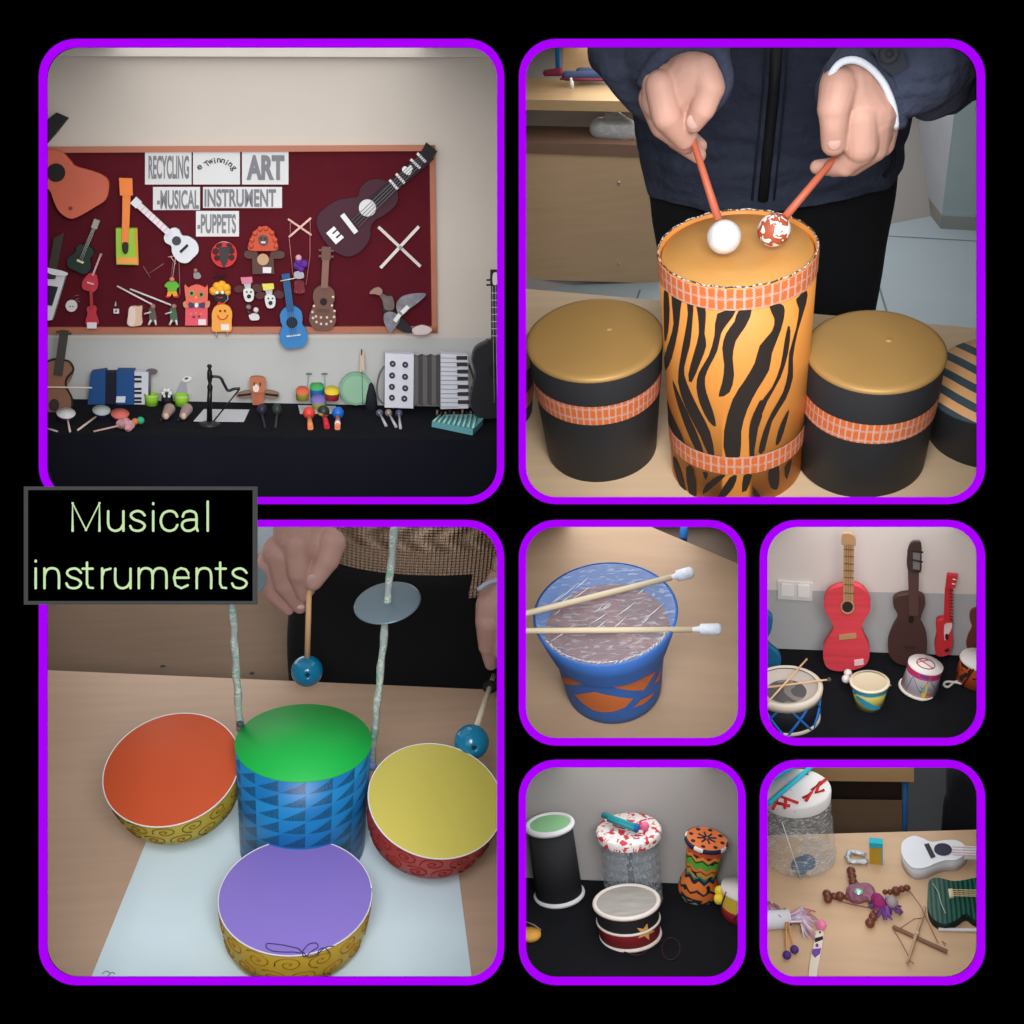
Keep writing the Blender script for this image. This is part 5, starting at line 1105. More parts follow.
flat(c, W0, 'notice_board', 'large dark red felt notice board in a brown wooden frame', 'notice board', [
  ('felt_panel', [('p', [(20, 151), (430, 150), (434, 330), (20, 330)])], FELT, 3, 3),
  ('board_frame', [('p', [(20, 147), (435, 145), (435, 151), (20, 153)]), ('p', [(20, 327.5), (437, 326.5), (437, 333), (20, 334)]), ('p', [(429.5, 146), (435, 145.5), (437.5, 333), (432, 333)])], FR, 6.5, 6.5)])
CARD = mat((206, 206, 206), .8, 0, .03); GR = (118, 118, 124)
cards = [((145, 151, 191.5, 184.5), 'RECYCLING', (148.5, 155.5, 189, 179), 0.03), ((153, 187, 200, 210), '-MUSICAL', (157, 190, 199, 209), .03), ((203, 187, 282, 208), 'INSTRUMENT', (204.5, 189, 276, 207), .03), ((196, 211, 239, 236.5), '-PUPPETS', (197.5, 214, 236, 233.5), .03), ((242, 151, 288.5, 184.5), 'ART', (246.5, 155, 284.5, 180), .05)]
for r, txt, b, bo in cards:
    flat(c, W0, 'letter_card', 'white card on the red board lettered ' + txt.strip('-') + ' in grey', 'sign', [('card', [('r', *r)], CARD, 5, 1.2), ('lettering', [('T', txt, *b, bo)], GR, 5.5, .1)])
arc = []
for i, ch in enumerate('Twinning'):
    a = R(-128 + i * 13.6); rx, ry = 17.5, 16.5; cx, cy = 218, 176
    x, y = cx + rx * math.cos(a) * 1.02, cy + ry * math.sin(a) * .95
    w_, h_ = (4.6, 5.8) if ch == 'T' else (5.6, 4.4) if ch == 'w' else (1.3, 5.8) if ch == 'i' else (3.8, 4.4) if ch == 'n' else (4, 6)
    arc.append(('T', ch, x - w_ / 2, y - h_ / 2 + (1 if ch == 'g' else 0), x + w_ / 2, y + h_ / 2 + (1 if ch == 'g' else 0), .02, math.degrees(a) + 90))
arc.append(('T', 'e', 197.3, 165, 202, 169.7, .02, -35))
flat(c, W0, 'letter_card', 'white card lettered e Twinning in an arched black script', 'sign', [('card', [('r', 193, 151, 240, 184.5)], CARD, 5, 1.2), ('lettering', arc, (40, 40, 46), 5.5, .1)])
z1 = lambda q: [pxz(x, y, 40, 40, .23438) for x, y in q]
z2 = lambda q: [pxz(x, y, 270, 110, .23438) for x, y in q]
# big terracotta guitar
TC = mat((186, 90, 66), .5, 0, .12)
flat(c, W0, 'cardboard_guitar', 'large terracotta guitar with black headstock at the notice board corner', 'guitar', [
  ('body', [('s', z1([(-10,470),(40,468),(90,480),(125,515),(150,540),(220,560),(275,585),(292,620),(280,680),(230,715),(180,745),(130,762),(85,735),(60,690),(40,640),(-10,600)]))], TC, 17, 12),
  ('sound_hole', [('c', *z1([(68, 566)])[0], 9.3)], (26, 16, 16), 17.6, .6), ('headstock', [('p', z1([(-20, 420), (25, 345), (68, 310), (118, 332), (60, 405), (10, 460)]))], (28, 28, 30), 17, 8), ('bridge_peg', [('c', *z1([(130, 718)])[0], 2)], (120, 50, 40), 18, 1)])
DG = mat((28, 44, 38), .4)
guitar(c, W0, 'ukulele', 'small dark green ukulele hanging below the terracotta guitar', (76, 271), (87, 246), (97, 220), [(0, .01), (.02, 9), (.3, 12.5), (.62, 8), (.85, 9), (1, 4)], 3.4, 6, DG, (56, 62, 52), (150, 146, 136), off=14, th=8, bridge=(.38, 3.5, 2), bridgec=(214, 206, 160), hl=9, strings=3, neckend=.5)
flat(c, W0, 'box_guitar', 'bright green box guitar with an orange neck and headstock', 'guitar', [
  ('body', [('p', [(115.8, 228.5), (136.3, 228.5), (137.5, 265), (116.3, 264.5)])], (142, 186, 58), 16, 9), ('side_strip', [('p', [(135, 228.5), (137.3, 228.5), (138.6, 265), (136, 265)])], (206, 140, 60), 16.8, 1),
  ('neck', [('p', [(122.5, 194), (130.5, 194), (128.5, 243), (121.8, 243)])], (226, 128, 62), 18.5, 3), ('headstock', [('p', [(119, 178), (132, 178.5), (132.6, 195.5), (120, 195.5)])], (230, 126, 60), 19.5, 4),
  ('orange_band', [('p', [(117, 257.5), (137, 257.5), (137, 264), (117, 263.8)])], (224, 150, 74), 17, 1), ('sound_hole', [('s', [(122.5, 243), (128, 243), (128, 251), (125.5, 254), (122.5, 251)])], (40, 36, 24), 18.8, .6)])
guitar(c, W0, 'ukulele', 'white ukulele with pink frets hanging diagonally under the RECYCLING card', (193, 258), (168, 232), (133, 200), [(0, .01), (.02, 8), (.22, 12.8), (.5, 11.5), (.66, 7.4), (.85, 9), (1, 5)], 6.2, 8.5, (206, 208, 214), (208, 206, 212), (212, 212, 216), off=14, th=8, hole=(.66, 4.6), holec=(64, 62, 70), bridge=(.36, 5.2, 2.6), hl=8, frets=7, fretc=(220, 150, 170), neckend=.95)
flat(c, W0, 'box_guitar', 'white box guitar with dark screen and dark neck at the edge', 'guitar', [
  ('body', [('p', [(30, 278), (48, 272), (66, 274), (52, 320), (44, 321), (30, 320)])], (200, 200, 204), 16, 9), ('neck', [('p', [(54, 238), (64, 233), (55, 279), (46, 279)])], (54, 44, 38), 18.5, 3), ('top_strip', [('s', [(46, 268), (58, 270), (67, 273), (65, 276), (50, 274)])], (206, 206, 208), 19, 2), ('dark_screen', [('p', [(38, 284), (58, 287), (52, 306), (38, 303)])], (30, 30, 38), 16.8, .8)])
RD = mat((176, 44, 58), .5)
guitar(c, W0, 'toy_guitar', 'tiny red round guitar with a thin pink grey neck', (88, 291), (93, 274), (101, 254), [(0, .01), (.05, 6), (.4, 8), (.75, 6), (1, 3)], 1.8, 2.4, RD, (190, 150, 156), (160, 130, 134), off=12, th=6, bridge=(.45, 3.4, 1.6), bridgec=(220, 160, 160), hl=3, neckend=.9)
guitar(c, W0, 'toy_guitar', 'small slim red guitar holding a white label at its foot', (92, 325), (91.5, 306), (91, 292), [(0, 5.6), (.3, 6), (.6, 4.2), (.85, 5), (1, 2.5)], 3, 3, RD, (160, 44, 54), (170, 60, 60), off=12, th=6, hl=2, extra=[('label_card', [('r', 87, 322.5, 96.5, 328.5)], (210, 206, 210), 13, 1)])
def zk(q): return [pxz(x, y, 40, 240, .15625) for x, y in q]
flat(c, W0, 'button_disc', 'white round disc with thin wires pinned beside the slim red guitar', 'puppet', [('disc', [('c', 71.3, 306, 5.8)], (206, 200, 200), 8, 3), ('face_dots', [('c', 70, 306.5, .7), ('c', 73, 306.5, .7)], (60, 50, 50), 8.6, .5), ('wires', [('l', [(73, 301), (79, 298)], .5), ('l', [(74, 296), (79, 295)], .5), ('l', [(76, 300), (80, 302)], .5)], (150, 110, 110), 7, .5)])
flat(c, W0, 'white_charm', 'tiny white charm with a ring hanging alone on the felt', 'charm', [('tag', [('r', 113.5, 309, 119, 313.5)], (200, 200, 200), 6, 2), ('face', [('c', 116, 311, 1)], (50, 50, 50), 6.6, .4), ('hook', [('p', [(114.5, 306), (116.5, 306), (115.8, 301)])], (180, 176, 170), 5, 1)])
flat(c, W0, 'finger_puppet', 'pale beige finger shaped puppet standing on the board frame', 'puppet', [('body', [('s', [(129, 308), (133, 306.5), (138, 306.8), (142, 307), (141.5, 316), (142, 324), (137, 326), (130, 326.5), (127, 323), (128, 316)])], mat((206, 170, 148), .7, 0, .12), 14, 9), ('white_side', [('s', [(129.5, 308), (134, 307), (135.5, 316), (134, 325), (129, 325), (128, 319)])], (214, 196, 186), 14.8, 1)])
for (ax, ay, bx, by), (fx, fy), cl, lab in (((117, 286, 153, 305), (152, 316), (92, 80, 72), 'little grey brown figure hung from a long white straw'), ((130, 289, 171, 305), (173, 316), (70, 96, 74), 'little green figure hung from the upper white straw')):
    flat(c, W0, 'straw_puppet', lab, 'puppet', [('body', [('s', [(fx - 3, fy - 7), (fx + 2, fy - 8), (fx + 4, fy - 1), (fx + 4, fy + 5), (fx - 2, fy + 5)])], cl, 12, 6), ('straw', [('l', [(ax, ay, 10), (bx, by, 12)], 2)], (206, 200, 200), 10, 1), ('head', [('b', fx + 1, fy - 9.5, 2.6)], (150, 110, 100), 12, 1), ('arm', [('l', [(fx - 1, fy - 4), (fx - 8, fy - 2)], 1.6)], (190, 186, 180), 13, 1), ('leg', [('l', [(fx - 1, fy + 4), (fx - 3.5, fy + 9)], 2.2)], (206, 204, 204), 13, 1), ('leg', [('l', [(fx + 3, fy + 4), (fx + 4, fy + 9)], 2.2)], (206, 204, 204), 13, 1)])
flat(c, W0, 'marionette_control', 'thin reddish T shaped rod puppet control pinned alone', 'puppet control', [('rod', [('l', [(143, 266), (150.5, 278)], 1.3)], (120, 74, 72), 8, 1), ('cross_rod', [('l', [(149, 273.5), (164, 263.5)], 1.1)], (130, 84, 80), 8, 1)])
flat(c, W0, 'marionette', 'marionette in bright green jacket with yellow and red trousers', 'puppet', [('jacket', [('s', [(168, 282), (175, 281.5), (179, 286), (176.5, 289), (176, 291), (168, 291), (167.5, 288), (164.5, 286)])], (92, 168, 52), 12, 4), ('trousers', [('p', [(168, 290.5), (176, 290.5), (178, 296.5), (173.5, 296.5), (172, 293), (170.5, 296.5), (166.5, 296.5)])], (216, 150, 50), 11.5, 4), ('shoes', [('l', [(165.5, 297), (169.5, 297)], 2), ('l', [(174, 297), (179, 297)], 2)], (196, 44, 44), 12, 2), ('head', [('b', 172, 279.5, 2.6)], (196, 120, 104), 12, 1), ('control_cross', [('l', [(170, 256), (176, 264)], 1), ('l', [(176, 254), (172.5, 279)], .9), ('l', [(168, 257), (175, 256)], .9)], (190, 150, 150), 13, 1), ('strings', [('l', [(173, 262), (171, 278)], .5), ('l', [(179, 262), (180, 294), (176, 297)], .6)], (150, 104, 104), 13, 1)])
flat(c, W0, 'grey_charm', 'tiny grey and pink mouse figure above the pink cat puppet', 'charm', [('body', [('s', [(194, 272), (199, 273), (201, 277), (198, 279), (194, 278)])], (140, 132, 136), 8, 4), ('head', [('b', 195.5, 270.5, 2)], (160, 110, 110), 9, 1)])
# cat
PK = (214, 84, 98)
flat(c, W0, 'cat_puppet', 'pink and orange paper cat puppet with green eyes and white label', 'puppet', [
  ('body', [('p', [(185.5, 305), (207.5, 305), (207.5, 325.5), (185, 325.5)])], PK, 12, 7), ('head', [('s', [(184.5, 285.5), (188, 288), (192, 286), (197, 285), (202, 286.5), (205, 288), (207.5, 286), (207.5, 300), (204, 304), (188, 304), (186, 300)])], (216, 100, 84), 14, 7),
  ('eye', [('c', 191.6, 293.3, 3.1)], (140, 150, 84), 14.7, 1), ('eye', [('c', 201.2, 294.5, 2.9)], (130, 140, 84), 14.7, 1), ('pupils', [('c', 191.6, 293.3, 1.5), ('c', 201.2, 294.5, 1.4)], (30, 26, 26), 15.4, .6), ('nose', [('c', 196, 297.5, 1.2)], (240, 160, 60), 15, .6),
  ('bow_tie', [('p', [(189, 302), (195, 304), (195, 307), (189, 308)]), ('p', [(204.5, 302), (198, 304), (198, 307), (204.5, 308)])], (70, 56, 88), 15, 1), ('bow_knot', [('e', 196.5, 305.3, 2, 2.3)], (216, 210, 220), 15.6, 1),
  ('whisker_paw', [('s', [(183, 303), (186, 301), (188, 305), (187, 308), (184, 307)])], (196, 130, 96), 13, 2), ('whisker_paw', [('s', [(210, 302), (207, 301), (205, 305), (206, 308), (209, 307)])], (196, 130, 96), 13, 2), ('buttons', [('c', 191, 314, .9), ('c', 196, 313, .9), ('c', 201, 314, .9)], (226, 150, 60), 12.8, .6), ('dark_pattern', [('r', 192.5, 316, 195, 318), ('r', 198, 315.5, 200, 317.5)], (110, 40, 60), 12.8, .5), ('label_card', [('r', 198.3, 319.3, 206, 325)], (216, 208, 214), 13, .6)])
flat(c, W0, 'ladybird_puppet', 'round red and black ladybird disc puppet', 'puppet', [('disc', [('c', 224, 254.5, 13)], (196, 46, 50), 10, 4), ('dark_spots', [('c', 215.5, 251.5, 3.3), ('c', 217, 258, 3), ('c', 231.5, 251, 3.2), ('c', 231.5, 257.5, 3), ('e', 219, 245.5, 3.5, 2, -30), ('e', 229.5, 245.5, 3.5, 2, 30)], (60, 24, 30), 10.6, .6), ('body_stripe', [('p', [(218.5, 247), (230, 247), (228, 260), (225, 267), (223, 267), (220, 260)])], (58, 52, 54), 11.4, 1), ('antennae', [('l', [(219, 243), (223, 241.5), (229, 243)], .8)], (180, 160, 160), 11, 1)])
YL = (232, 164, 44)
flat(c, W0, 'mop_puppet', 'small black faced puppet with fluffy golden yellow hair', 'puppet', [('face', [('s', [(213.5, 292), (227, 292), (227.5, 298), (224, 302), (216, 301.5)])], (34, 26, 30), 12, 7), ('hair', [('b', 213.5, 291, 4.2), ('b', 217, 286.5, 4.4), ('b', 222, 285, 4.4), ('b', 226.5, 288, 4.4), ('b', 227.5, 292, 3.4), ('b', 220, 289, 5)], mat(YL, .8, 0, .15, 60, .6), 12, 1), ('eye', [('c', 217, 292.5, 1.6)], (220, 220, 214), 17, 1), ('eye', [('c', 222.5, 292.5, 1.6)], (220, 220, 214), 17, 1), ('mouth', [('l', [(217, 297), (220, 298), (223, 297)], 1)], (176, 70, 80), 13, 1), ('silver_ring', [('l', [(227.5, 294), (228, 299), (225, 302)], .8)], (170, 170, 176), 14, 1), ('black_bow', [('l', [(213, 277.5), (226, 275)], 1.2), ('l', [(217, 273), (223, 279), (220, 283)], 1)], (24, 18, 22), 12, 1)])
flat(c, W0, 'ghost_puppet', 'golden yellow round topped puppet with smiling face and thin legs', 'puppet', [('body', [('s', [(212.5, 331), (212, 322), (212, 313), (215, 307), (222, 304.5), (229, 307), (232, 313), (231.5, 322), (231, 331), (222, 331.5)])], (228, 154, 66), 15, 7), ('eye', [('c', 220.2, 311, 1.1)], (60, 40, 30), 15.6, .5), ('eye', [('c', 225, 311, 1.1)], (60, 40, 30), 15.6, .5), ('mouth', [('l', smooth([(217.5, 315), (219.5, 318.5), (223, 319.5), (226, 318), (228, 315)], 3, False), 1.1)], (180, 70, 40), 16, .5), ('tuft', [('l', [(217, 305), (219, 302.5), (222, 304), (225, 302.5)], 1.6)], (200, 70, 50), 14, 1), ('label_card', [('r', 221, 324.3, 229.3, 330.3)], (220, 212, 206), 15.8, .6), ('leg', [('l', [(216, 331, 12), (216.5, 337.5, 10)], 1.1)], (190, 170, 140), 10, 1), ('leg', [('l', [(227.5, 331, 12), (227, 336, 10)], 1.1)], (190, 170, 140), 10, 1)])
BR = (84, 58, 52)
flat(c, W0, 'bear_puppet', 'brown paper bear puppet with fluffy orange mane and beige belly', 'puppet', [('body', [('p', [(252, 257), (273.5, 257), (274.5, 274), (252.5, 274)])], BR, 10, 4), ('arm', [('s', [(245, 251.5), (256, 251), (257, 258), (246, 258)])], BR, 9, 3), ('arm', [('s', [(283.5, 252), (272, 251), (271, 258), (283, 258)])], BR, 9, 3),
  ('mane', [('s', [(249, 250), (248.5, 244), (251, 238), (254, 232), (259, 228), (264, 226.5), (269, 228), (273, 232), (275.5, 238), (277.5, 244), (277, 250), (263, 251)]), ('b', 252, 240, 2.6), ('b', 255, 233.5, 2.6), ('b', 260, 229, 2.6), ('b', 266, 228.5, 2.6), ('b', 272, 233, 2.6), ('b', 275, 240, 2.6), ('b', 276, 246, 2.6), ('b', 251, 246, 2.6)], (190, 78, 52), 13, 4),
  ('face', [('s', [(258.5, 237), (263, 235), (267.5, 237), (268, 243), (263.5, 246), (259, 243)])], (92, 72, 66), 13.8, 1), ('eyes', [('c', 261.3, 238.5, 1), ('c', 265.3, 238.5, 1)], (40, 30, 30), 14.6, .6), ('mouth', [('r', 261, 241.5, 265.5, 243.3)], (210, 200, 196), 14.6, .6), ('belly', [('c', 263, 259.5, 5.8)], (186, 150, 116), 10.8, .8), ('label_card', [('r', 262.8, 267.2, 271.3, 273)], (216, 210, 212), 11, .8)])
for cx, cy, top, lab in ((247.5, 291.5, (206, 120, 140), 'white dog head puppet with brown ears and a pink top card'), (269, 298, (214, 206, 90), 'white dog head puppet with brown ears and a yellow top card')):
    dx = cx - 247.5; dy = cy - 291.5
    flat(c, W0, 'dog_puppet', lab, 'puppet', [('snout', [('s', [(243.5 + dx, 290 + dy), (248 + dx, 288.5 + dy), (253 + dx, 290 + dy), (254 + dx, 296 + dy), (252 + dx, 301 + dy), (246.5 + dx, 301.5 + dy), (244 + dx, 297 + dy)])], (208, 208, 206), 14, 5), ('forehead', [('p', [(243.5 + dx, 283 + dy), (251 + dx, 283 + dy), (250.5 + dx, 290 + dy), (245.5 + dx, 290 + dy)])], (176, 172, 176), 12, 4), ('top_card', [('p', [(240.5 + dx, 277.5 + dy), (252 + dx, 277 + dy), (252.5 + dx, 282.5 + dy), (242 + dx, 284 + dy)])], top, 13, 2), ('ear', [('e', 239 + dx, 289 + dy, 5, 3.6, -10)], (78, 40, 40), 9, 3), ('ear', [('e', 257.5 + dx, 288 + dy, 5.5, 4, 10)], (78, 40, 40), 8, 3), ('eyes', [('c', 246.8 + dx, 292 + dy, .9), ('c', 251 + dx, 292 + dy, .9)], (30, 30, 30), 14.6, .5), ('nose', [('c', 249 + dx, 296.5 + dy, 2.1)], (30, 40, 40), 14.8, 1)])
flat(c, W0, 'cow_charm', 'small white and black cow figure below the dog head puppets', 'charm', [('body', [('s', [(249, 315), (254, 313.5), (258.5, 315), (259, 319.5), (253, 320.5), (250, 319)])], (206, 202, 202), 9, 4), ('head', [('b', 248.5, 307, 2.7)], (130, 120, 120), 8, 1), ('second_head', [('b', 256, 310, 2.8)], (206, 200, 200), 10, 1), ('tie', [('l', [(247.5, 311), (251, 314)], 2)], (70, 60, 64), 9, 1)])
flat(c, W0, 'marionette', 'marionette with purple hair hanging from crossed pale sticks', 'puppet', [('body', [('s', [(295, 281), (303, 281), (304.5, 287), (304.5, 293), (294.5, 293), (294.5, 287)])], mat((110, 40, 50), .8, 0, .5, 90), 10, 4), ('purple_hair', [('b', 299, 262, 4.5), ('b', 304, 264, 4.2), ('b', 297, 266, 4), ('b', 301, 269, 3.6)], mat((92, 44, 140), .9, 0, .4, 90, .8), 11, 1), ('head', [('b', 298.6, 258, 3.3)], (206, 150, 160), 12, 1), ('silver_chest', [('s', [(295, 272), (302, 271.5), (304, 277), (299, 279), (294, 277)])], (166, 160, 172), 13, 3), ('control_stick', [('L', 288, 219, 311.5, 235, 2)], (206, 160, 150), 9, 1), ('control_stick', [('L', 311, 218, 289, 237, 2)], (214, 172, 160), 10, 1),
  ('leg', [('l', [(296, 291), (297, 293)], 2), ('l', [(302, 291), (303, 293)], 2)], (150, 60, 60), 12, 1), ('strings', [('l', [(289, 237), (291, 256), (293, 275)], .6), ('l', [(310, 234), (310, 256), (306, 285)], .6), ('l', [(290.5, 221), (290, 237)], .5), ('l', [(310, 220), (310.5, 234)], .5)], (190, 120, 116), 10, 1)])
BL2 = mat((46, 116, 176), .5)
guitar(c, W0, 'ukulele', 'bright blue ukulele hanging over the lower board frame', (295, 348), (290, 307), (285.5, 274), [(0, .01), (.015, 9), (.2, 14), (.42, 12.8), (.55, 10), (.68, 11), (.86, 10.5), (1, 4)], 7, 8, BL2, (36, 84, 132), (34, 80, 130), off=16, th=10, hole=(.62, 5.6), holec=(28, 26, 30), bridge=(.3, 7, 1.4), bridgec=(190, 200, 210), hl=7, strings=4, strc=(70, 110, 150), neckend=.9)
t = Thing(c, 'thin_stick', 'thin pale stick crossing the neck of the bright blue ukulele', 'stick', c.pl(281, 281, W0, 19), single=True); P = Part(); shape(P, c, W0, ('l', [(280.5, 281), (296, 278)], 1.1), (206, 196, 170), 20, 1); t.part('x', P)
guitar(c, W0, 'ukulele', 'brown ukulele with a row of pale studs round its body', (322, 330), (324.5, 286), (326.5, 247), [(0, .01), (.02, 8), (.2, 13.4), (.42, 12), (.56, 9), (.7, 10.8), (.88, 10), (1, 4)], 6.8, 9, mat((104, 70, 60), .6), (126, 92, 82), (104, 74, 66), off=14, th=9, hole=(.64, 3.6), bridge=(.44, 6, 2.4), bridgec=(90, 64, 58), hl=13, pegs=2, neckend=.95,
       extra=[('pale_studs', [('c', x, y, 1.2) for x, y in ((314, 306), (312.5, 312), (313, 318), (316.5, 322), (321, 324), (326.5, 324), (331, 321.5), (334, 317), (334.5, 311), (332, 305.5), (316, 316.5), (321, 317.5), (327, 317.5), (333, 297))], (206, 190, 176), 14.8, .8)])
# big plum guitar
PL = mat((62, 26, 40), .7, 0, .12)
e1, e2 = (337, 244), (436, 149)
flat(c, W0, 'cardboard_guitar', 'very large plum guitar with white bars, heart and letter E', 'guitar', [
  ('body', [('s', z2([(205,450),(240,415),(290,385),(345,375),(375,370),(385,335),(420,302),(470,296),(520,318),(545,355),(540,400),(500,440),(450,470),(430,500),(425,550),(390,600),(340,625),(290,612),(250,580),(215,530),(200,490)]))], PL, 10, 5),
  ('neck', [('p', z2([(425, 375), (665, 172), (700, 208), (465, 410)]))], (32, 28, 32), 13, 3), ('headstock', [('p', z2([(640, 190), (668, 138), (714, 176), (692, 208), (668, 215)]))], (26, 22, 26), 13.5, 3),
  ('fret_board', [('L', *z2([(345, 490)])[0], *z2([(430, 400)])[0], 7)], (42, 28, 36), 11, 1),
  ('white_bar', [('L', *z2([(510, 298)])[0], *z2([(545, 338)])[0], 2.6)], (212, 212, 212), 14, .8), ('white_bar', [('L', *z2([(538, 272)])[0], *z2([(574, 312)])[0], 2.6)], (212, 212, 212), 14, .8), ('white_bar', [('L', *z2([(600, 210)])[0], *z2([(640, 248)])[0], 2.6)], (212, 212, 212), 14, .8), ('white_bar', [('L', *z2([(628, 184)])[0], *z2([(664, 222)])[0], 2.6)], (212, 212, 212), 14, .8),
  ('heart', [('s', z2([(590, 278), (566, 262), (566, 246), (578, 240), (588, 246), (594, 236), (604, 238), (608, 252), (602, 268)]))], (222, 226, 224), 14.2, .8),
  ('sound_hole', [('c', *z2([(416, 418)])[0], 8.6)], mat((206, 206, 206), .8, 0, .1, 60), 12.5, 1), ('bridge', [('L', *z2([(308, 446)])[0], *z2([(368, 524)])[0], 5)], (214, 212, 212), 12, 1), ('letter_e', [('T', 'E', 329.7, 227.8, 340.3, 242.8, .06, -41)], (222, 220, 220), 12, .5),
  ('strings', [('l', [z2([(350 + k * 9, 470 + k * 10)])[0], z2([(645 + k * 7, 190 + k * 7)])[0]], .6) for k in range(4)], (120, 112, 118), 14.5, .3)])
flat(c, W0, 'crossed_sticks', 'large X made of two white sticks joined in the middle', 'sticks', [('stick', [('L', 378.5, 227, 420.5, 266.5, 3)], (206, 194, 190), 7, 1.5), ('stick', [('L', 419, 226.5, 380.5, 268, 3)], (214, 204, 200), 9, 1.5), ('joint', [('c', 400.5, 247.5, 1.8)], (130, 140, 150), 9.8, .8)])
FE = mat((122, 122, 128), .8, 0, .5, 90, .5)
flat(c, W0, 'bird_figure', 'grey feathered bird figure with white tail and tan beak', 'bird figure', [
  ('body', [('s', z2([(480, 845), (520, 850), (570, 895), (610, 940), (590, 952), (545, 935), (500, 890)]))], (32, 30, 36), 14, 8), ('neck', [('s', z2([(460, 775), (500, 795), (524, 800), (528, 850), (490, 850), (480, 815)]))], mat((104, 92, 88), .8, 0, .4, 60), 16, 7), ('head', [('s', z2([(425, 784), (440, 766), (466, 758), (480, 772), (470, 790), (446, 785)]))], (148, 112, 100), 17, 6),
  ('wing', [('s', z2([(540, 830), (560, 800), (600, 786), (665, 784), (640, 815), (600, 845), (560, 880), (545, 865)]))], FE, 20, 3), ('wing', [('s', z2([(490, 870), (520, 862), (555, 885), (540, 920), (515, 950), (500, 935), (486, 900)]))], FE, 18, 3), ('tail', [('s', z2([(608, 935), (650, 918), (690, 935), (670, 956), (620, 958)]))], (196, 180, 178), 17, 4), ('white_strip', [('L', *z2([(532, 902)])[0], *z2([(554, 872)])[0], 4)], (216, 216, 216), 21, 1), ('white_strip', [('L', *z2([(562, 866)])[0], *z2([(590, 838)])[0], 4)], (216, 216, 216), 21, 1)])
# ---- on the table
def YS(v, lift=0): return c.at(272, v, z=0).y
def upright(v): return ('y', YS(v))
guitar(c, upright(414), 'violin', 'brown cardboard violin with black rim leaning against the wall', (52, 413), (60, 361), (64, 331), [(0, .01), (.01, 14), (.16, 19), (.34, 16), (.5, 10), (.62, 12), (.82, 14), (.96, 8), (1, 4)], 8.5, 9, mat((134, 94, 72), .6), (62, 56, 52), (60, 52, 46), off=8, th=8, hl=4, neckend=.72, pegs=1,
       extra=[('chin_rest', [('e', 54, 405, 5, 6)], (54, 44, 42), 10, 1), ('rim', [('l', smooth([(72, 408), (72, 398), (66, 386), (67, 378), (73.5, 370), (70, 362), (64, 360), (54, 359), (47, 362)], 3, False), 2)], (30, 26, 26), 8.5, 2)])
t = Thing(c, 'bow', 'pale wooden bow laid across the brown cardboard violin', 'bow', c.pl(60, 388, upright(414), 11), single=True); P = Part(); shape(P, c, upright(414), ('l', [(40, 387), (92, 387.8)], 1.8), (206, 190, 170), 12, 1); t.part('x', P)
pa = upright(404.5)
BA = mat((22, 72, 128), .6)
flat(c, pa, 'accordion', 'blue paper accordion with black bellows and piano keys', 'accordion', [('bass_side', [('p', [(90.5, 373), (105.5, 371), (105, 404.5), (87.5, 404.5)])], BA, 14, 14), ('bellows', [('p', [(105, 372.5), (117, 372.5), (117, 404.5), (105, 404.5)])], (14, 18, 40), 11, 11), ('treble_side', [('p', [(116.5, 371), (134, 371), (134, 404.5), (116.5, 404.5)])], BA, 14, 14),
   ('keyboard', [('p', [(133.5, 371.5), (148.5, 372), (148, 404.5), (131.5, 404.5)])], (196, 200, 208), 10, 10), ('black_keys', [('r', 134, y, 141.5, y + 2) for y in (376, 380.5, 388, 392, 397.5, 401)], (24, 24, 30), 11, 1), ('label_card', [('p', [(116.5, 396.5), (125.5, 396.5), (125, 402.5), (116, 402.5)])], (206, 210, 220), 14.8, .8)])
for u, ru, cl, hc, lab, stk in ((66, 8.6, (76, 26, 84), (206, 206, 206), 'small purple drum with white head and single pale stick', ((67, 417), (70, 431.5))), (101.5, 8.2, (34, 36, 84), (170, 176, 178), 'small navy drum with grey face disc and slanted stick', ((97, 416), (78, 430))), (120, 8.4, (110, 40, 110), (206, 104, 92), 'small violet drum with coral head beside the blue accordion', None)):
    vb = {66: 419.5, 101.5: 416.5, 120: 420}[u]; L, H, pb, pt = axis(c, (u, vb), (u, vb - 6.2), dy=-2.5); r = ru * pb
    t = Thing(c, 'toy_drum', lab, 'drum', L); P = Part(); P.lathe([(0, 0), (r * .85, 0), (r, H)], cl, 32); t.part('shell', P, 'thing'); P = Part(); P.lathe([(r, H - .5 * s), (r * 1.04, H + .4 * s), (0, H + .8 * s)], hc, 32); t.part('drumhead', P, 'thing')
    if stk:
        A, B = c.at(*stk[0], z=2 * s), c.at(*stk[1], z=1 * s); t = Thing(c, 'drumstick', 'pale stick lying in front of the ' + lab.split(' with')[0], 'drumstick', B, single=True); P = Part(); P.tube([A, B], 1 * s, (206, 184, 176), 6); t.part('x', P)
t = Thing(c, 'rattle', 'pink shaggy rattle with orange and green bead on a thin stick', 'rattle', c.at(126, 427, z=0)); P = Part(); P.tube([c.at(93.5, 431.5, z=1 * s), c.at(118, 426, z=4 * s)], .9 * s, (190, 160, 150), 6); t.part('stick', P)
P = Part(); P.mesh(blob([(c.at(121, 424, z=5 * s), 4.5 * s, c.at(130, 425, z=5 * s), 4.5 * s), (c.at(126, 422, z=7 * s), 4 * s, c.at(128, 428, z=3 * s), 3.6 * s)], 1 * s, 0), mat((186, 136, 140), .9, 0, .4, 90, .9)); t.part('shaggy_head', P)
P = Part(); P.ball(c.at(135, 421.5, z=6 * s), 3 * s, (206, 110, 50)); t.part('orange_bead', P); P = Part(); P.ball(c.at(140.5, 420.5, z=6 * s), 3.4 * s, (44, 160, 120)); t.part('green_bead', P)
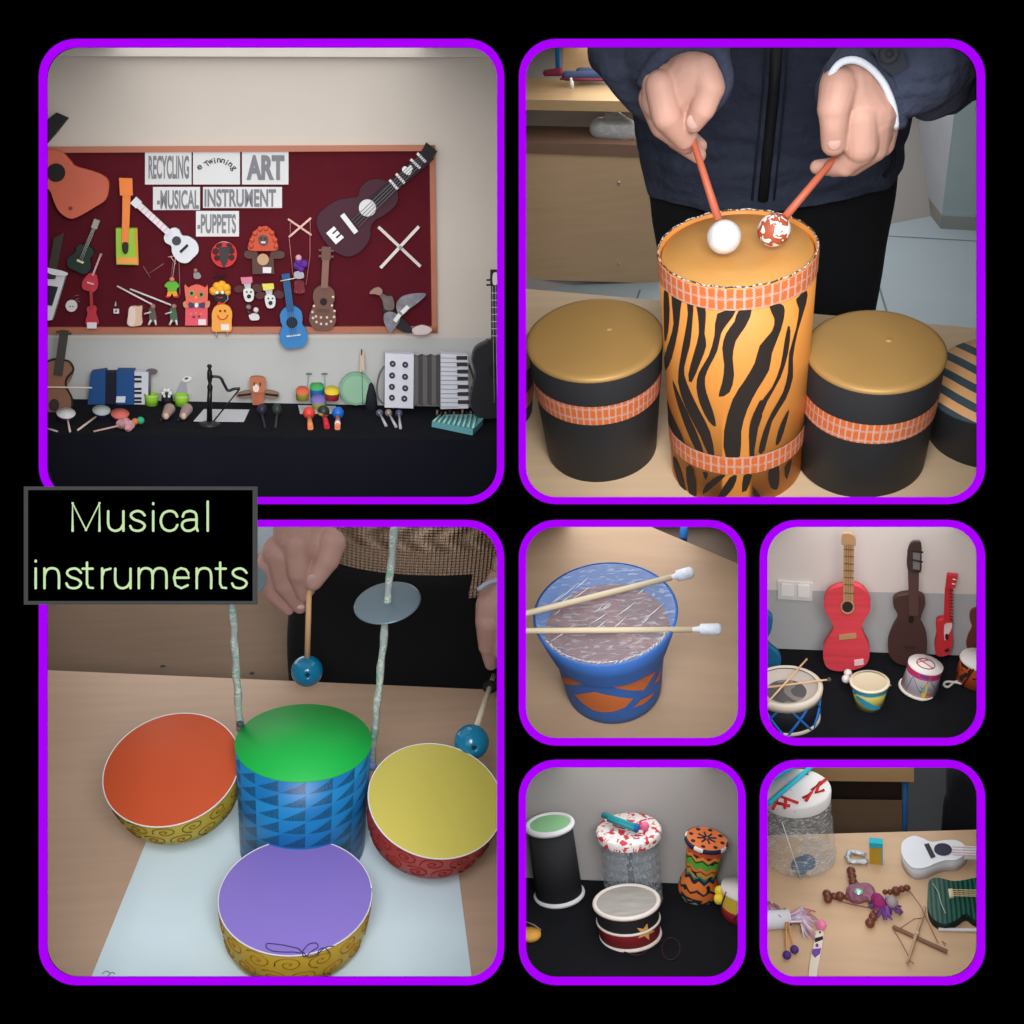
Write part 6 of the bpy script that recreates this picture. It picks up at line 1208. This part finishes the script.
t = Thing(c, 'thin_stick', 'thin pale stick at the violin foot near the table edge', 'stick', c.at(50, 430, z=1 * s), single=True); P = Part(); P.tube([c.at(42, 427, z=1.5 * s), c.at(57.5, 431.5, z=1 * s)], .9 * s, (180, 160, 160), 6); t.part('x', P)
LIME = (128, 186, 40)
for u, vb, r_, lab in ((151.5, 405, 6.6, 'lime green cup holding a grey spoon shaped rattle'), (181.5, 405.5, 6.8, 'lime green cup holding a pale ringed wand')):
    L, H, pb, pt = axis(c, (u, vb), (u, vb - 11)); r = r_ * pb; t = Thing(c, 'cup', lab, 'cup', L)
    P = Part(); P.lathe([(0, 0), (r * .92, 0), (r, H), (r * .9, H), (r * .85, H * .7), (0, H * .7)], LIME, 32); t.part('cup_body', P, 'thing'); P = Part(); P.lathe([(r * 1.02, H * .78), (r * 1.05, H)], (176, 206, 110), 32); t.part('pale_rim', P, 'thing')
pc = upright(403)
flat(c, pc, 'spoon', 'grey spoon shaped rattle standing up in a lime green cup', 'spoon', [('handle', [('l', [(149.5, 395), (150, 374)], 2.2)], (96, 90, 96), 14, 1), ('bowl', [('e', 151.5, 372, 5.8, 2.8)], (92, 88, 90), 15, 3)])
flat(c, pc, 'wand', 'pale grey wand ending in a white ring with dark eye', 'wand', [('handle', [('s', [(176, 395), (180, 383), (185, 382), (187, 395)])], (150, 150, 160), 2, 2), ('ring', [('e', 187, 379, 5, 3, -15)], (206, 206, 206), 4, 2), ('eye', [('e', 186.5, 378.5, 2, 1, -15)], (70, 70, 74), 4.6, .6)])
L, H, pb, pt = axis(c, (167.5, 404.5), (167, 394)); t = Thing(c, 'flower_cup', 'black cup topped by a white flower between the lime cups', 'cup', L); r = 6.2 * pb
P = Part(); P.lathe([(0, 0), (r, 0), (r * .8, H), (0, H)], (18, 18, 22), 24); t.part('cup_body', P, 'thing'); P = Part()
for k in range(6): P.ball(V((r * .55 * math.cos(k * PI / 3), -3 * s, H + 1.5 * s + r * .55 * math.sin(k * PI / 3))), 2.1 * s, (210, 210, 214), seg=10)
P.ball(V((0, -4.5 * s, H + 1.5 * s)), 1.6 * s, (50, 50, 54), seg=10); t.part('flower', P, 'thing')
for u, lab in ((167.5, 'pinkish grey shell castanet in front of the black flower cup'), (185, 'pinkish grey shell castanet in front of the ringed wand cup')):
    t = Thing(c, 'castanet', lab, 'castanet', c.at(u, 420, z=0)); P = Part(); P.mesh(blob([(c.at(u + 2, 409, z=7 * s), 5.4 * s, c.at(u - 2, 416, z=4 * s), 3.6 * s)], .9 * s, 2), mat((150, 128, 124), .7, 0, .35, 60)); t.part('shell', P)
    P = Part(); P.ball(c.at(u - 1, 415, z=5 * s) + V((0, -4 * s, 0)), 2.6 * s, (196, 160, 150), (1, .6, 1.2)); t.part('inside', P); P = Part(); P.tube([c.at(u - 3, 417, z=3 * s), c.at(u - 8, 421, z=.8 * s)], 1.2 * s, (20, 20, 22), 6); t.part('tie', P)
# mouth harp / black microphone shaped stand
pm = upright(424); BK = mat((16, 15, 17), .4)
t = Thing(c, 'harp_stand', 'black harp shaped stand with curved arm on a round base', 'stand', c.at(209.5, 424, z=0)); q = lambda u, v, o=0: c.pl(u, v, pm, o)
P = Part(); P.lathe([(0, 2.4 * s), (6 * s, 2.4 * s), (9.5 * s, 1 * s), (9.5 * s, 0)], mat((40, 38, 40), .4), 32, T=Matrix.Translation(c.at(209.5, 424.5, z=0))); t.part('base', P)
P = Part(); P.tube([q(209.5, 424), q(209.5, 400), q(210, 388)], [2.6 * s, 2.3 * s, 2.1 * s], BK, 10); P.lathe([(2 * s, 0), (2.6 * s, 4 * s), (1.4 * s, 7 * s), (2.4 * s, 12 * s), (2.2 * s, 18 * s), (1.2 * s, 21 * s), (2.4 * s, 23 * s), (1.6 * s, 24.5 * s), (0, 25 * s)], BK, 16, T=Matrix.Translation(q(210, 391))); t.part('pole', P)
P = Part(); P.tube([q(u, v, 1) for u, v in smooth([(212, 376.5), (220, 377.5), (224, 384), (228, 390.5), (234, 389), (240, 388.5)], 4, False)], 1.3 * s, BK, 8); t.part('curved_arm', P)
P = Part(); P.tube([q(239.5, 389, 1), q(213, 422, 1)], .7 * s, BK, 6); t.part('string_rod', P)
for q_, lab in (([(204, 409), (249.5, 409.5), (244, 421.5), (193.5, 421)], 'white sheet of paper lying behind the black harp stand'), ([(298, 405), (336, 406), (334, 413.5), (300, 413.5)], 'white paper beneath the tiny colourful drum kit')):
    P = Part(); w_ = [c.at(u, v, z=.5 * s) for u, v in q_]; P.prism(w_, [p - V((0, 0, .4 * s)) for p in w_], (196, 200, 204)); t = Thing(c, 'paper_sheet', lab, 'paper', w_[0], single=True); t.part('x', P)
# lion puppet
pl = upright(404.5); ORB = (176, 106, 74)
flat(c, pl, 'lion_puppet', 'brown and orange lion puppet with spread dark striped arms', 'puppet', [('body', [('p', [(252, 391), (264, 391), (263.5, 405), (252.5, 405)])], mat((172, 96, 66), .7, 0, .3, 60), 10, 8), ('head', [('s', [(250, 380), (254, 377.5), (262, 378), (265.5, 381), (265, 391), (258, 393), (251, 391)])], ORB, 13, 8), ('muzzle', [('s', [(253, 387), (256, 384.5), (259, 387), (258, 391.5), (254, 391.5)])], (214, 206, 196), 14, 1.5), ('eye', [('r', 253.5, 382.5, 255, 386)], (90, 50, 40), 14, .6), ('eye', [('r', 259.5, 382.5, 261, 386)], (90, 50, 40), 14, .6),
  ('arm', [('s', [(252, 391), (244, 391.5), (237, 394), (237, 397.5), (245, 398.5), (252, 396)])], (132, 104, 86), 9, 4), ('arm', [('s', [(264, 391), (272, 391), (278.5, 393.5), (278.5, 397.5), (271, 399), (264, 396)])], (132, 104, 86), 9, 4), ('dark_stripe', [('l', [(238, 395.5), (251, 394)], 2.2)], (26, 22, 24), 10.5, 1), ('dark_stripe', [('l', [(265, 394), (278, 395.5)], 2.2)], (26, 22, 24), 10.5, 1)])
for u, cl, lab in ((262, (36, 38, 56), 'dark navy maraca lying before the lion puppet'), (277, (42, 54, 50), 'dark green maraca lying before the lion puppet')):
    t = Thing(c, 'maraca', lab, 'maraca', c.at(u, 420, z=0)); P = Part(); P.ball(c.at(u, 409.5, z=6 * s), 4.8 * s, mat(cl, .5), (1, 1.1, 1.2)); t.part('shaker', P); P = Part(); P.tube([c.at(u, 414, z=5 * s), c.at(u - 1.5 if u > 270 else u + 3, 427, z=1.5 * s)], [1.4 * s, 1 * s], cl, 8); t.part('handle', P)
# tiny drum kit
t = Thing(c, 'toy_drum_kit', 'tiny colourful drum kit with grey cymbals beside the green dish', 'drum kit', c.at(318, 408, z=0))
for (b, tp, r, sh, hd, n_) in (((302.5, 400), (302.5, 393.5), 6.6, (150, 140, 50), (206, 100, 70), 'side_drum'), ((317.5, 405), (317, 389), 6.8, (26, 100, 160), (70, 160, 90), 'centre_drum'), ((332, 400), (332, 393.5), 7, (150, 40, 40), (214, 190, 50), 'side_drum'), ((319, 409), (318.5, 402), 7, (150, 150, 70), (120, 110, 180), 'front_drum')):
    L, H, pb, pt = axis(c, b, tp, z=10 * s if n_ == 'side_drum' else 0); r *= pb; P = Part(); P.lathe([(0, 0), (r * .9, 0), (r, H)], sh, 28, T=L); d = t.part(n_, P); P = Part(); P.lathe([(r * 1.02, H - .3 * s), (r * 1.02, H + .4 * s), (0, H + .7 * s)], hd, 28, T=L @ Matrix.Translation((0, 0, H + 2.4 * s)) @ Matrix.Rotation(R(34), 4, 'X') @ Matrix.Translation((0, 0, -H))); t.part('drumhead', P, parent=d)
pk = upright(404)
for (a, b, cc) in (((306, 396), (309, 374), (309, 374)), ((325, 396), (324.5, 374), (324.5, 374))):
    P = Part(); shape(P, c, pk, ('l', [a, b], .7), (150, 150, 150), 0, 1); shape(P, c, pk, ('e', cc[0], cc[1], 3.2, .9), (110, 108, 108), 1, 1.5); t.part('cymbal_stand', P)
# three maracas in front
for (hx, hy), (tx, ty), hc, kc, lab in (((309, 413), (310.5, 428), (214, 66, 52), (226, 130, 84), 'maraca with a red round head and an orange handle'), ((323.5, 411.5), (327, 427), (40, 52, 48), (196, 36, 52), 'maraca with dark and yellow head and a red handle'), ((338, 413), (337.5, 428), (30, 100, 190), (226, 130, 96), 'maraca with a blue round head and an orange handle')):
    t = Thing(c, 'maraca', lab, 'maraca', c.at(hx, hy + 8, z=0)); H0 = c.at(hx, hy, z=6 * s); T0 = c.at(tx, ty, z=2 * s)
    P = Part(); P.ball(H0, 5.8 * s, mat(hc, .4), (1, 1, 1.05)); t.part('shaker', P)
    if 'dark' in lab: P = Part(); P.lathe([(5.85 * s * math.cos(a), 5.85 * s * math.sin(a)) for a in (-.9 + .1 * i for i in range(8))], (196, 170, 80), 24, T=Matrix.Translation(H0) @ Matrix.Rotation(R(15), 4, 'Y')); t.part('yellow_band', P)
    P = Part(); P.tube([H0 + (T0 - H0) * .3, T0], [2.2 * s, 2.7 * s], mat(kc, .4), 12); t.part('handle', P)
    if 'blue' in lab: P = Part(); P.tube([H0 + (T0 - H0) * .6, H0 + (T0 - H0) * .82], 2.75 * s, (220, 220, 220), 12); t.part('label_wrap', P)
# green dish banjo
pg = upright(405)
flat(c, pg, 'banjo', 'pale green round dish banjo with a thin wooden neck', 'banjo', [('dish', [('c', 356, 389, 16.3)], mat((118, 160, 132), .5, 0, .12), 8, 5), ('inner_dish', [('c', 356, 389.5, 13.5)], mat((136, 176, 148), .5, 0, .15), 8.7, .8), ('neck', [('p', [(359.5, 372), (360.5, 352), (364, 352), (364.5, 372)])], (196, 170, 156), 7, 2), ('dark_tip', [('l', [(361.5, 355), (361.7, 349)], 1.2)], (40, 36, 34), 8, 1), ('strings', [('l', [(362, 370), (362.5, 404)], .6)], (80, 110, 96), 10, 1)])
L, H, pb, pt = axis(c, (371.5, 409), (371, 382)); t = Thing(c, 'bell_cone', 'dark fabric covered cone shape standing beside the green dish', 'cone', L, single=True); P = Part(); P.lathe([(0, 0), (6.4 * s, 0), (5.2 * s, H * .5), (2.4 * s, H * .9), (0, H)], mat((26, 30, 38), .9), 24); t.part('x', P, 'thing')
# white accordion
pw2 = upright(409); z3 = lambda q: [pxz(x, y, 340, 260, .18555) for x, y in q]
AC = mat((206, 206, 216), .6, 0, .03)
flat(c, pw2, 'accordion', 'large white accordion with grey bellows, round buttons and piano keys', 'accordion', [('button_panel', [('p', z3([(243, 503), (398, 508), (395, 800), (241, 795)]))], AC, 12, 12),
  ('buttons', [('c', *z3([(x, y)])[0], 3) for x, y in ((284, 560), (352, 565), (281, 623), (351, 630), (280, 684), (352, 692), (280, 743), (347, 748))], (48, 50, 58), 13, 1), ('button_dots', [('c', *z3([(x, y)])[0], 1) for x, y in ((284, 560), (352, 565), (281, 623), (351, 630), (280, 684), (352, 692), (280, 743), (347, 748))], (150, 150, 156), 13.6, .6),
  ('bellows', [('p', z3([(398 + k * 24, 525 if k % 2 else 515), (422 + k * 24, 515 if k % 2 else 525), (422 + k * 24, 785 if k % 2 else 775), (398 + k * 24, 775 if k % 2 else 785)])) for k in range(6)], [(66, 62, 64) if k % 2 else (96, 92, 94) for k in range(6)], 9, 8),
  ('keyboard', [('p', z3([(543, 505), (690, 512), (692, 800), (543, 803)]))], AC, 12, 12), ('key_lines', [('L', *z3([(543, y)])[0], *z3([(640, y + 1)])[0], .5) for y in range(528, 800, 24)], (120, 120, 130), 12.5, .4), ('black_keys', [('r', *z3([(x, y)])[0], *z3([(x + 58, y + 20)])[0]) for x, y in ((628, 518), (630, 553), (632, 592), (632, 630), (634, 674), (634, 713), (636, 756))], (50, 46, 50), 13.4, 1), ('strap', [('l', smooth(z3([(243, 570), (215, 610), (200, 680), (205, 740), (232, 775)]), 3, False), 2)], (90, 90, 96), 6, 1), ('strap', [('l', smooth(z3([(692, 560), (715, 620), (728, 700), (712, 790)]), 3, False), 2.4)], (50, 48, 52), 6, 1)])
for u, v, tx, ty, cl, lab in ((379.5, 413, 386, 425.5, (96, 98, 120), 'tiny grey maraca with a white wrapped handle'), (388.5, 413, 396, 426.5, (150, 130, 120), 'tiny tan maraca with a silver handle'), (399, 413.5, 400.5, 428, (84, 84, 120), 'tiny violet grey maraca with a thin silver handle')):
    t = Thing(c, 'maraca', lab, 'maraca', c.at(u, v + 5, z=0)); H0 = c.at(u, v, z=4 * s); T0 = c.at(tx, ty, z=1.3 * s); P = Part(); P.ball(H0, 3.6 * s, mat(cl, .35, .3)); t.part('shaker', P); P = Part(); P.tube([H0, T0], [1 * s, 1.5 * s], mat((190, 190, 196), .3, .3), 8); t.part('handle', P)
t = Thing(c, 'foam_block', 'pale teal foam block with a ridged slanted top near table edge', 'block', c.at(455, 430, z=0))
P = Part(); w_ = [c.at(u, v, z=6 * s) for u, v in ((432, 421), (446, 414.5), (484, 414), (483, 419.5), (473, 429.5))]; P.prism(w_, [p - V((0, 0, 5.8 * s)) for p in w_], mat((92, 152, 160), .8)); t.part('block', P)
P = Part()
for k in range(9): a, b = c.at(440 + k * 4.6, 415.5 - .1 * k, z=7 * s), c.at(434 + k * 4.9, 421 + k * .8, z=7 * s); P.tube([a, b], 1.1 * s, (150, 200, 192), 5)
t.part('ridges', P)
t = Thing(c, 'pan_pipe', 'row of brown and black pegs behind the pale teal foam block', 'pan pipe', c.at(458, 412, z=0))
P = Part()
for k in range(11): p = c.at(437 + k * 4.2, 415 - .1 * k, z=0); P.tube([p, p + V((0, 0, 3 * s + (2 * s if k % 3 == 0 else 0)))], 1.2 * s, (40, 34, 36) if k % 2 else (140, 100, 84), 6)
t.part('pegs', P)
BG = mat((36, 36, 40), .35)
guitar(c, upright(417), 'guitar', 'large black guitar standing against the wall at table end', (499, 418), (497, 341), (497, 270), [(0, .01), (.01, 20), (.16, 27), (.36, 25), (.56, 21), (.74, 24), (.9, 20), (.98, 9), (1, 7)], 11, 12, BG, (44, 42, 44), (24, 22, 24), off=12, th=14, hole=(.62, 9), holec=(14, 14, 16), hl=16, frets=7, fretc=(180, 176, 170), pegs=0, strings=4, bridge=(.2, 12, 4),
       extra=[('head_slot', [('s', [(493, 274), (497, 273), (497, 284), (493, 284)])], (206, 200, 196), 16, .6), ('tuning_peg', [('l', [(491, 280), (486.5, 280)], 2)], (30, 28, 30), 13, 1), ('tuning_peg', [('l', [(491, 285), (486.5, 285)], 2)], (30, 28, 30), 13, 1)])
WORLD = 1.4
FRONT = 47
FILL_LAMPS = {  # unseen fill lights added along the top edge of each box
 'TL': [dict(power=3.0)], 'TR': [dict(power=1.2), dict(power=7.5, d0=2.5, d1=3.3)], 'BL': [dict(power=.9), dict(power=2.6, d0=2.0, d1=2.55), dict(power=9, d0=2.6, d1=3.5)],
 'B1': [dict(power=1.5), dict(power=1, d0=2.4, d1=2.9)], 'B2': [dict(power=2.0)], 'B3': [dict(power=2.0)], 'B4': [dict(power=1.2), dict(power=.5, d0=2.3, d1=3.1)],
}
# ------------------------------------------------------------------ added shadow box sides, trimming everything to its box, added fill lamps
def cone_planes(r, o):
    """planes through the board opening's edges (point, inward normal) in world space"""
    x0, y0, x1, y1 = r[0] - o, r[1] - o, r[2] + o, r[3] + o
    q = [(x0, y0), (x1, y0), (x1, y1), (x0, y1)]; w = [CR @ V(((u - 512) / F, -(v - 512) / F, -1)) for u, v in q]
    mid = CR @ V((((x0 + x1) / 2 - 512) / F, -((y0 + y1) / 2 - 512) / F, -1)); out = []
    for i in range(4):
        n = w[i].cross(w[(i + 1) % 4]).normalized()
        if n.dot(mid) < 0: n = -n
        out.append((CP, n))
    fw = CR @ V((0, 0, -1)); out.append((CP + fw * (DB + .012), fw))
    return out
def trim(o, c):
    W = o.matrix_world.copy() if o.parent is None else None
    if W is None:
        p = o
        ch = []
        while p is not None: ch.append(p); p = p.parent
        W = Matrix.Identity(4)
        for p in ch[::-1]: W = W @ (p.matrix_basis)
    Wi = W.inverted(); me = o.data; bm = None
    for p, n in cone_planes(c.rect, 7):
        lp = Wi @ p; ln = (Wi.to_3x3() @ n).normalized()
        if all((v.co - lp).dot(ln) > 0 for v in me.vertices): continue
        if bm is None: bm = bmesh.new(); bm.from_mesh(me)
        bmesh.ops.bisect_plane(bm, geom=bm.verts[:] + bm.edges[:] + bm.faces[:], plane_co=lp, plane_no=ln, clear_inner=True, dist=1e-6)
    if bm is not None:
        n = len(bm.faces); bm.to_mesh(me); bm.free()
        if n == 0: return True
gone = [o for o, c in ALL if trim(o, c)]
for o in gone:
    for ch in list(o.children): ch.parent = o.parent
    bpy.data.objects.remove(o)
for o in [o for o in sc.objects if o.type == 'EMPTY' and not o.children]: bpy.data.objects.remove(o)
LINER = mat((150, 146, 142), .95, 0, .04)
def liner(c, i):  # unseen sides added to confine each set's lamp light and bounce it
    x0, y0, x1, y1 = c.rect; o = 7.5; q = [(x0 - o, y0 - o), (x1 + o, y0 - o), (x1 + o, y1 + o), (x0 - o, y1 + o)]
    P = Part()
    def w(a, d): return CP + CR @ (V(((a[0] - 512) / F, -(a[1] - 512) / F, -1)) * d)
    for k in range(4): P.quad([w(q[k], DB + .009), w(q[(k + 1) % 4], DB + .009), w(q[(k + 1) % 4], c.far), w(q[k], c.far)], LINER)
    P.quad([w(a, c.far) for a in q], LINER)
    me = bpy.data.meshes.new('baffle_box'); P.bm.to_mesh(me); P.bm.free(); me.materials.append(P.mats[0])
    ob = bpy.data.objects.new('baffle_surround', me); COL.objects.link(ob); ob['kind'] = 'structure'
def lamp(c, px, depth, size, power, aim, col=(1, 1, 1)):
    x0, y0, x1, y1 = c.rect
    L_ = bpy.data.lights.new('box_fill', 'AREA'); L_.shape = 'RECTANGLE'; k = depth / F
    L_.size = size[0] * k; L_.size_y = size[1] * k; L_.energy = power; L_.color = col
    ob = bpy.data.objects.new('box_fill', L_); COL.objects.link(ob)
    p = CP + CR @ (V(((px[0] - 512) / F, -(px[1] - 512) / F, -1)) * depth)
    t = CP + CR @ (V(((aim[0] - 512) / F, -(aim[1] - 512) / F, -1)) * aim[2])
    ob.matrix_world = Matrix.Translation(p) @ (t - p).to_track_quat('-Z', 'Y').to_matrix().to_4x4()
def top_fill(c, power, d0=DB + .1, d1=2.5, edge=0, wid=.9, col=(1, 1, 1)):
    """an added fill lamp, out of view, lying under the box's lid (edge 0) or along its side (1 right, 3 left)"""
    x0, y0, x1, y1 = c.rect; o = 6.5; q = [(x0 - o, y0 - o), (x1 + o, y0 - o), (x1 + o, y1 + o), (x0 - o, y1 + o)]
    a, b = q[edge], q[(edge + 1) % 4]; m = ((a[0] + b[0]) / 2, (a[1] + b[1]) / 2)
    w = lambda p, d: CP + CR @ (V(((p[0] - 512) / F, -(p[1] - 512) / F, -1)) * d)
    n = cone_planes(c.rect, 6.5)[edge][1]; p0, p1 = w(m, d0), w(m, d1); Y = (p1 - p0).normalized(); Z = -n; X = Y.cross(Z)
    L_ = bpy.data.lights.new('box_fill', 'AREA'); L_.shape = 'RECTANGLE'; L_.size = math.hypot(b[0] - a[0], b[1] - a[1]) / F * d0 * wid; L_.size_y = (p1 - p0).length; L_.energy = power; L_.color = col
    ob = bpy.data.objects.new('box_fill', L_); COL.objects.link(ob)
    ob.matrix_world = Matrix.Translation((p0 + p1) / 2 + n * .002) @ Matrix((X, Y, Z)).transposed().to_4x4()
FL_ = bpy.data.lights.new('front_fill', 'AREA'); FL_.shape = 'RECTANGLE'; FL_.size = 1.0; FL_.size_y = .8; FL_.energy = FRONT  # fill light added behind the camera to brighten all sets evenly
fo = bpy.data.objects.new('front_fill', FL_); COL.objects.link(fo); fo.matrix_world = CM @ Matrix.Translation((.05, .22, .08)) @ Matrix.Rotation(R(-3), 4, 'X')
for i, (c, a) in enumerate(FILL_LAMPS.items()):
    c = globals().get(c)
    if c is None: continue
    liner(c, i)
    for l in a: top_fill(c, **l)
w = bpy.data.worlds.new('world'); sc.world = w; w.use_nodes = True
w.node_tree.nodes['Background'].inputs[0].default_value = (.93, .96, 1, 1); w.node_tree.nodes['Background'].inputs[1].default_value = WORLD
sc.view_settings.view_transform = 'Standard'; sc.view_settings.look = 'None'
sc.cycles.use_denoising = True; sc.cycles.max_bounces = 6; sc.cycles.transparent_max_bounces = 12
